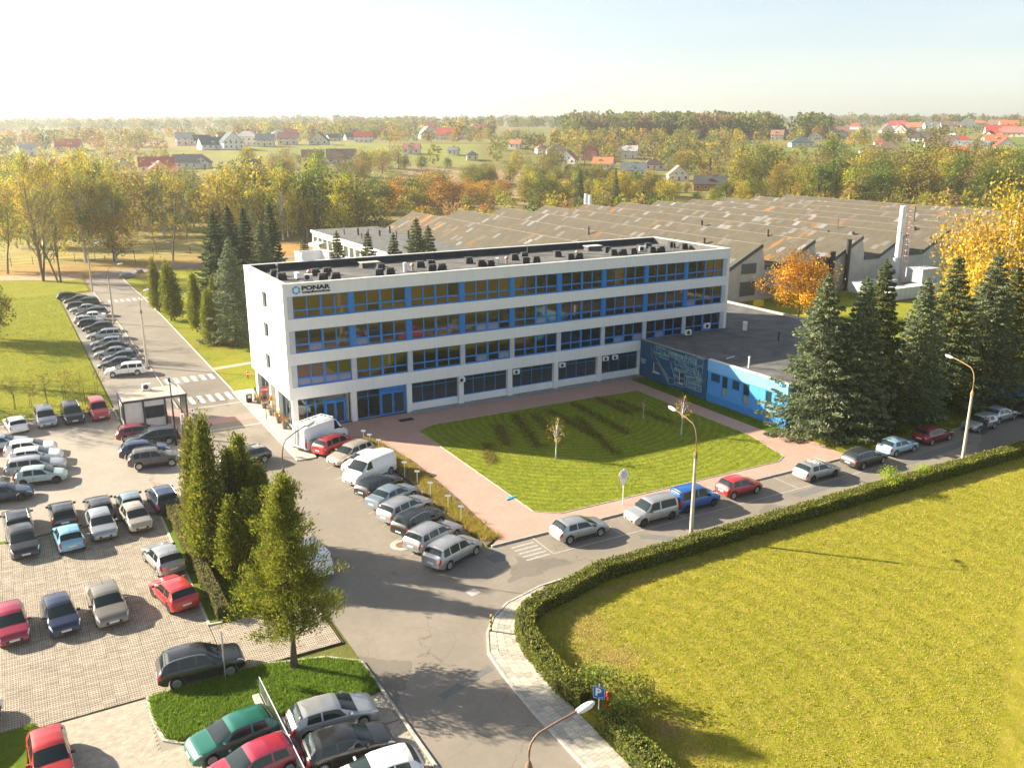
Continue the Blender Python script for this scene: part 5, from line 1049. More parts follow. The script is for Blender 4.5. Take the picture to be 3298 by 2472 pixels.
def branch_tree(h, levels, r0, spread, seed, start=.25, kink=.15, multi=1, up=.5, n_main=9, len_f=.35):
    """trunk + limbs as tubes, returns (MB, tips)"""
    rs = random.Random(seed); mb = MB(); tips = []
    def grow(p, d, L, r, lev):
        pts = [p.copy()]; rr = [r]; q = p.copy(); dd = d.copy(); n = 4
        for i in range(n):
            dd = (dd + Vector((rs.uniform(-1, 1), rs.uniform(-1, 1), rs.uniform(-.4, 1)))*kink).normalized(); q = q+dd*L/n; pts.append(q.copy()); rr.append(r*(1-.8*(i+1)/n))
        mb.tube(pts, rr, 5 if lev == 0 else (4 if lev == 1 else 3))
        if lev < levels:
            for k in range([n_main, 5, 4, 3][lev] if lev else n_main):
                t = rs.uniform(start if lev == 0 else .3, 1); i = min(n-1, int(t*n)); f = t*n-i; b = pts[i].lerp(pts[i+1], f)
                a = rs.uniform(0, 6.283); nd = (dd*up + Vector((math.cos(a), math.sin(a), rs.uniform(-.1, .5)))*spread).normalized()
                grow(b, nd, L*rs.uniform(len_f*.7, len_f*1.2)*(1.25-t*.5 if lev == 0 else 1.2), max(.008, rr[i]*.55), lev+1)
        else: tips.extend([tuple(x) for x in pts[1:]])
    for m in range(multi):
        a = rs.uniform(0, 6.28); d = Vector((math.cos(a)*.12*(multi > 1), math.sin(a)*.12*(multi > 1), 1)).normalized()
        grow(Vector((.25*math.cos(a)*(multi > 1), .25*math.sin(a)*(multi > 1), 0)), d, h*rs.uniform(.88, 1), r0, 0)
    return mb, np.array(tips)
def spruce(h, rad, n_leaf, cols, seed, base=.06, droop=.25, leaf=.34):
    rs = np.random.default_rng(seed); parts = []; nb = 0
    mb = MB().tube([(0, 0, 0), (.03, .02, h*.5), (0, 0, h*.98)], [h*.014, h*.009, .02], 7)
    levels = int(h*1.9); tot = sum((1-k/levels)+.15 for k in range(levels)); cen, ax = [], []
    for k in range(levels):
        f = base + (1-base)*(k/levels)**.95; z = h*f; rr = rad*(1-f)**.82*rs.uniform(.8, 1.12)+.12; nbz = int(6+4*(1-f)); off = rs.uniform(0, 6.28)
        m = int(n_leaf*((1-k/levels)+.15)/tot/nbz)
        for b in range(nbz):
            a = off+6.283*b/nbz+rs.normal()*.18; ll = rr*rs.uniform(.72, 1.12); t = rs.uniform(.12, 1, m)**.7
            d = np.array([math.cos(a), math.sin(a), 0]); up = -droop*ll*t*(1.25-t*.55)+.10*ll*np.maximum(0, t-.7)*2
            sidew = rs.normal(size=m)*(.05+.22*ll*(1-t)*t*2+.05); p = np.outer(t*ll, d)+np.outer(sidew, [-d[1], d[0], 0]); p[:, 2] = z+up+rs.normal(size=m)*.07-np.abs(sidew)*.25
            cen.append(p); ax.append(np.tile(d+np.array([0, 0, -.25]), (m, 1)))
            if b % 2 == 0: mb.tube([(0, 0, z), tuple(d*ll*.55+np.array([0, 0, z-droop*ll*.5]))], [.035, .012], 3)
    cen = np.concatenate(cen); ax = np.concatenate(ax); top = np.stack([rs.normal(size=60)*.06, rs.normal(size=60)*.06, h*(1-.08*rs.random(60))], 1); cen = np.concatenate([cen, top]); ax = np.concatenate([ax, np.tile([0, 0, 1.], (60, 1))])
    return leafmesh('crown', [leaves(cen, leaf*rs.uniform(.6, 1.25, len(cen)), ax, .42, pal(len(cen), cols), .7)]), mb.mesh('trunk', 60)
def thuja(h, rad, n_leaf, cols, seed, leaders=2, leaf=.22, base=.07, tip=1.0, rough=.22):
    rs = np.random.default_rng(seed); cen, ax = [], []; mb = MB()
    for l in range(leaders):
        a = rs.uniform(0, 6.28); off = np.array([math.cos(a), math.sin(a)])*rad*(.35 if leaders > 1 else 0); hh = h*(1 if l == 0 else rs.uniform(.72, .93)); rr = rad*(1 if leaders == 1 else .78)
        nc = 170; f = rs.uniform(base, 1, nc)**.9; prof = np.sin(np.clip((f+.08)/1.08, 0, 1)**.75*math.pi)**.75*(1-f*.25); prof = np.where(f < .22, prof*(.6+f*1.8), prof)
        an = rs.uniform(0, 6.28, nc); rc = rr*prof*rs.uniform(.62, 1.1, nc); C = np.stack([rc*np.cos(an)+off[0], rc*np.sin(an)+off[1], f*hh], 1)
        m = n_leaf//leaders//nc; sp = rs.normal(size=(nc, m, 3))*np.array([rough, rough, rough*2.0]); p = (C[:, None, :]+sp).reshape(-1, 3)
        q = np.stack([np.cos(an), np.sin(an), np.full(nc, 1.5)], 1); cen.append(p); ax.append(np.repeat(q, m, 0))
        mb.tube([(off[0]*.5, off[1]*.5, 0), (off[0], off[1], hh*.35), (off[0], off[1], hh*.9)], [.13, .09, .02], 6)
    cen = np.concatenate(cen); ax = np.concatenate(ax); k = cen[:, 2] > h*base*.7; cen, ax = cen[k], ax[k]
    return leafmesh('crown', [leaves(cen, leaf*rs.uniform(.6, 1.3, len(cen)), ax, .5, pal(len(cen), cols), .55)]), mb.mesh('trunk', 60)
def broadleaf(h, rad, n_leaf, cols, seed, leaf=.5, base=.22, n_cl=46, flat=.8, sparse=.26, droopy=0.):
    rs = np.random.default_rng(seed); zc = h*(base+1)/2; rz = h*(1-base)/2
    d = unit(rs.normal(size=(n_cl, 3))); r_ = rs.uniform(.45, 1.0, n_cl)**.5*(1+.22*rs.normal(size=n_cl)); C = d*r_[:, None]*np.array([rad, rad, rz])+np.array([0, 0, zc])
    C[:, :2] *= (1.12-.45*np.clip((C[:, 2:3]-zc)/rz, -1, 1)*(.6))
    m = n_leaf//n_cl; sz = sparse*rad*rs.uniform(.7, 1.35, (n_cl, 1, 1)); sp = rs.normal(size=(n_cl, m, 3))*sz*np.array([1, 1, flat+droopy]); sp[:, :, 2] -= droopy*np.abs(rs.normal(size=(n_cl, m)))*rad*.35
    cen = (C[:, None, :]+sp).reshape(-1, 3); cl = np.repeat(pal(n_cl, cols, .2), m, 0)*(1+.18*rs.normal(size=(n_cl*m, 1))); ax = None if not droopy else np.tile([0, 0, -1.], (len(cen), 1))
    k = cen[:, 2] > h*.03; mb = MB(); mb.tube([(0, 0, 0), (.05, .03, h*.35), (0, .05, h*.8)], [h*.016+.03, h*.011+.02, .03], 6)
    for i in range(0, n_cl, 2): c = C[i]; z0 = h*rs.uniform(base*.7, .55); mb.tube([(0, 0, min(z0, c[2]*.9)), tuple(c*np.array([.55, .55, .9])), tuple(c)], [h*.006+.015, h*.003+.01, .01], 3)
    return leafmesh('crown', [leaves(cen[k], leaf*rs.uniform(.6, 1.3, k.sum()), None if ax is None else ax[k], .6, np.clip(cl[k], .004, 1), .8)]), mb.mesh('trunk', 60)
def bare(h, n_leaf, cols, seed, multi=2, leaf=.25, r0=.2):
    mb, tips = branch_tree(h, 3, r0, .75, seed, .22, .13, multi, .75, 12, .36); rs = np.random.default_rng(seed)
    i = rs.integers(0, len(tips), n_leaf); c = tips[i]+rs.normal(size=(n_leaf, 3))*.22
    return leafmesh('crown', [leaves(c, leaf*rs.uniform(.6, 1.3, n_leaf), None, .6, pal(n_leaf, cols))]), mb.mesh('trunk')
def birch(h, rad, n_leaf, cols, seed, leaf=.26):
    mb, tips = branch_tree(h, 2, h*.011+.03, .62, seed, .28, .08, 1, .75, 22, .26); rs = np.random.default_rng(seed)
    i = rs.integers(0, len(tips), n_leaf); dr = np.abs(rs.normal(size=n_leaf)); c = tips[i]+rs.normal(size=(n_leaf, 3))*np.array([.38, .38, .25]); c[:, 2] -= dr*.75; c[:, :2] *= rad/max(.1, np.percentile(np.hypot(tips[:, 0], tips[:, 1]), 96))*np.clip(1.15-.5*(c[:, 2:3]/h)**2, .3, 1.2)
    return leafmesh('crown', [leaves(c, leaf*rs.uniform(.6, 1.3, n_leaf), np.tile([0, 0, -1.], (n_leaf, 1)), .55, pal(n_leaf, cols, .25), .9)]), mb.mesh('trunk')
C_TH = [(.18, .23, .028), (.25, .26, .03), (.12, .17, .024), (.28, .24, .035)]; C_THB = C_TH+[(.20, .12, .035)]
C_SPB = [(a*1.55, b*1.5, c*1.15) for a, b, c in [(.10, .135, .10), (.13, .165, .125), (.065, .09, .06), (.16, .17, .11)]]; C_SPD = [(a*1.5, b*1.5, c*1.5) for a, b, c in [(.030, .055, .025), (.045, .07, .028), (.065, .085, .03)]]; C_SPG = [(a*1.6, b*1.6, c*1.6) for a, b, c in [(.07, .085, .03), (.10, .105, .035), (.05, .068, .028)]]
C_BIR = [(a*1.15, b*1.15, c*1.15) for a, b, c in [(.34, .31, .03), (.25, .28, .03), (.42, .33, .03), (.17, .23, .03)]]; C_GOLD = [(.56, .38, .04), (.60, .42, .05), (.46, .34, .04), (.38, .32, .04)]
C_GRN = [(a*1.35, b*1.35, c*1.35) for a, b, c in [(.10, .13, .022), (.14, .155, .025), (.07, .10, .02)]]; C_OLV = [(a*1.3, b*1.3, c*1.3) for a, b, c in [(.17, .155, .03), (.22, .185, .035), (.13, .125, .03)]]; C_YEL = [(a*1.1, b*1.1, c*1.1) for a, b, c in [(.34, .27, .03), (.28, .25, .03), (.42, .28, .03)]]; C_ORG = [(.46, .20, .03), (.40, .22, .035), (.50, .26, .03)]; C_BRN = [(a*1.2, b*1.2, c*1.2) for a, b, c in [(.22, .15, .06), (.27, .17, .06), (.18, .13, .05)]]
LEAF = leaf_mat('leaf', trans=.4, orand=.14, hrand=.012); NEED = leaf_mat('needle', trans=.38, orand=.12)
def plant(name, protos, mats, x, y, z, label, group=None, s=1.0, rz=None, sz=None):
    r_ = root(name, label, 'tree', (x, y, z), random.uniform(0, 6.28) if rz is None else rz, group); r_.scale = (s, s, s if sz is None else sz)
    obj('crown', protos[0], mats[0], r_); obj('trunk', protos[1], mats[1], r_); return r_
# the big conifer on the island
def near_conifer():
    rs = np.random.default_rng(3); mb = MB().tube([(0, 0, 0), (.05, 0, 3), (-.05, .05, 7), (0, 0, 10.9)], [.24, .19, .11, .02], 9); cen, ax = [], []
    for k in range(135):
        f = rs.uniform(0, 1)**.8; z = 2.2+8.6*f; rr = (2.95*(1-f)**.8*(.7+.3*math.sin(min(1, f*6)*1.57))+.18)*rs.uniform(.62, 1.1); a = rs.uniform(0, 6.28); d = np.array([math.cos(a), math.sin(a), 0.])
        lift = .18*rr; mb.tube([(0, 0, z-.5), tuple(d*rr*.5+[0, 0, z-.25]), tuple(d*rr*.95+[0, 0, z+lift])], [.05, .03, .01], 4)
        for q in range(int(4+rr*4)):
            t = rs.uniform(.2, 1.02); c = d*rr*t+np.array([0, 0, z-.3*(1-t)+lift*t])+rs.normal(size=3)*[.22, .22, .16]; m = 34
            p = c+rs.normal(size=(m, 3))*[.17, .17, .15]; cen.append(p); ax.append(np.tile(d*.7+[0, 0, .9], (m, 1)))
    cen.append(np.stack([rs.normal(size=240)*.16, rs.normal(size=240)*.16, rs.uniform(9.6, 11.15, 240)], 1)); ax.append(np.tile([0, 0, 1.], (240, 1)))
    cen = np.concatenate(cen); ax = np.concatenate(ax)
    return leafmesh('crown', [leaves(cen, .18*rs.uniform(.6, 1.3, len(cen)), ax, .32, pal(len(cen), [(.23, .25, .028), (.17, .20, .025), (.28, .25, .035), (.12, .16, .022)]), .7)]), mb.mesh('trunk', 60)
NC = near_conifer(); plant('conifer_tree', NC, (NEED, BARK), -11.1, -38.8, .1, 'tall open-crowned conifer standing alone on the grass island', rz=0)
# thujas of the strip
TH = [thuja(9.0, 1.25, 17000, C_TH, 21, 2), thuja(7.9, 1.08, 13000, C_TH, 22, 1), thuja(8.8, 1.35, 16000, C_THB, 23, 3), thuja(6.6, 1.2, 10000, C_TH, 24, 2)]
for (v, x, y, h, s, lb) in [(0, -12.2, -24.9, 10.0, 1.0, 'tallest thuja with bare twin stems beside the low hedge'), (2, -12.6, -22.0, 8.9, .85, 'brown-tinged thuja left of the tallest one'), (0, -12.5, -23.4, 7.0, .8, 'broad olive thuja in front of the brown-tinged one'), (1, -9.6, -22.0, 7.3, .95, 'slim thuja near the apron, right of the tallest one'), (1, -10.5, -22.9, 6.8, .9, 'slim thuja left in the pair near the apron'), (1, -11.4, -27.2, 5.3, .95, 'shorter rounded thuja in the middle of the strip'), (1, -10.4, -27.6, 5.6, .95, 'thuja right of the shorter rounded one'), (1, -8.9, -24.2, 5.9, .85, 'slim pointed thuja on the drive side of the strip'), (3, -10.0, -30.2, 2.2, .5, 'low bushy thuja at the near end of the strip')]:
    plant('thuja_tree', TH[v], (NEED, BARK), x, y, .08, lb, 'thujas between car park and drive', s, None, h/(9.0, 7.9, 8.8, 6.6)[v])
# thujas and spruces left of the offices
for (v, x, y, s, lb) in [(3, -.9, 61.1, 1.3, 'thuja pair right of the side street beyond the lamp'), (2, -1.6, 70.5, .93, 'brownish thuja behind the pair at the side street'), (1, .9, 42.1, .87, 'narrow thuja in front of the big blue spruce'), (1, .9, 51.0, 1.0, 'narrow thuja left of the big blue spruce'), (1, 4.6, 56, .85, 'narrow thuja half hidden behind the big blue spruce')]:
    plant('thuja_tree', TH[v], (NEED, BARK), x, y, .03, lb, 'thujas by the side street', s)
SPB = [spruce(15, 5.3, 30000, C_SPB, 31), spruce(15, 4.8, 26000, C_SPB, 32)]; SPG = [spruce(15, 4.4, 22000, C_SPG, 34), spruce(15, 5.0, 25000, C_SPG+C_SPB[:1], 35)]; SPD = [spruce(15, 4.4, 16000, C_SPD, 36, leaf=.42), spruce(15, 3.4, 12000, C_SPD, 37, leaf=.42)]
SPS = spruce(12, 3.8, 13000, C_SPG, 38, leaf=.36)
for (pr, x, y, s, lb) in [(SPB[0], 4.4, 42, .95, 'big blue spruce at the left end of the offices'), (SPD[0], 8.2, 70, 1.06, 'dark spruce leftmost of the group behind the blue spruce'), (SPD[0], 11.2, 73, 1.08, 'dark spruce with pointed top in the middle of the group'), (SPD[1], 14.2, 75, 1.05, 'slender dark spruce right in the group'), (SPB[1], 15.2, 68, .92, 'grey-green spruce at the right of the group'), (SPD[1], 19, 76, 1.08, 'narrow dark spruce at the right edge of the group'), (SPS, 26, 80, .8, 'small dark conifer standing by itself behind the offices'), (SPS, 27.5, 66, .98, 'green conifer behind the left end of the office roof'), (SPS, 33, 66, .95, 'spruce behind the office roof right of the green conifer'), (SPS, 36.8, 63.5, .93, 'spruce in the middle behind the office roof'), (SPG[1], 38.3, 57, .95, 'tallest spruce behind the office roof'), (SPS, 39.6, 55.0, 1.08, 'brown-tinged spruce at the right behind the office roof')]:
    plant('spruce_tree', pr, (NEED, BARK), x, y, .03, lb, 'spruces behind the offices', s)
# spruces along the street on the right
for (pr, x, y, s, lb) in [(SPB[0], 43.4, -24.9, 1.02, 'wide blue spruce at the corner of the blue annex'), (SPB[1], 46.2, -26.9, 1.0, 'blue spruce second from the annex'), (SPG[0], 49.8, -26.0, 1.08, 'green spruce taller than its neighbours, third from the annex'), (SPB[1], 55.0, -26.8, .95, 'blue spruce fourth from the annex'), (SPG[1], 61.2, -25.6, 1.06, 'wide dark green spruce fifth from the annex'), (SPB[0], 66.8, -26.2, 1.05, 'blue spruce at the right edge before the golden birch'), (SPG[0], 71.5, -25.6, .95, 'green spruce cut by the right edge')]:
    plant('spruce_tree', pr, (NEED, BARK), x, y, .08, lb, 'spruces along the street', s)
# golden birch, orange maple
GB = broadleaf(20, 6.6, 20000, C_GOLD, 41, .42, .12, 130, .8, .13, .55); 
plant('birch_tree', GB, (LEAF, BIRCHB), 93, -11.5, .05, 'huge golden birch towering at the right edge', None, 1.02); plant('birch_tree', GB, (LEAF, BIRCHB), 104, -17, .05, 'second golden birch cut by the right edge', None, .9, 2.0)
MP = broadleaf(10, 3.6, 7000, [(.58, .30, .02), (.62, .34, .03), (.5, .24, .02), (.45, .2, .04)], 42, .34, .14, 60, .9, .2); plant('maple_tree', MP, (LEAF, BARK), 84.5, 15.5, .05, 'bright orange maple against the hall wall', None, 1.0)
# autumn trees at the left
BI = [broadleaf(20, 3.6, 9000, C_BIR, 51, .38, .2, 80, .9, .17, .5), broadleaf(20, 3.3, 8000, C_BIR, 52, .38, .22, 70, .9, .17, .5), broadleaf(20, 4.2, 10000, C_GOLD+C_BIR, 53, .4, .15, 90, .9, .16, .5)]
BA = [bare(18, 3600, C_BIR+C_BRN, 61, 3), bare(18, 3000, C_BIR+C_BRN, 62, 2), bare(16, 2000, C_BRN+C_YEL, 63, 1)]
MO = broadleaf(12, 3.8, 2600, C_ORG+C_YEL, 64, .42, .2, 50, .9, .24)
SMB = bare(7, 260, C_YEL, 65, 1, .2, .07)
GR3 = 'autumn trees beyond the parked row'
for (pr, m, x, y, s, lb) in [(BA[0], BARK, -16.2, 113.7, 1.12, 'bare tree with three stems left of the sandy track'), (BA[1], BARK, -13.5, 110.4, 1.0, 'bare twin-stemmed tree right of the triple-stemmed one'), (BI[0], BIRCHB, -6.5, 138.8, 1.14, 'yellow birch with dark lower trunk behind the far lamp'), (BI[1], BIRCHB, -.4, 137, 1.0, 'birch rising above the orange maple'), (MO, BARK, -1.0, 136, .95, 'orange maple shrub round the foot of the birch'), (SMB, BARK, 3.1, 132.8, 1.05, 'small bare tree right of the orange maple'), (SMB, BARK, 9.6, 146.3, 1.3, 'slender bare tree beyond the wire fence'), (BA[2], BARK, 11.0, 132.3, 1.06, 'tall bare tree at the bend of the road'), (BI[2], BIRCHB, -14, 150, 1.2, 'bright yellow birch tallest at the left'), (BI[0], BIRCHB, -24, 135, 1.05, 'pale birch at the left edge'), (BA[2], BARK, -22, 128, 1.0, 'bare thin tree at the left edge')]:
    plant('autumn_tree', pr, (LEAF, m), x, y, .02, lb, GR3, s)
LE = broadleaf(9, 2.6, 5200, [(.20, .21, .03), (.28, .24, .03), (.15, .17, .03)], 66, .3, .1, 50, 1, .22); plant('young_tree', LE, (LEAF, BARK), -25.0, 58, .03, 'leafy yellow-green tree cut by the left edge', None, 1.0)
for (x, y, s) in [(-31, 58, .95), (-33, 41, .9), (-30, 27, .8), (-36, 72, 1.05), (-38, 30, .9)]: plant('bare_tree', BA[int(x) % 3], (LEAF, BARK), x, y, .03, 'bare tree on the long lawn beyond the left edge', 'trees left of the picture', s)
# staked saplings
SAP = bare(3.6, 130, [(.42, .24, .05), (.36, .26, .04)], 71, 1, .13, .03); SAPW = broadleaf(3.8, .62, 260, C_GOLD+C_BRN, 72, .14, .4, 16, 1.0, .3)
for i, (x, y, s) in enumerate([(-23, 21.2, 1.0), (-21.4, 20.9, .9), (-19.9, 21.5, 1.02), (-18.1, 22.9, .95), (-16.7, 19.5, 1.05), (-14.9, 23.6, .8)]):
    t_ = plant('sapling', SAP, (LEAF, BARK), x, y, .03, 'thin staked sapling with few orange leaves above the upper car park', 'staked saplings', s); MB().cyl((.25, 0, 0), (.25, 0, 1.7), .03, n=5).build('stake', BARK, t_); MB().box(-.02, .27, -.01, .01, 1.45, 1.5).build('tie', DARK, t_)
for (x, y, s, lb) in [(18.0, -18.9, 1.03, 'young birch with few yellow leaves in the middle of the lawn'), (31.6, -13.7, .58, 'small white-stemmed birch in the shade of the lawn'), (31.8, -19.3, 1.05, 'young birch with yellow leaves at the right of the lawn')]: plant('young_birch', SAPW, (LEAF, BIRCHB), x, y, .1, lb, 'young birches on the lawn', s)

# hedges
def hedge(name, label, pts, w, h, n_per_m2, cols, z=.04, leaf=.13, group=None):
    r_ = root(name, label, 'hedge', (0, 0, 0), 0, group); mb = MB(); L = plen(pts); n = max(3, int(L/.5)); prev = None; cen, ax = [], []
    for i in range(n+1):
        s = L*i/n; p = along(pts, min(s, L-.001)); q = along(pts, min(L, s+.2)); o = along(pts, max(0, s-.2)); d = (q-o).normalized(); nn = Vector((-d.y, d.x)); wv = w/2*(1+.22*noise.noise(Vector((s*.9, 1, 0))))-.07; hh = h*(1+.20*noise.noise(Vector((s*.5, 4, 0)))+.08*noise.noise(Vector((s*2.3, 9, 0))))-.07
        ring = [(*(p+nn*wv*.9), z), (*(p+nn*wv), z+hh*.75), (*(p+nn*wv*.7), z+hh), (*(p-nn*wv*.7), z+hh), (*(p-nn*wv), z+hh*.75), (*(p-nn*wv*.9), z)]
        m = len(mb.v); mb.v += ring
        if prev is not None:
            for j in range(5): mb.f.append((prev+j, m+j, m+j+1, prev+j+1))
        else: mb.f.append(tuple(m+j for j in range(6)))
        if i == n: mb.f.append(tuple(m+j for j in range(5, -1, -1)))
        prev = m; seg = L/n; k = int(n_per_m2*seg*(w+2*h)); t = RNG.random(k)
        per = RNG.uniform(0, w+2*h, k); bump_ = np.abs(RNG.normal(size=k))*.05
        for t_, u, b_ in zip(t, per, bump_):
            pp = p + d*(t_-.5)*seg*1.1
            if u < h: c = (*(pp+nn*(wv+b_)), z+u); a = (nn.x, nn.y, .5)
            elif u < h+w: c = (*(pp+nn*(u-h-w/2)), z+hh+b_); a = (d.x*.3, d.y*.3, 1)
            else: c = (*(pp-nn*(wv+b_)), z+u-h-w); a = (-nn.x, -nn.y, .5)
            cen.append(c); ax.append(a)
    mb.build('branches', M('hedge_core', (.035, .045, .012), .95, var=.3, vs=3), r_); cen = np.array(cen); obj('foliage', leafmesh('foliage', [leaves(cen, leaf*RNG.uniform(.6, 1.4, len(cen)), np.array(ax), .6, pal(len(cen), cols, .25), .9)]), LEAF, r_); return r_
C_HG = [(a*2.0, b*2.0, c*1.8) for a, b, c in [(.09, .12, .022), (.13, .15, .028), (.07, .09, .02), (.16, .14, .04)]]; C_HG2 = [(.24, .22, .09), (.18, .18, .06), (.28, .22, .11), (.14, .15, .04)]
hedge('hedge', 'long clipped hedge curving from the street to the slab pavement', [(120, -38.35), (60, -38.35), (35, -38.3), (9, -38.6), (7.4, -39.1), (5.1, -39.7), (3.2, -40.15), (1.95, -41.0), (1.1, -42.3), (.75, -43.7), (.5, -45.6), (.4, -47.5), (.55, -49.0)], 1.05, 1.02, 240, C_HG)
hedge('hedge', 'lower end of the hedge below the parking sign', [(.6, -51.0), (.45, -53), (.35, -57), (.3, -66)], 1.1, 1.05, 230, C_HG)
hedge('low_hedge', 'low pale-leaved clipped hedge beside the lower car park', [(-13.35, -12.9), (-13.35, -20), (-13.3, -31.6)], .7, .95, 330, C_HG2, .08, .11)
SHR = broadleaf(1.5, .9, 1500, C_HG, 81, .14, .05, 26, .8, .3)
for (x, y, s, lb) in [(1.9, -48.6, 1.05, 'loose shrub behind the red hydrant'), (2.6, -50.4, 1.0, 'loose shrub right of the red hydrant'), (1.6, -51.2, .9, 'loose shrub in front of the red hydrant')]: plant('shrub', SHR, (LEAF, BARK), x, y, .04, lb, 'shrubs round the hydrant', s)['category'] = 'shrub'
plant('shrub', SHR, (leaf_mat('leaf_fresh', (1.4, 1.6, .9), .4), BARK), 37.2, -38.3, .9, 'fresh green tuft growing out of the hedge top', None, .75)['category'] = 'shrub'; plant('shrub', SHR, (MATS['leaf_fresh'], BARK), 41.3, -38.1, .8, 'smaller fresh green tuft on the hedge top', None, .5)['category'] = 'shrub'

# grass blades, weeds, fallen leaves
def tufts(name, label, n, sampler, z, h0, h1, cols, spread=.07, k=3, cat='grass', width=.018):
    P = sampler(n); n = len(P); base = np.repeat(np.concatenate([P, np.full((n, 1), z)], 1), k, 0); m = n*k; base[:, :2] += RNG.normal(size=(m, 2))*spread; a = RNG.uniform(0, 6.28, m); hh = RNG.uniform(h0, h1, m); lean = RNG.normal(size=(m, 2))*.55*hh[:, None]
    s = np.stack([np.cos(a), np.sin(a), np.zeros(m)], 1)*(width*(1+hh[:, None]*3)); tip = base.copy(); tip[:, :2] += lean; tip[:, 2] += hh
    V = np.stack([base-s, base+s, tip], 1).reshape(-1, 3); Cc = np.repeat(np.repeat(pal(n, cols, .2), k, 0), 3, 0)
    return tag(obj(name, np_mesh(name, V, np.arange(3*m).reshape(-1, 3), Cc), LEAF), label, cat, kind='stuff')
def in_poly(P, poly):
    x, y = P[:, 0], P[:, 1]; ins = np.zeros(len(P), bool); j = len(poly)-1
    for i in range(len(poly)):
        xi, yi = poly[i]; xj, yj = poly[j]; c = ((yi > y) != (yj > y)) & (x < (xj-xi)*(y-yi)/((yj-yi) or 1e-9)+xi); ins ^= c; j = i
    return ins
def view_mask(P): dx, dy = P[:, 0]-CX, P[:, 1]-CY; F = dx*FX+dy*FY; Rr = dx*FY-dy*FX; return (np.abs(Rr) < F*.64) & (F > 22)
def poly_sampler(poly, clump=.0, cs=.35):
    xs = [p[0] for p in poly]; ys = [p[1] for p in poly]
    def f(n):
        P = np.stack([RNG.uniform(max(min(xs), -40), min(max(xs), 90), n*3), RNG.uniform(max(min(ys), -75), max(ys), n*3)], 1); P = P[in_poly(P, poly) & view_mask(P)]
        if clump: v = np.array([noise.noise(Vector((p[0]*cs, p[1]*cs, 7))) for p in P]); P = P[v > RNG.uniform(-clump, clump, len(P))]
        return P[:n]
    return f
C_FLD = [(.34, .335, .035), (.29, .32, .03), (.45, .37, .07), (.24, .29, .03)]; C_LWN = [(a*1.35, b*1.35, c*1.35) for a, b, c in [(.19, .23, .03), (.25, .25, .035), (.15, .20, .025), (.30, .25, .06)]]; C_LSH = [(a*1.35, b*1.35, c*1.35) for a, b, c in [(.10, .17, .02), (.14, .21, .025), (.18, .22, .03)]]; C_HAY = [(.72, .54, .28), (.66, .48, .24), (.58, .44, .20)]
tufts('field_grass', 'yellow-green mown grass stubble of the field', 80000, poly_sampler(field_pts), .05, .03, .10, C_FLD+[(.55, .40, .15)], .1, 3, 'grass', .012)
tufts('field_grass_clumps', 'greener grass clumps in the field', 12000, poly_sampler(field_pts, .3, 1.6), .05, .05, .14, [(.26, .28, .04), (.32, .31, .05)])
tufts('lawn_grass_blades', 'short lawn grass before the offices', 30000, poly_sampler(lawn_pts), .125, .03, .09, C_LWN)
tufts('island_grass', 'lush long grass of the island', 14000, poly_sampler(isl), .12, .08, .24, C_LSH); tufts('strip_grass', 'grass under the thujas', 9000, poly_sampler([(-13.0, -14), (-7.95, -14), (-7.95, -31.5), (-13.0, -31.5)]), .1, .08, .22, C_LSH)
tufts('corner_grass_blades', 'grass at the bottom left corner', 2500, poly_sampler([(-27, -37.1), (-23.4, -37.2), (-23.9, -46), (-27, -46)]), .1, .08, .25, C_LSH)
tufts('west_grass', 'grass blades of the long west lawn', 22000, poly_sampler([(-40, 16.7), (-14.2, 16.7), (-14.9, 96), (-40, 96)]), .03, .05, .14, C_LWN)
def hay(n):
    c = np.array([[5.2, -42.2, 1.0, 1.1], [4.3, -43.8, .9, 1.2], [3.4, -46.0, 1.0, 1.0], [4.6, -46.6, 1.2, .8], [8.5, -40.2, 2.2, .25], [13, -40.0, 3, .25], [20, -39.8, 4, .25], [27, -39.7, 3, .3], [31, -39.7, 1, .5], [38, -39.8, 4, .3], [3.0, -54.5, .8, 1.6], [3.2, -52.4, .6, .5], [48, -39.9, 5, .3]])
    i = RNG.integers(0, len(c), n); return c[i, :2]+RNG.normal(size=(n, 2))*c[i, 2:]*.8
tufts('dry_hay', 'dry straw-coloured cuttings along the hedge', 12000, hay, .05, .015, .06, C_HAY, .12, 3, 'grass', .016)
def strip(n): y = RNG.uniform(-30.3, -5.6, n); return np.stack([5.6+RNG.normal(size=n)*.36+.25*np.sin(y*.3), y], 1)
tufts('strip_weeds', 'tall yellowing weeds between cars and promenade', 7000, strip, .1, .05, .38, [(.50, .38, .08), (.36, .34, .06), (.24, .30, .04), (.58, .38, .10)], .1, 3, 'weeds', .009)
for i, (a, b) in enumerate([((17.97, -8.29), (16.06, -13.78)), ((21.0, -6.2), (18.2, -16.0)), ((22.9, -6.8), (20.8, -15.4)), ((24.9, -6.6), (24.4, -15.3)), ((26.2, -9.9), (23.1, -20.9)), ((28.4, -5.9), (27.6, -16.6)), ((31.8, -5.6), (31.5, -11.7)), ((33, -6.8), (33.3, -16.6)), ((14.4, -12.5), (12.6, -17.2))]):
    def rowf(n, a=a, b=b): t = RNG.random((n, 1)); return np.array(a)+(np.array(b)-np.array(a))*t+RNG.normal(size=(n, 2))*.3
    tufts('flower_bed_row', ['brownish dry flower row in the shaded lawn'][0], 420, rowf, .12, .08, .30, [(.22, .17, .05), (.17, .16, .04), (.26, .19, .06)], .12, 3, 'flower bed')['group'] = 'dry flower rows in the lawn'
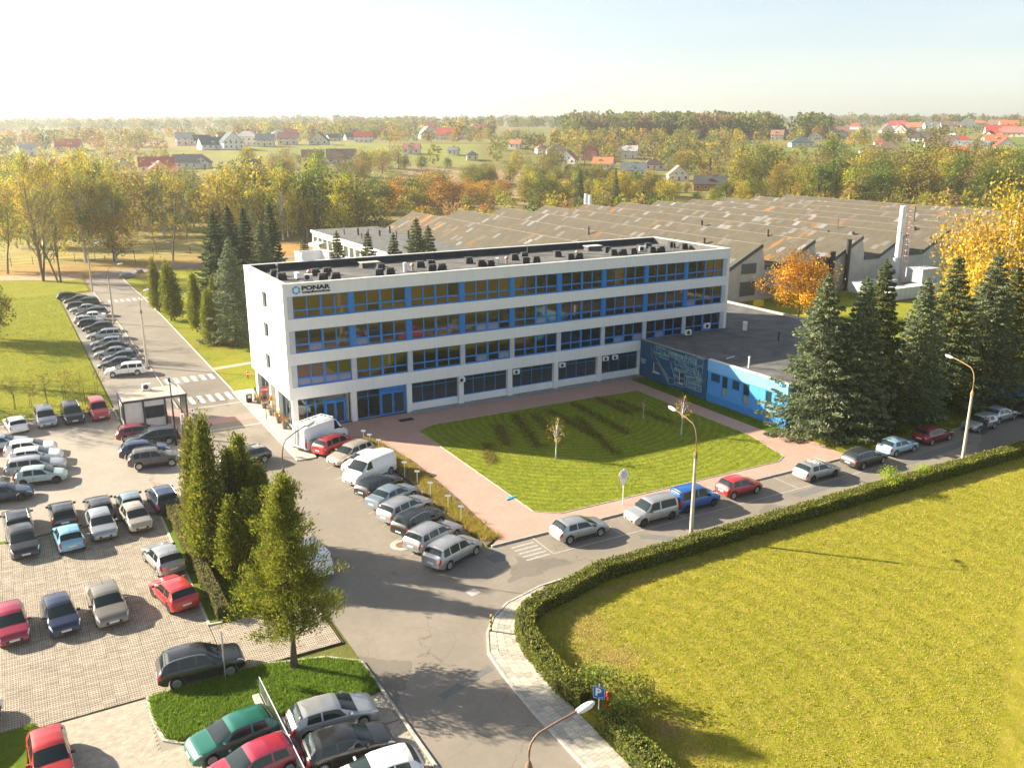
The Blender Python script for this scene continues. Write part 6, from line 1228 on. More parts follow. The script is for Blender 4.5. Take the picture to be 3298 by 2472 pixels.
tufts('verge_blades', 'grass blades of the verge under the spruces', 9000, poly_sampler([(41.2, -30.6), (70, -30.4), (70, -24), (41.7, -23.5)]), .09, .06, .18, C_LWN); tufts('annex_blades', 'grass along the blue wall', 2500, poly_sampler([(39.8, -23), (41.5, -23), (41.5, -.3), (39.8, -.3)]), .1, .06, .2, C_LSH)
def fallen(n):
    c = np.array([[0, 132, 14, 6], [-16, 112, 7, 6], [-6, 118, 10, 4], [3, 42, 2, 3], [12, 128, 8, 4], [44, -27.5, 3, 1.2], [-13.6, -20, .25, 6]]); i = RNG.integers(0, len(c), n); return c[i, :2]+RNG.normal(size=(n, 2))*c[i, 2:]
P_ = fallen(9000); cen = np.concatenate([P_, np.full((len(P_), 1), .07)], 1); v_, f_, c_ = leaves(cen, .2, np.tile([1., 0, 0], (len(cen), 1)), .8, pal(len(cen), [(.50, .26, .08), (.44, .22, .06), (.55, .32, .12)])); v_[:, 2] = .05+np.abs(v_[:, 2]-.05)*.25
tag(obj('fallen_leaves', np_mesh('fallen_leaves', v_, f_, c_), LEAF), 'orange fallen leaves under the autumn trees', 'leaves', kind='stuff')

HOUSES = [(51,416,16.9,'red','s'),(69,429,15.0,'grey','s'),(50,402,8.8,'brown','f'),(76,426,7.5,'brown','f'),(107,585,11.0,'dark','s'),(105,547,15.0,'teal','s'),(117,540,13.8,'teal','f'),(143,674,14.0,'orange','s'),(134,565,14.4,'pale','h'),(97,591,12.3,'pale','s'),(143,553,11.8,'slate','s'),(201,727,13.6,'pale','h'),(162,564,13.3,'dusty','s'),(238,819,15.2,'orange','s'),(183,558,13.3,'teal','f'),(249,723,11.6,'teal','s'),(245,635,15.2,'red','s'),(281,767,11.4,'dark','s'),(97,405,8.1,'brown','s'),(142,445,11.9,'dusty','s'),(156,434,16.7,'brown','s'),(363,771,15.2,'pale','f'),(362,723,18.7,'red','s'),(370,715,9.6,'red','s'),(461,980,18.9,'red','s'),(492,921,10.2,'orange','f'),(499,911,11.3,'red','s'),(219,476,10.5,'dusty','s'),(242,461,6.5,'slate','s'),(243,436,7.3,'teal','h'),(296,473,8.1,'orange','s'),(300,445,7.8,'dusty','h'),(304,433,13.2,'brown','h'),(290,397,11.3,'dusty','f'),(313,406,10.2,'red','f'),(343,404,9.9,'pale','s'),(298,370,12.0,'orange','s'),(287,326,13.8,'slate','s'),(320,351,11.9,'brown','h'),(288,289,10.5,'grey','f'),(263,236,14.2,'dark','s'),(518,421,16.5,'teal','h'),(597,479,10.9,'grey','f'),(590,516,10.8,'dusty','s'),(724,630,15.6,'grey','s'),(600,557,8.0,'red','s'),(487,331,14.2,'dark','h'),(839,659,13.1,'grey','h'),(972,751,16.4,'red','h'),(1083,828,12.9,'dark','f'),(747,582,16.5,'dusty','s'),(501,329,18.0,'brown','h'),(545,371,7.8,'red','h'),(991,702,30.1,'crimson','s'),(1500,1066,31.0,'crimson','s'),(951,648,17.6,'orange','s'),(909,653,15.0,'brown','f'),(903,628,14.7,'grey','f'),(591,369,19.2,'dark','h'),(527,308,20.6,'brown','s'),(569,324,12.9,'red','h'),(494,264,23.5,'slate','s'),(1059,651,21.2,'dark','f'),(1104,666,17.1,'orange','h'),(1073,621,28.2,'brown','s'),(1046,589,20.5,'orange','s'),(672,362,19.3,'red','s'),(674,350,17.7,'dusty','s'),(584,312,13.0,'brown','f'),(565,295,13.8,'orange','s'),(524,262,11.6,'red','f'),(462,250,9.5,'crimson','s'),(1027,654,20.8,'brown','s'),(1020,673,27.9,'grey','s'),(647,385,7.4,'grey','f'),(23,592,14.6,'red','s'),(-3,571,9.4,'pale','s'),(33,398,10.5,'dusty','f')]
# ------------------------------------------------------------ trees of the middle distance
TREES = [(-4,183,'y',21.6),(-2,170,'b',20.9),(4,218,'b',21.3),(-19,212,'b',17.7),(-19,231,'y',16.5),(-15,178,'b',16.1),(6,227,'y',18.1),(-19,177,'b',16.5),(-17,175,'b',17.0),(8,192,'y',19.4),(-8,247,'b',16.2),(-17,248,'b',20.7),(47,179,'g',14.7),(31,175,'y',17.6),(28,197,'b',12.5),(77,199,'g',14.9),(39,186,'y',14.9),(56,212,'b',17.7),(44,161,'b',18.0),(59,153,'b',16.1),(68,188,'y',12.9),(52,165,'b',12.3),(74,196,'b',16.1),(42,210,'b',19.4),(49,195,'b',14.4),(57,171,'g',17.5),(76,190,'b',12.6),(18,187,'b',18.6),(43,192,'b',19.8),(47,167,'b',18.7),(23,185,'b',17.0),(65,200,'y',15.0),(23,203,'b',15.6),(63,155,'o',15.6),(41,175,'y',14.2),(38,167,'b',15.0),(50,183,'b',13.4),(43,186,'o',18.9),(7,250,'o',12.9),(32,237,'o',11.9),(33,242,'o',13.4),(41,272,'o',12.5),(35,299,'r',13.4),(8,292,'o',13.7),(7,260,'n',10.5),(47,230,'n',14.8),(61,241,'r',14.9),(-4,291,'n',10.0),(-15,271,'n',9.2),(45,245,'n',10.1),(23,244,'o',13.0),(-19,317,'n',12.4),(-7,261,'y',12.4),(-18,289,'y',9.2),(63,276,'y',11.4),(27,268,'o',10.7),(30,252,'y',13.0),(12,284,'o',14.0),(50,233,'r',10.6),(-19,279,'b',10.1),(19,238,'o',14.7),(51,256,'r',12.5),(13,300,'r',10.7),(23,291,'y',12.3),(62,186,'B',21),(57,195,'b',17),(49,189,'b',18),(96,217,'g',9.5),(114,245,'r',9.5),(112,252,'o',9.9),(118,240,'y',10.4),(91,215,'g',9.0),(85,219,'o',10.0),(102,240,'g',10.6),(130,244,'g',11.1),(131,259,'r',10.2),(94,243,'y',10.9),(124,229,'r',11.5),(134,258,'y',9.2),(101,237,'g',9.4),(107,217,'y',8.1),(113,210,'r',8.8),(100,220,'r',10.3),(112,226,'g',11.4),(120,233,'y',11.6),(144,239,'r',7.5),(160,247,'r',6.9),(153,255,'y',6.4),(152,246,'r',6.6),(146,247,'r',5.2),(134,240,'r',7.0),(127,245,'r',8.0),(169,262,'r',5.7),(147,228,'y',8.0),(143,264,'y',5.2),(137,249,'n',7.2),(140,248,'r',7.2),(174,255,'n',5.3),(157,243,'r',7.8),(154,268,'r',5.5),(165,237,'y',5.8),(157,255,'r',6.6),(140,263,'r',6.4),(153,264,'r',7.0),(131,248,'r',7.6),(169,203,'c',14),(186,204,'c',13.5),(184,213,'y',9),(200,204,'c',6),(169,215,'y',9),(221,424,'n',14.5),(222,431,'o',11.1),(181,399,'o',14.0),(177,400,'n',14.3),(189,419,'g',14.3),(192,400,'g',14.2),(205,412,'g',13.6),(244,420,'g',13.1),(225,418,'o',12.6),(199,452,'o',11.8),(207,398,'g',11.0),(207,402,'o',14.7),(207,428,'o',11.6),(255,429,'g',11.4),(237,405,'o',11.1),(252,420,'g',12.3),(186,409,'g',12.2),(190,434,'g',13.7),(256,413,'o',11.7),(212,415,'o',11.2),(207,291,'o',9.1),(235,284,'o',9.8),(205,294,'o',9.4),(220,299,'o',8.1),(233,293,'o',8.1),(175,304,'o',9.4),(224,306,'o',8.2),(204,318,'o',10.0),(195,323,'o',8.4),(179,316,'o',8.8),(228,294,'o',9.5),(240,293,'o',9.8),(241,285,'o',8.6),(181,308,'o',8.6),(192,323,'o',9.4),(223,283,'o',8.5),(180,311,'o',9.4),(241,300,'o',8.8),(234,304,'o',9.3),(204,300,'o',9.6),(184,326,'o',8.5),(232,296,'o',8.6),(214,308,'o',8.1),(189,317,'o',9.9),(209,310,'o',8.7),(188,311,'o',9.5),(142,390,'y',8.6),(98,343,'y',11.0),(115,444,'o',10.7),(156,372,'n',8.6),(142,362,'o',12.9),(158,397,'o',9.0),(157,408,'n',9.8),(91,337,'n',11.1),(129,428,'o',10.5),(101,431,'n',11.8),(95,342,'g',10.4),(120,380,'n',12.0),(132,446,'n',11.0),(121,351,'n',9.6),(96,414,'y',10.5),(120,364,'y',12.9),(130,337,'n',11.4),(116,352,'g',12.8),(83,363,'o',9.4),(106,442,'g',11.1),(133,336,'y',9.5),(167,410,'o',8.4),(136,364,'g',12.5),(125,347,'n',11.1),(102,385,'n',9.2),(159,379,'y',12.8),(116,406,'n',11.4),(174,414,'n',9.1),(117,414,'n',8.4),(179,436,'y',11.8),(207,263,'b',9.5),(220,213,'y',8.7),(205,225,'g',8.2),(190,228,'o',7.7),(187,268,'b',9.2),(220,223,'o',9.4),(216,206,'y',7.2),(198,207,'y',8.3),(234,198,'g',10.6),(209,202,'y',7.0),(243,235,'o',7.6),(239,239,'y',9.9),(225,193,'b',10.8),(204,195,'y',8.5),(240,187,'g',8.6),(221,228,'y',10.9),(267,219,'y',9.0),(231,181,'y',9.0),(238,192,'y',7.5),(216,232,'g',10.7),(211,240,'y',9.6),(183,247,'y',9.1),(177,248,'g',8.1),(245,231,'y',9.2),(219,244,'y',10.4),(193,238,'g',10.2),(162,231,'o',10.2),(170,241,'y',10.5),(162,218,'g',10.9),(208,227,'y',10.8),(206,201,'y',9.0),(238,197,'b',7.1),(191,208,'y',10.7),(217,192,'g',8.2),(253,356,'o',14.0),(333,411,'n',12.2),(325,336,'o',9.4),(268,337,'g',10.0),(236,367,'y',12.0),(293,435,'b',9.2),(364,387,'g',9.8),(296,452,'n',11.0),(259,341,'b',11.9),(408,394,'b',9.7),(326,421,'n',12.5),(239,376,'c',10.2),(373,406,'y',9.3),(361,442,'c',13.4),(349,363,'c',11.3),(318,298,'c',10.5),(241,343,'o',12.2),(285,442,'b',10.9),(395,387,'b',10.9),(311,394,'o',11.5),(355,417,'c',9.2),(389,421,'g',10.9),(272,352,'c',12.9),(374,402,'o',12.1),(373,372,'g',12.0),(331,437,'c',9.2),(361,369,'n',9.2),(367,428,'n',11.7),(307,380,'b',13.7),(303,457,'n',12.0),(248,383,'y',12.2),(344,336,'o',13.8),(364,403,'c',12.8),(305,421,'o',13.4),(286,378,'c',11.3),(251,337,'g',11.3),(234,335,'n',11.1),(322,362,'g',10.0),(410,406,'b',11.2),(318,324,'y',12.1),(288,410,'b',10.3),(422,411,'o',10.7),(257,207,'b',12.1),(319,152,'g',14.8),(338,173,'y',16.1),(344,154,'o',15.3),(268,165,'o',11.4),(318,278,'o',15.7),(330,143,'o',13.8),(275,231,'b',14.2),(299,155,'o',16.6),(338,141,'o',12.0),(276,199,'o',11.5),(335,134,'y',11.7),(299,210,'y',11.2),(295,122,'g',13.3),(281,143,'o',16.3),(357,188,'o',11.3),(266,159,'b',14.8),(327,246,'n',12.5),(282,168,'b',11.6),(315,175,'n',15.6),(332,214,'g',12.0),(274,227,'b',13.8),(293,147,'y',11.6),(334,192,'o',15.2),(303,174,'g',15.6),(286,193,'n',16.1),(327,143,'b',12.7),(261,171,'g',14.1),(306,219,'g',12.7),(241,174,'o',11.0),(349,149,'y',15.0),(330,174,'n',14.1),(277,186,'o',12.0),(362,230,'y',15.6),(364,174,'b',11.0),(321,127,'g',16.8),(349,161,'y',14.9),(284,183,'g',14.9),(355,156,'g',14.5),(320,157,'y',14.5),(333,258,'b',14.6),(326,159,'n',15.4),(338,216,'g',11.6),(310,193,'y',13.9),(359,222,'n',15.6),(286,149,'b',14.6),(309,127,'g',11.1),(333,264,'o',12.2),(276,153,'g',12.3),(270,185,'y',13.3),(355,177,'y',15.1),(295,223,'y',11.9),(352,148,'b',15.6),(289,142,'n',12.6),(297,251,'y',15.8),(285,179,'n',14.4),(309,138,'n',12.1),(324,229,'n',16.2),(234,193,'g',13.2),(259,210,'o',15.9),(342,191,'b',11.9),(347,230,'o',15.2),(381,248,'y',13.6),(406,194,'y',10.0),(364,323,'o',11.3),(374,223,'y',13.0),(457,295,'o',12.8),(472,221,'o',11.5),(450,290,'b',13.3),(448,340,'y',12.0),(373,271,'o',11.5),(463,270,'n',14.5),(374,191,'b',13.2),(369,332,'o',11.1),(415,313,'n',12.2),(359,314,'g',14.4),(397,197,'o',14.7),(443,342,'y',13.1),(364,242,'g',11.8),(395,343,'o',11.6),(420,237,'o',13.0),(430,209,'o',14.1),(436,286,'n',10.5),(375,235,'o',13.3),(428,257,'o',10.6),(388,347,'o',11.5),(403,288,'n',10.5),(393,367,'y',10.2),(357,302,'o',10.3),(364,317,'y',12.2),(405,321,'y',10.8),(391,284,'n',12.8),(420,296,'o',14.2),(394,324,'y',14.2),(383,335,'y',11.9),(371,186,'o',12.0),(369,174,'g',10.7),(403,206,'y',11.4),(398,328,'b',12.0),(391,301,'o',14.6),(421,345,'o',11.2),(409,265,'n',10.1),(377,322,'o',11.7),(458,280,'o',10.2),(445,294,'n',11.0),(373,167,'y',13.9),(1,423,'n',10.5),(61,455,'y',7.6),(59,362,'c',11.6),(50,345,'y',9.1),(20,452,'o',11.2),(-16,387,'c',8.1),(51,463,'o',7.2),(5,421,'n',10.7),(49,485,'n',10.0),(11,428,'y',8.3),(-3,367,'c',8.5),(7,513,'y',7.4),(3,435,'c',8.1),(69,444,'b',7.6),(19,350,'y',10.5),(-11,483,'o',11.0),(25,337,'n',8.5),(12,450,'o',11.3),(39,422,'b',9.2),(38,450,'n',10.1),(48,328,'b',8.5),(-16,469,'b',8.4),(-8,469,'c',8.1),(2,357,'o',11.0),(244,533,'o',9.6),(282,444,'g',11.1),(304,469,'g',8.8),(339,566,'o',9.5),(276,482,'o',11.7),(279,471,'o',10.3),(287,471,'c',11.0),(249,508,'o',11.1),(250,461,'p',10.5),(303,622,'o',11.8),(225,486,'p',10.2),(280,457,'o',8.1),(278,458,'p',11.7),(297,459,'c',11.2),(262,473,'c',10.9),(311,478,'p',11.4),(361,251,'g',21),(347,185,'o',21),(321,262,'g',18),(622,312,'n',9.8),(576,452,'g',8.3),(506,447,'y',7.7),(606,438,'y',7.0),(605,529,'c',7.9),(476,372,'g',10.0),(501,432,'c',7.4),(594,399,'g',9.0),(461,381,'g',8.0),(544,507,'n',9.1),(543,414,'g',8.1),(515,250,'c',7.2),(543,383,'y',8.4),(506,438,'o',7.7),(649,471,'g',8.9),(568,383,'g',9.0),(678,589,'o',8.9),(597,411,'c',7.3),(655,397,'y',9.8),(656,410,'y',8.6),(603,432,'y',8.7),(644,486,'y',7.9),(599,300,'c',9.5),(533,267,'o',8.5),(518,340,'c',8.0),(585,492,'n',8.2)]
KIND = {'b': ([broadleaf(14, 2.9, 2600, C_BIR, 101, .5, .14, 60, .9, .19, .45), broadleaf(14, 2.6, 2400, C_BIR+C_GRN[:1], 102, .5, .14, 60, .9, .19, .45)], BIRCHB, 14, 'slender yellow-green birch'), 'B': ([broadleaf(20, 4.8, 11000, C_GOLD+C_BIR, 103, .42, .1, 100, .9, .15, .5)], BIRCHB, 20, 'large golden weeping birch'),
 'g': ([broadleaf(12, 4.2, 2600, C_GRN, 104, .66, .08, 60), broadleaf(12, 4.6, 2600, C_GRN, 105, .66, .08, 60)], BARK, 12, 'round dark green tree'), 'o': ([broadleaf(12, 4.3, 2500, C_OLV, 106, .66, .08, 60), broadleaf(12, 4.9, 2500, C_OLV+C_GRN[:1], 107, .66, .08, 60), broadleaf(12, 3.9, 2300, C_OLV+C_YEL[:1], 108, .62, .08, 60)], BARK, 12, 'round olive-green tree'),
 'y': ([broadleaf(12, 3.7, 2300, C_YEL, 109, .6, .08, 60), broadleaf(12, 4.1, 2300, C_YEL+C_OLV, 110, .6, .08, 60)], BARK, 12, 'yellow autumn tree'), 'r': ([broadleaf(9, 4.2, 2200, C_ORG, 111, .52, .03), broadleaf(9, 4.0, 2200, C_ORG+C_BRN, 112, .52, .03)], BARK, 9, 'orange autumn bush'), 'n': ([broadleaf(12, 4.0, 1500, C_BRN, 113, .52, sparse=.3), broadleaf(12, 3.6, 1300, C_BRN+C_OLV, 114, .52, sparse=.32)], BARK, 12, 'thin brown half-bare tree'),
 'c': ([spruce(13, 3.0, 2600, C_SPD, 115, .05, .25, .6), spruce(13, 2.6, 2400, C_SPD, 116, .05, .25, .6)], BARK, 13, 'dark green spruce'), 'p': ([broadleaf(12, 2.6, 1500, C_SPD+C_GRN, 117, .55, .35)], BARK, 12, 'tall pine')}
def region(x, y):
    F, Rr = fr(x, y); t = Rr/F
    if F < 300: return 'behind the parked row of the side street' if t < -.08 else ('behind the low wing' if t < .05 else 'right behind the saw-tooth hall')
    if t < -.25: return 'in the hazy valley beyond the bare trees'
    if t < -.05: return 'along the brown field' if F < 560 else 'on the meadow slope'
    if t < .25: return 'among the houses beyond the hall' if F > 420 else 'beyond the hall roofs'
    return 'in the wood behind the hall and spruces' if F < 560 else 'among the hill village houses'
TREES.sort(key=lambda t: math.hypot(t[0]-CAMX, t[1]-CAMY)); far = TREES[300:]; used = {}
for t in TREES[:300]: used.setdefault(KIND[t[2]][3]+' '+region(t[0], t[1]), []).append(t)
for v in used.values(): v.sort(key=lambda t: fr(t[0], t[1])[1]/fr(t[0], t[1])[0])
ORDN = ['first', 'second', 'third', 'fourth', 'fifth', 'sixth', 'seventh', 'eighth', 'ninth', 'tenth', 'eleventh', 'twelfth']
def front_of_house(x, y):
    d = math.hypot(x-CX, y-CY)
    for hh in HOUSES:
        D = math.hypot(hh[0]-CX, hh[1]-CY)
        if -hh[2]*.7 < D-d < 90 and abs((hh[0]-CX)*(y-CY)-(hh[1]-CY)*(x-CX))/D < hh[2]*.5+1.5: return True
    return False
for (x, y, k, h) in TREES[:300]:
    if front_of_house(x, y) and h > 5: h *= .55
    pr, bm, h0, nm = KIND[k]; gl = lb = nm+' '+region(x, y); s = h/h0; sib = used[lb]
    if 1 < len(sib) <= 12: lb = lb+', '+ORDN[[q[:2] for q in sib].index((x, y))]+' from left'
    plant({'c': 'spruce_tree', 'b': 'birch_tree', 'B': 'birch_tree', 'p': 'pine_tree'}.get(k, 'broadleaf_tree' if k != 'r' else 'autumn_bush'), pr[random.randrange(len(pr))], (NEED if k in 'cp' else LEAF, bm), x+random.uniform(-.5, .5), y+random.uniform(-.5, .5), hz(x, y)-.1, lb, gl+' group', s*random.uniform(.92, 1.08), None, s)
# far woods: one mass
def hidden(x, y, d):
    for hh in HOUSES:
        D = math.hypot(hh[0]-CX, hh[1]-CY)
        if -hh[2]*.8 < D-d < 150 and abs((hh[0]-CX)*(y-CY)-(hh[1]-CY)*(x-CX))/D < hh[2]*.62+2.5: return True
    return False
def far_woods():
    parts = []; rs = np.random.default_rng(77); rows = []
    for (x, y, k, h) in far: rows.append((x, y, h, k))
    def belt(F0, F1, t0, t1, n, h0, h1, kinds):
        for _ in range(n):
            F = math.exp(rs.uniform(math.log(F0), math.log(F1))); t = rs.uniform(t0, t1); x = CX+F*FX+F*t*FY; y = CY+F*FY-F*t*FX; rows.append((x, y, rs.uniform(h0, h1), kinds[rs.integers(len(kinds))]))
    belt(830, 1000, .06, .355, 560, 17, 25, 'goggn'); belt(700, 830, .04, .34, 150, 8, 13, 'goybn'); belt(1150, 1500, .34, .62, 160, 10, 16, 'ogn'); belt(880, 1150, -.30, -.02, 300, 9, 15, 'ogybn'); belt(1200, 1700, -.62, .1, 420, 12, 18, 'gogo'); belt(1900, 3200, -.6, .6, 900, 14, 22, 'ggo'); belt(3500, 5500, -.62, .62, 900, 18, 30, 'g'); belt(560, 900, -.62, -.3, 160, 8, 13, 'oygnb'); belt(600, 900, .3, .62, 150, 6, 10, 'goync'); belt(690, 860, -.25, .02, 80, 7, 11, 'ogyn'); belt(520, 640, .0, .28, 60, 8, 12, 'ogyb')
    belt(285, 520, .02, .62, 520, 4, 8, 'ogyonb'); belt(270, 420, -.62, .0, 260, 3, 7, 'yonbr'); belt(420, 560, -.62, -.2, 150, 4, 8, 'onyb'); belt(520, 700, .0, .30, 160, 6, 11, 'goynb')
    cm = {'b': C_BIR, 'B': C_BIR, 'g': C_GRN, 'o': C_OLV, 'y': C_YEL, 'r': C_ORG, 'n': C_BRN, 'c': C_SPD, 'p': C_GRN}
    for (x, y, h, k) in rows:
        z = hz(x, y); d = math.hypot(x-CX, y-CY); m = 110 if d < 900 else (70 if d < 1600 else 34); dd = unit(rs.normal(size=(m, 3))); r_ = h*.36; c = dd*rs.uniform(.55, 1.05, (m, 1))*np.array([r_, r_, h*.46]); c[:, 2] = np.maximum(c[:, 2]+h*.54, .4); c += np.array([x, y, z])
        if d < 1700 and hidden(x, y, d): continue
        F_, R_ = fr(x, y); t_ = R_/F_
        if 545 < F_ < 680 and -.33 < t_ < -.02 or (470 < F_ < 640 and t_ > .36 and rs.random() < .75): continue
        parts.append(leaves(c, h*(.12 if d < 900 else .17 if d < 1600 else .26)*rs.uniform(.7, 1.3, m), None, .8, np.clip(pal(1, cm[k], .2)*(1+.15*rs.normal(size=(m, 1))), .004, 1)))
    tag(obj('distant_woods', leafmesh('distant_woods', parts), LEAF), 'distant autumn woods covering the hills', 'woods', kind='stuff')
far_woods()
# ------------------------------------------------------------ houses
ROOFC = {'red': (.42, .06, .045), 'crimson': (.34, .03, .05), 'orange': (.46, .15, .06), 'dusty': (.32, .15, .12), 'brown': (.16, .10, .075), 'dark': (.05, .05, .055), 'teal': (.05, .085, .095), 'slate': (.12, .145, .175), 'grey': (.20, .19, .175), 'pale': (.42, .40, .38)}
ROOFN = {'red': 'red-roofed', 'crimson': 'crimson-roofed', 'orange': 'orange-roofed', 'dusty': 'dusty pink-roofed', 'brown': 'brown-roofed', 'dark': 'black-roofed', 'teal': 'dark teal-roofed', 'slate': 'slate-roofed', 'grey': 'grey-roofed', 'pale': 'pale-roofed'}
WALLC = [(.72, .69, .62), (.66, .60, .48), (.74, .72, .70), (.60, .57, .52)]
HW = [M('house_wall_%d' % i, c, .85, var=.05, vs=.5) for i, c in enumerate(WALLC)] + [M('house_wood', (.38, .17, .06), .8, var=.2, vs=1), M('house_brick', (.36, .15, .10), .85, var=.1, vs=2)]
HWIN = glass('house_glass', (.05, .06, .07), .1); CHIM = M('chimney_brick', (.34, .22, .17), .9)
HR = {k: M('roof_'+k, c, .8, var=.12, vs=.6, bmp=.2, bs=6) for k, c in ROOFC.items()}
def house_name(x, y):
    F, Rr = fr(x, y); t = Rr/F
    if t < -.30: return 'in the hazy valley beyond the bare trees'
    if t < -.18: return 'on the green meadow slope'
    if t < -.06: return 'above the brown field'
    if t < .12: return 'among the trees beyond the brown field'
    if t < .28: return 'behind the hall roofs'
    return 'in the hill village'
ORD = ['first', 'second', 'third', 'fourth', 'fifth', 'sixth', 'seventh', 'eighth', 'ninth', 'tenth']
grp = {}
for i, hh in enumerate(HOUSES): grp.setdefault((hh[3], house_name(hh[0], hh[1])), []).append(i)
HLAB = {}
for (rc, rg), ids in grp.items():
    ids.sort(key=lambda i: fr(HOUSES[i][0], HOUSES[i][1])[1]/fr(HOUSES[i][0], HOUSES[i][1])[0])
    for n, i in enumerate(ids): HLAB[i] = f'{ROOFN[rc]} house {rg}' if len(ids) == 1 else f'{ROOFN[rc]} house {rg}, {ORD[n]} such from left'
for i, (x, y, w, rc, ty) in enumerate(HOUSES):
    rs = random.Random(i*7+1); view = math.atan2(y-CAMY, x-CAMX); w = min(w, 20); d = w*rs.uniform(.62, .8); hw = rs.choice([2.9, 3.1, 4.6]) if w > 9 else 3.0; rh = (d if ty != 'f' else w)*.5*rs.uniform(.75, .95)
    if ty == 'h': hw, rh = (3.0 if rc != 'pale' else 6.0), w*.24
    rz = view-math.pi/2+R(rs.uniform(-22, 22)); r_ = root('house', HLAB[i], 'house', (x, y, hz(x, y)-.3), rz, 'houses of the villages'); wl = HW[rs.randrange(4)]
    if i == 40: wl = HW[4]
    if i == 34: wl = HW[5]
    a, b = w/2, d/2; o = .5
    mb = MB().box(-a, a, -b, b, 0, hw+.3)
    if ty == 's': mb.poly([(-a, -b, hw+.3), (-a, b, hw+.3), (-a, 0, hw+.3+rh)]).poly([(a, b, hw+.3), (a, -b, hw+.3), (a, 0, hw+.3+rh)])
    if ty == 'f': mb.poly([(-a, -b, hw+.3), (0, -b, hw+.3+rh), (a, -b, hw+.3)][::-1]).poly([(a, b, hw+.3), (0, b, hw+.3+rh), (-a, b, hw+.3)][::-1])
    mb.build('wall', wl, r_); z0 = hw+.3; m2 = MB(); th = .22
    def slab(p):
        n0 = len(m2.v); m2.v += [tuple(q) for q in p]+[(q[0], q[1], q[2]+th) for q in p]; k = len(p); m2.f.append(tuple(n0+j for j in range(k-1, -1, -1))); m2.f.append(tuple(n0+k+j for j in range(k)))
        for j in range(k): l = (j+1) % k; m2.f.append((n0+j, n0+l, n0+k+l, n0+k+j))
    if ty == 's': e = o*rh/b; slab([(-a-o, -b-o, z0-e), (a+o, -b-o, z0-e), (a+o, 0, z0+rh), (-a-o, 0, z0+rh)]); slab([(a+o, b+o, z0-e), (-a-o, b+o, z0-e), (-a-o, 0, z0+rh), (a+o, 0, z0+rh)])
    elif ty == 'f': e = o*rh/a; slab([(-a-o, b+o, z0-e), (-a-o, -b-o, z0-e), (0, -b-o, z0+rh), (0, b+o, z0+rh)]); slab([(a+o, -b-o, z0-e), (a+o, b+o, z0-e), (0, b+o, z0+rh), (0, -b-o, z0+rh)])
    else:
        g = max(.5, a-b); slab([(-a-o, -b-o, z0-.1), (a+o, -b-o, z0-.1), (g, 0, z0+rh), (-g, 0, z0+rh)]); slab([(a+o, b+o, z0-.1), (-a-o, b+o, z0-.1), (-g, 0, z0+rh), (g, 0, z0+rh)]); slab([(-a-o, b+o, z0-.1), (-a-o, -b-o, z0-.1), (-g, 0, z0+rh)]); slab([(a+o, -b-o, z0-.1), (a+o, b+o, z0-.1), (g, 0, z0+rh)])
    ro = m2.build('roof', HR[rc], r_); cx = a*rs.uniform(-.4, .4) if ty != 'f' else a*.25; cz = z0+rh*(.85 if ty != 'f' else .6); MB().box(cx-.35, cx+.35, -.3, .3, cz-.6, cz+1.3).build('chimney', CHIM, ro)
    if ty == 's' and w > 10 and rs.random() < .6: dx = a*rs.uniform(-.3, .3); dz = z0+rh*.15; dm = MB().box(dx-1.1, dx+1.1, -b*.75, -b*.2, dz, dz+1.2); dm.poly([(dx-1.4, -b*.8, dz+1.1), (dx, -b*.8, dz+2.0), (dx, -b*.1, dz+2.0), (dx-1.4, -b*.1, dz+1.1)]).poly([(dx, -b*.8, dz+2.0), (dx+1.4, -b*.8, dz+1.1), (dx+1.4, -b*.1, dz+1.1), (dx, -b*.1, dz+2.0)]); do = dm.build('dormer', wl, ro)
    nst = 2 if hw > 4 else 1
    for s_ in range(nst):
        n = max(2, int(w/3.4))
        for k in range(n):
            wx = -a+w*(k+.5)/n; zz = .9+2.6*s_+.3
            if s_ == 0 and k == n//2: MB().box(wx-.5, wx+.5, -b-.06, -b+.02, .3, 2.4).build('door', HW[4], r_); continue
            f_ = MB().box(wx-.65, wx+.65, -b-.04, -b+.02, zz, zz+1.4).build('window', WPAINT, r_); MB().box(wx-.55, wx+.55, -b-.06, -b-.042, zz+.1, zz+1.3).build('pane', HWIN, f_)
    for sg in (-1, 1):
        for k in range(2):
            wy = -b+d*(k+.5)/2; f_ = MB().box(min(sg*a, sg*(a+.04)), max(sg*a, sg*(a+.04)), wy-.6, wy+.6, 1.2, 2.6).build('window', WPAINT, r_); MB().box(min(sg*(a+.042), sg*(a+.06)), max(sg*(a+.042), sg*(a+.06)), wy-.5, wy+.5, 1.3, 2.5).build('pane', HWIN, f_)
    if ty == 'f':
        for wx in (-a*.3, a*.3): f_ = MB().box(wx-.5, wx+.5, -b-.04, -b+.02, hw+.5, hw+1.6).build('window', WPAINT, r_); MB().box(wx-.4, wx+.4, -b-.06, -b-.042, hw+.6, hw+1.5).build('pane', HWIN, f_)
q = root('radio_mast', 'thin lattice radio mast on the skyline', 'mast', (CX+1500*FX-1500*.116*FY, CY+1500*FY+1500*.116*FX, 38))
for k in range(3): a = k*2.094; MB().cyl((1.0*math.cos(a), 1.0*math.sin(a), 0), (.4*math.cos(a), .4*math.sin(a), 52), .16, n=4).build('leg', STEEL, q)
for k in range(13): MB().cyl((.9, 0, 4*k), (-.4, .7, 4*k+3.4), .1, n=3).build('brace', STEEL, q)

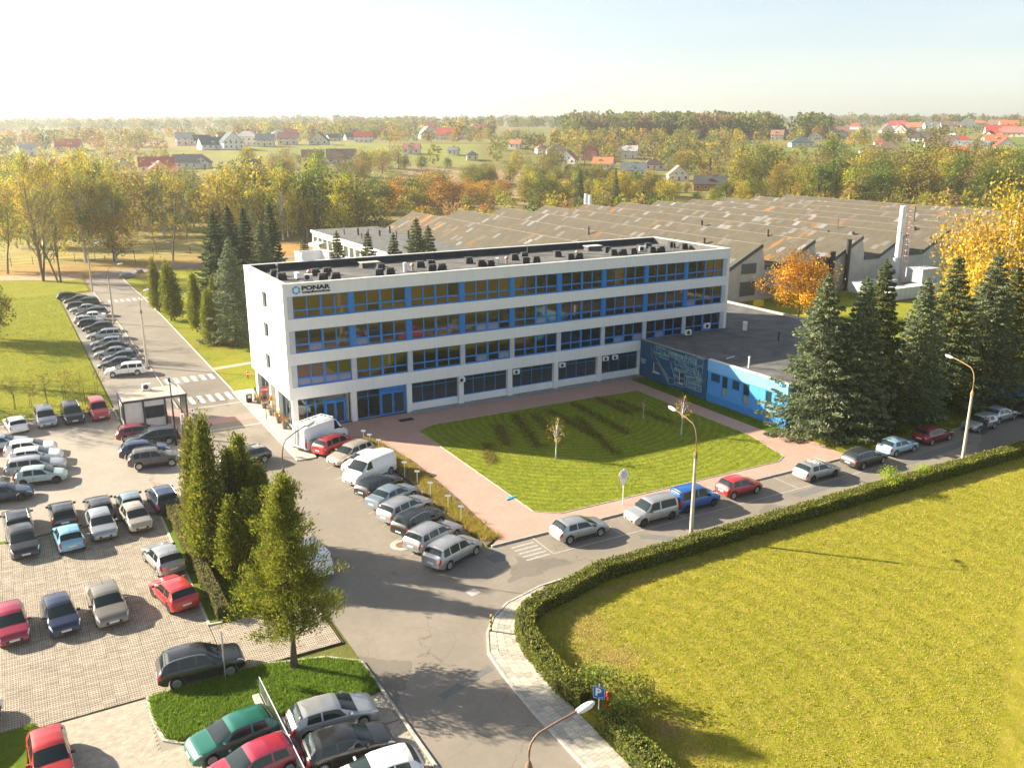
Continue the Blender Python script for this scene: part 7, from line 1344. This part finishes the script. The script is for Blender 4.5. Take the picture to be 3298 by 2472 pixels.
# ------------------------------------------------------------ street lamps, signs
LPOST = M('lamp_concrete', (.48, .43, .36), .85, var=.12, vs=5); LARM = M('lamp_arm', (.22, .13, .08), .6, var=.25, vs=10); LHEAD = M('lamp_head', (.74, .74, .72), .35); LENS = M('lamp_lens', (.60, .62, .62), .15)
def lamp(x, y, rz, label, arm=LARM, h=6.3, reach=2.0, top=2.7, z=0.0, post=LPOST):
    r_ = root('street_lamp', label, 'street lamp', (x, y, z), rz, 'street lamps')
    MB().tube([(0, 0, 0), (0, 0, h)], [.15, .10], 10).build('post', post, r_)
    MB().tube([(0, 0, h-.25), (0, 0, h), (0, 0, h+.25)], [.135, .14, .06], 8).build('collar', arm, r_)
    pts = [(0, 0, h), (0, 0, h+top*.35)] + [(.62*(1-math.cos(a)), 0, h+top*.35+top*.48*math.sin(a)) for a in np.linspace(R(12), R(72), 6)] + [(reach*.62, 0, h+top*.92), (reach, 0, h+top)]
    MB().tube(pts, .042, 7).build('arm', arm, r_, smooth=60)
    hb = MB().lathe([(.05, -.40), (.12, -.34), (.165, -.1), (.16, .15), (.10, .34), (.02, .42)], 12); hb.v = [(z_, x_*1.0, y_*.62) for x_, y_, z_ in hb.v]
    hb.build('lamp_head', LHEAD, r_, (reach+.35, 0, h+top+.05), (0, R(-12), 0), smooth=60); ln = MB().lathe([(.12, -.2), (.12, .26), (.02, .3)], 10); ln.v = [(z_, x_*.9, y_*.5) for x_, y_, z_ in ln.v]; ln.build('lens', LENS, r_, (reach+.36, 0, h+top-.03), (0, R(-12), 0)); return r_
lamp(17.9, -36.9, R(97), 'concrete lamp in the hedge before the blue small van'); lamp(48.5, -36.9, R(97), 'concrete lamp in the hedge before the dark red car', arm=M('lamp_arm_y', (.42, .26, .12), .6)); lamp(-7.7, -26.1, R(20), 'lamp behind the big conifer arching over the drive'); lamp(-7.9, -57.9, R(0), 'lamp at the bottom edge reaching over the drive', h=6.1, top=1.55)
lamp(-8.4, 33.2, R(20), 'lamp beside the white estate of the side street row', reach=.6, top=2.4, h=7); lamp(-8.9, 63.6, R(-15), 'lamp halfway up the side street', h=7.0, top=1.9, reach=1.5); lamp(-9.0, 95.7, R(-15), 'lamp at the far end of the side street', h=7.0, top=1.8, reach=1.4); lamp(9.9, 125.4, R(180), 'small lamp at the bend beyond the thujas', h=4, top=1.0, reach=.3)
def text_flat(name, txt, size, mat, parent, loc, rot, maxw=None, **kw):
    o = obj(name, text_mesh(txt, size, .002, **kw), mat, parent); xs = [v.co.x for v in o.data.vertices]; ys = [v.co.y for v in o.data.vertices]; cx, cy = (min(xs)+max(xs))/2, (min(ys)+max(ys))/2
    for v in o.data.vertices: v.co.x -= cx; v.co.y -= cy
    o.location = loc; o.rotation_euler = rot; return o
SGREY = M('sign_post', (.50, .51, .52), .45, metal=.5); SWH = M('sign_white', (.80, .80, .80), .4)
# parking sign
q = root('parking_sign', 'blue parking sign with white P on a pale post by the hedge', 'sign', (.8, -50.0, .05), R(-52)); MB().cyl((0, 0, 0), (0, 0, 1.75), .035, n=8).build('post', SWH, q)
MB().box(-.3, .3, -.06, -.04, .95, 1.62).build('plate', BLUEP, q); mb = MB()
for b in ((-.29, .29, .96, .975), (-.29, .29, 1.595, 1.61), (-.29, -.275, .975, 1.595), (.275, .29, .975, 1.595)): mb.box(b[0], b[1], -.064, -.061, b[2], b[3])
mb.build('border', SWH, q); text_flat('lettering', 'P', .58, SWH, q, (-.02, -.064, 1.32), (R(90), 0, 0), bold=.02); MB().box(-.02, .1, -.064, -.061, 1.03, 1.055).box(.13, .23, -.064, -.061, 1.04, 1.07).build('arrow', SWH, q)
# hydrants
q = root('fire_hydrant', 'red fire hydrant half hidden in shrubs by the parking sign', 'hydrant', (1.55, -49.7, .05)); MB().lathe([(.14, 0), (.14, .06), (.09, .08), (.085, .5), (.13, .54), (.14, .72), (.10, .84), (.03, .9)], 12).build('body', REDP, q, smooth=40)
for a in (0, R(120), R(240)): MB().cyl((.1*math.cos(a), .1*math.sin(a), .62), (.22*math.cos(a), .22*math.sin(a), .58), .05, .045, 8).build('outlet', REDP, q)
q = root('hydrant_post', 'red and white hydrant post on the grass left of the offices', 'hydrant', (1.1, 21.9, .03)); MB().cyl((0, 0, 0), (0, 0, .45), .1, n=10).build('body', REDP, q); MB().cyl((0, 0, .45), (0, 0, .6), .1, n=10).build('band', SWH, q); MB().lathe([(.13, .6), (.13, .75), (.04, .85)], 10).build('cap', REDP, q)
# bollard
q = root('bollard', 'slim yellow and black bollard at the kerb corner', 'bollard', (-.2, -40.7, .1))
for k in range(8): MB().cyl((0, 0, .13*k), (0, 0, .13*(k+1)), .06, n=9).build('band', M('bollard_yellow', (.60, .44, .03), .5) if k % 2 else DARK, q)
# no stopping sign
q = root('no_stopping_sign', 'round no stopping sign with white boards on a white post by the silver small van', 'sign', (17.2, -29.8, .1), R(-10)); MB().cyl((0, 0, 0), (0, 0, 2.9), .035, n=8).build('post', SWH, q)
def disc(r, y0, y1, n=24): m_ = MB().cyl((0, y0, 0), (0, y1, 0), r, n=n); return m_
MB().lathe([(.42, 0), (.42, .02)], 8).build('board', SWH, q, (0, .03, 2.45), (R(90), 0, R(0))); o = disc(.32, -.03, -.05).build('plate', M('sign_pale_blue', (.10, .38, .75), .4), q, (0, 0, 2.4)); mb = MB()
for a in (R(45), R(-45)): mb.obox((0, -.056, 0), (.60, .006, .07), 0, 0, a)
mb.build('cross', SWH, q, (0, 0, 2.4)); MB().lathe([(.33, 0), (.33, .01), (.27, .01), (.27, 0)], 28).build('ring', SWH, q, (0, -.052, 2.4), (R(90), 0, 0)); m_ = MB(); m_.poly([(-.32, .03, 2.1), (0, .03, 1.35), (.32, .03, 2.1)]).poly([(.32, .045, 2.1), (0, .045, 1.35), (-.32, .045, 2.1)]); m_.build('triangle_board', SWH, q)
# stop sign group at the office corner
q = root('stop_sign', 'red octagonal stop sign over a speed limit disc at the office corner', 'sign', (-1.1, 5.1, .1), R(-12)); MB().cyl((0, 0, 0), (0, 0, 3.4), .035, n=8).build('post', DARK, q); MB().lathe([(.40, 0), (.40, .02)], 8).build('octagon', M('stop_red', (.55, .05, .05), .4), q, (0, -.04, 3.05), (R(90), R(22.5), 0)); text_flat('lettering', 'STOP', .27, SWH, q, (0, -.065, 3.05), (R(90), 0, 0), bold=.008)
disc(.38, -.03, -.05).build('speed_disc', SWH, q, (0, 0, 2.2)); MB().lathe([(.39, 0), (.39, .012), (.33, .012), (.33, 0)], 28).build('red_ring', M('ring_red', (.40, .08, .06), .4), q, (0, -.05, 2.2), (R(90), 0, 0)); text_flat('lettering', '20', .36, DARK, q, (0, -.056, 2.2), (R(90), 0, 0), bold=.012); MB().box(-.3, .3, -.05, -.035, 1.62, 1.78).build('sub_plate', SGREY, q)
q = root('warning_sign', 'orange triangular warning sign beside the speed limit disc', 'sign', (-.45, 5.25, .1), R(-12)); MB().cyl((0, 0, 0), (0, 0, 2.3), .03, n=6).build('post', SGREY, q); m_ = MB(); m_.poly([(-.38, -.04, 1.75), (.38, -.04, 1.75), (0, -.04, 2.4)]).poly([(0, -.02, 2.4), (.38, -.02, 1.75), (-.38, -.02, 1.75)]); m_.build('triangle', M('warn_orange', (.62, .34, .03), .5), q); MB().box(-.04, .04, -.05, -.042, 1.86, 2.15).build('symbol', DARK, q)
# thin sign by the black off-roader, seen edge-on
q = root('traffic_sign', 'grey sign post seen edge-on before the black off-roader', 'sign', (-14.5, -37.95, .1), R(81)); MB().cyl((0, 0, 0), (0, 0, 2.85), .035, n=8).build('post', SGREY, q); MB().box(-.28, .28, -.06, -.04, 2.2, 2.85).build('plate', SGREY, q)
# bay number plates
for i, (x, y, h) in enumerate([(5.0, -6.1, 1.05), (5.1, -7.4, 1.05), (5.4, -8.9, .95), (4.75, -16.4, 1.4), (5.1, -18.2, 1.15), (4.95, -21.1, 1.2), (5.1, -24.0, 1.15), (5.05, -26.3, 1.15)]):
    q = root('bay_sign', 'small white plate on a thin post, %s along the planting strip from the offices' % ORD[i], 'bay sign', (x, y, .1), R(-38), 'white plates before the parking bays'); MB().cyl((0, 0, 0), (0, 0, h), .025, n=6).build('post', SWH, q); MB().obox((0, -.03, h-.02), (.42, .02, .16), 0, R(-25)).build('plate', SWH, q)
# planters, bin, cone
TERRA = M('planter_grey', (.16, .155, .15), .8)
for i, (x, y) in enumerate([(-.35, 11.0), (-.35, 8.9), (-.35, 6.1), (-.35, 3.3), (-.35, 1.2)]):
    q = root('planter', 'grey planter with orange flowers, %s from the office corner' % ORD[4-i], 'planter', (x, y, .1), 0, 'planters along the office end'); m_ = MB().prism([(-.24, -.24), (.24, -.24), (.24, .24), (-.24, .24)], 0, .6); m_.v = [(a*(.82+.3*c), b*(.82+.3*c), c) for a, b, c in m_.v]; m_.build('pot', TERRA, q)
    n = 260; P2 = RNG.normal(size=(n, 3))*[.22, .22, .2]+[0, 0, .85]; obj('flowers', leafmesh('flowers', [leaves(P2, .12, None, .6, pal(n, [(.50, .24, .03), (.55, .33, .04), (.20, .20, .04), (.42, .16, .03)]))]), LEAF, q)
q = root('litter_bin', 'dark litter bin with pale lid on the pavement left of the offices', 'bin', (-1.2, 11.8, .1)); MB().box(-.28, .28, -.22, .22, .05, .85).build('body', DARK, q); MB().box(-.31, .31, -.25, .25, .86, .98).build('lid', CONC, q); MB().box(-.16, .16, -.235, -.222, .5, .8).build('label', SWH, q)
q = root('traffic_cone', 'slim brown cone beside the litter bin', 'cone', (-.45, 12.2, .1)); MB().cyl((0, 0, .04), (0, 0, .9), .16, .03, 12).build('cone', M('cone_brown', (.36, .24, .14), .7), q); MB().box(-.2, .2, -.2, .2, 0, .04).build('foot', DARK, q)
# gate posts by the hut
q = root('banner_pole', 'tall dark pole with a white arm by the gate hut', 'pole', (-10.3, 1.6, .01)); MB().tube([(0, 0, 0), (0, 0, 3), (0, 0, 6.2)], [.11, .08, .05], 9).build('pole', DARK, q); m_ = MB().obox((.28, 0, 5.9), (.9, .1, .16), R(-30), 0, R(38)); m_.build('camera_arm', SWH, q); MB().obox((-.05, .05, 6.25), (.2, .14, .36)).build('camera', BLUEP, q)
q = root('barrier_post', 'blue and white barrier post before the gate hut porch', 'barrier', (-9.3, 3.6, .01)); MB().box(-.14, .14, -.12, .12, 0, 1.3).build('cabinet', M('barrier_blue', (.10, .24, .42), .5), q); MB().box(-.12, .12, -.1, .1, 1.302, 2.3).build('upright_arm', SWH, q)
q = root('fence_panel', 'short dark wire fence between gate hut and thujas', 'fence', (-10.0, 5.0, .012), R(90))
for k in range(4): MB().cyl((-3.0+2*k, 0, 0), (-3.0+2*k, 0, 1.5), .04, n=6).build('post', DARK, q)
for k in range(5): MB().cyl((-3, 0, .25+.3*k), (3, 0, .25+.3*k), .012, n=4).build('wire', DARK, q)
# railing on a low wall
q = root('railing', 'white metal railing on a low concrete wall between the bottom parking rows', 'railing', (-13.3, -40.5, .05)); MB().box(-.42, -.1, -10, 0, -.05, .36).build('low_wall', CONC, q); MB().cyl((0, 0, 1.25), (0, -10, 1.25), .028, n=8).build('handrail', SGREY, q); MB().cyl((0, 0, .3), (0, -10, .3), .018, n=6).build('bottom_rail', SGREY, q)
bal = MB().cyl((0, 0, .3), (0, 0, 1.24), .007, n=5).mesh('baluster'); pst = MB().cyl((0, 0, .0), (0, 0, 1.25), .03, n=6).mesh('post')
for k in range(80): obj('baluster' if k % 12 else 'post', pst if k % 12 == 0 else bal, SGREY, q, (0, -.125*k-.02, 0))
# wire fence at the far left, boulders
q = root('wire_fence', 'dark wire fence with posts beyond the autumn trees', 'fence', (0, 141.5, 0), R(4))
for k in range(16): MB().cyl((-38+4.2*k, 0, 0), (-38+4.2*k, 0, 2.0), .06, n=5).build('post', DARK, q)
for k in range(3): MB().cyl((-38, 0, .3+.6*k), (25, 0, .3+.6*k), .02, n=3).build('wire', DARK, q)
for i, (x, y, s, lb) in enumerate([(-1.3, 110.9, 1.1, 'grey boulder at the bend of the side street'), (1.6, 116.4, .8, 'smaller grey boulder beyond the bend')]):
    bm = bmesh.new(); bmesh.ops.create_icosphere(bm, subdivisions=3, radius=1)
    for v in bm.verts: v.co *= 1+.28*noise.noise(v.co*1.3+Vector((i*5, 0, 0))); v.co.z *= .62; v.co.x *= 1.3
    me = bpy.data.meshes.new('boulder'); bm.to_mesh(me); bm.free(); tag(obj('boulder', me, M('rock', (.22, .22, .21), .9, var=.25, vs=3, bmp=.4, bs=6), None, (x, y, .3), (0, 0, i), (s, s, s)), lb, 'boulder')
# blue fence at the right edge
q = root('blue_fence', 'dark blue sheet fence behind the silver saloon', 'fence', (64.6, -27.2, .05), R(-7))
for k in range(5): MB().box(1.6*k, 1.6*k+1.55, -.02, .02, .1, 1.9).build('panel', M('fence_blue', (.015, .10, .30), .5, var=.12, vs=2), q)
for k in range(6): MB().box(1.6*k-.05, 1.6*k+.0, -.05, .05, 0, 2.0).build('post', BLUEP, q)
q = root('flag_pole', 'thin pale pole beside the blue fence', 'pole', (64.2, -27.3, .05)); MB().tube([(0, 0, 0), (0, 0, 5.2)], [.05, .03], 6).build('pole', SGREY, q); MB().box(-.4, -.05, -.02, .02, 2.0, 2.7).build('plate', M('plate_teal', (.12, .42, .52), .5), q)
tag(MB().obox((0, 0, .03), (.9, .14, .05), .2).obox((.2, .12, .05), (.7, .1, .05), -.1).build('blue_scrap', M('scrap_blue', (.05, .42, .55), .5), None, (10.2, -24.6, .12)), 'turquoise plastic scrap at the lawn edge', 'scrap')

# ------------------------------------------------------------ person by the silver small car
def person():
    J = {'pel': (0, 0, .95, .15), 'wst': (0, .01, 1.1, .14), 'chs': (.03, 0, 1.34, .17), 'nek': (.06, 0, 1.5, .06), 'hed': (.09, 0, 1.62, .105), 'hdt': (.10, 0, 1.73, .085),
         'hl': (0, .10, .9, .10), 'kl': (.05, .11, .5, .07), 'al': (0, .12, .09, .05), 'tl': (.15, .13, .05, .045), 'hr': (0, -.10, .9, .10), 'kr': (-.01, -.12, .5, .07), 'ar': (-.07, -.13, .09, .05), 'tr': (.08, -.15, .05, .045),
         'sl': (.03, .19, 1.42, .075), 'el': (.1, .27, 1.15, .055), 'wl': (.32, .2, 1.08, .04), 'fl': (.40, .18, 1.07, .04), 'sr': (.03, -.19, 1.42, .075), 'er': (-.02, -.28, 1.15, .055), 'wr': (.14, -.24, .95, .04), 'fr': (.19, -.22, .89, .04)}
    E = [('pel', 'wst'), ('wst', 'chs'), ('chs', 'nek'), ('nek', 'hed'), ('hed', 'hdt'), ('pel', 'hl'), ('hl', 'kl'), ('kl', 'al'), ('al', 'tl'), ('pel', 'hr'), ('hr', 'kr'), ('kr', 'ar'), ('ar', 'tr'), ('chs', 'sl'), ('sl', 'el'), ('el', 'wl'), ('wl', 'fl'), ('chs', 'sr'), ('sr', 'er'), ('er', 'wr'), ('wr', 'fr')]
    ks = list(J); V = [J[k][:3] for k in ks]; Ed = [(ks.index(a), ks.index(b)) for a, b in E]; rad = [J[k][3] for k in ks]
    for s, w in ((1, 'fl'), (-1, 'fr')):
        b = Vector(J[w][:3]); wi = ks.index(w)
        for q in range(4): V.append(tuple(b+Vector((.045, .022*(q-1.5), -.01)))); rad.append(.014); Ed.append((wi, len(V)-1)); V.append(tuple(b+Vector((.09+.01*(q in (1, 2)), .024*(q-1.5), -.04)))); rad.append(.011); Ed.append((len(V)-2, len(V)-1))
        V.append(tuple(b+Vector((.02, -.045*s, .01)))); rad.append(.014); Ed.append((wi, len(V)-1))
    me = bpy.data.meshes.new('person'); me.from_pydata(V, Ed, []); o = bpy.data.objects.new('p', me); COL.objects.link(o); md = o.modifiers.new('s', 'SKIN'); 
    for i, sv in enumerate(me.skin_vertices[0].data): sv.radius = (rad[i], rad[i]); sv.use_root = i == 0
    o.modifiers.new('d', 'SUBSURF').levels = 2; bpy.context.view_layer.update(); m2 = bpy.data.meshes.new_from_object(o.evaluated_get(bpy.context.evaluated_depsgraph_get())); bpy.data.objects.remove(o); m2.name = 'person'; m2.materials.clear()
    for m in (M('skin', (.42, .25, .18), .6), M('jacket', (.022, .022, .026), .8), M('trousers', (.06, .062, .07), .85), M('shoes', (.02, .02, .02), .7), M('hair', (.14, .07, .035), .8)): m2.materials.append(m)
    for p in m2.polygons:
        c = p.center; r_ = math.hypot(c.x-.06, c.y); p.use_smooth = True
        p.material_index = 3 if c.z < .1 else 2 if c.z < .95 and abs(c.y) < .2 and c.x < .13 else (4 if c.z > 1.66 or (c.z > 1.56 and c.x < .06) else 0) if c.z > 1.49 else (0 if (c.x > .31 and c.y > 0) or (c.y < -.18 and c.z < .97) else 1)
    return m2
pm = person(); q = obj('person', pm, None, None, (57.2, -33.2, .0), (0, 0, R(60))); tag(q, 'person in dark jacket leaning to the silver small car', 'person')

# ------------------------------------------------------------ haze
def haze():
    m = bpy.data.materials.new('haze_air'); m.use_nodes = True; nt = m.node_tree; nt.nodes.clear(); out = nt.nodes.new('ShaderNodeOutputMaterial'); v = nt.nodes.new('ShaderNodeVolumePrincipled')
    v.inputs['Color'].default_value = (.93, .94, .96, 1); v.inputs['Density'].default_value = .00024; v.inputs['Anisotropy'].default_value = .7; nt.links.new(v.outputs[0], out.inputs['Volume'])
    tag(MB().box(-5300, 5300, -5300, 5300, -3, 150).build('haze', m), 'thin autumn haze over the whole valley', 'haze', kind='stuff')
haze()
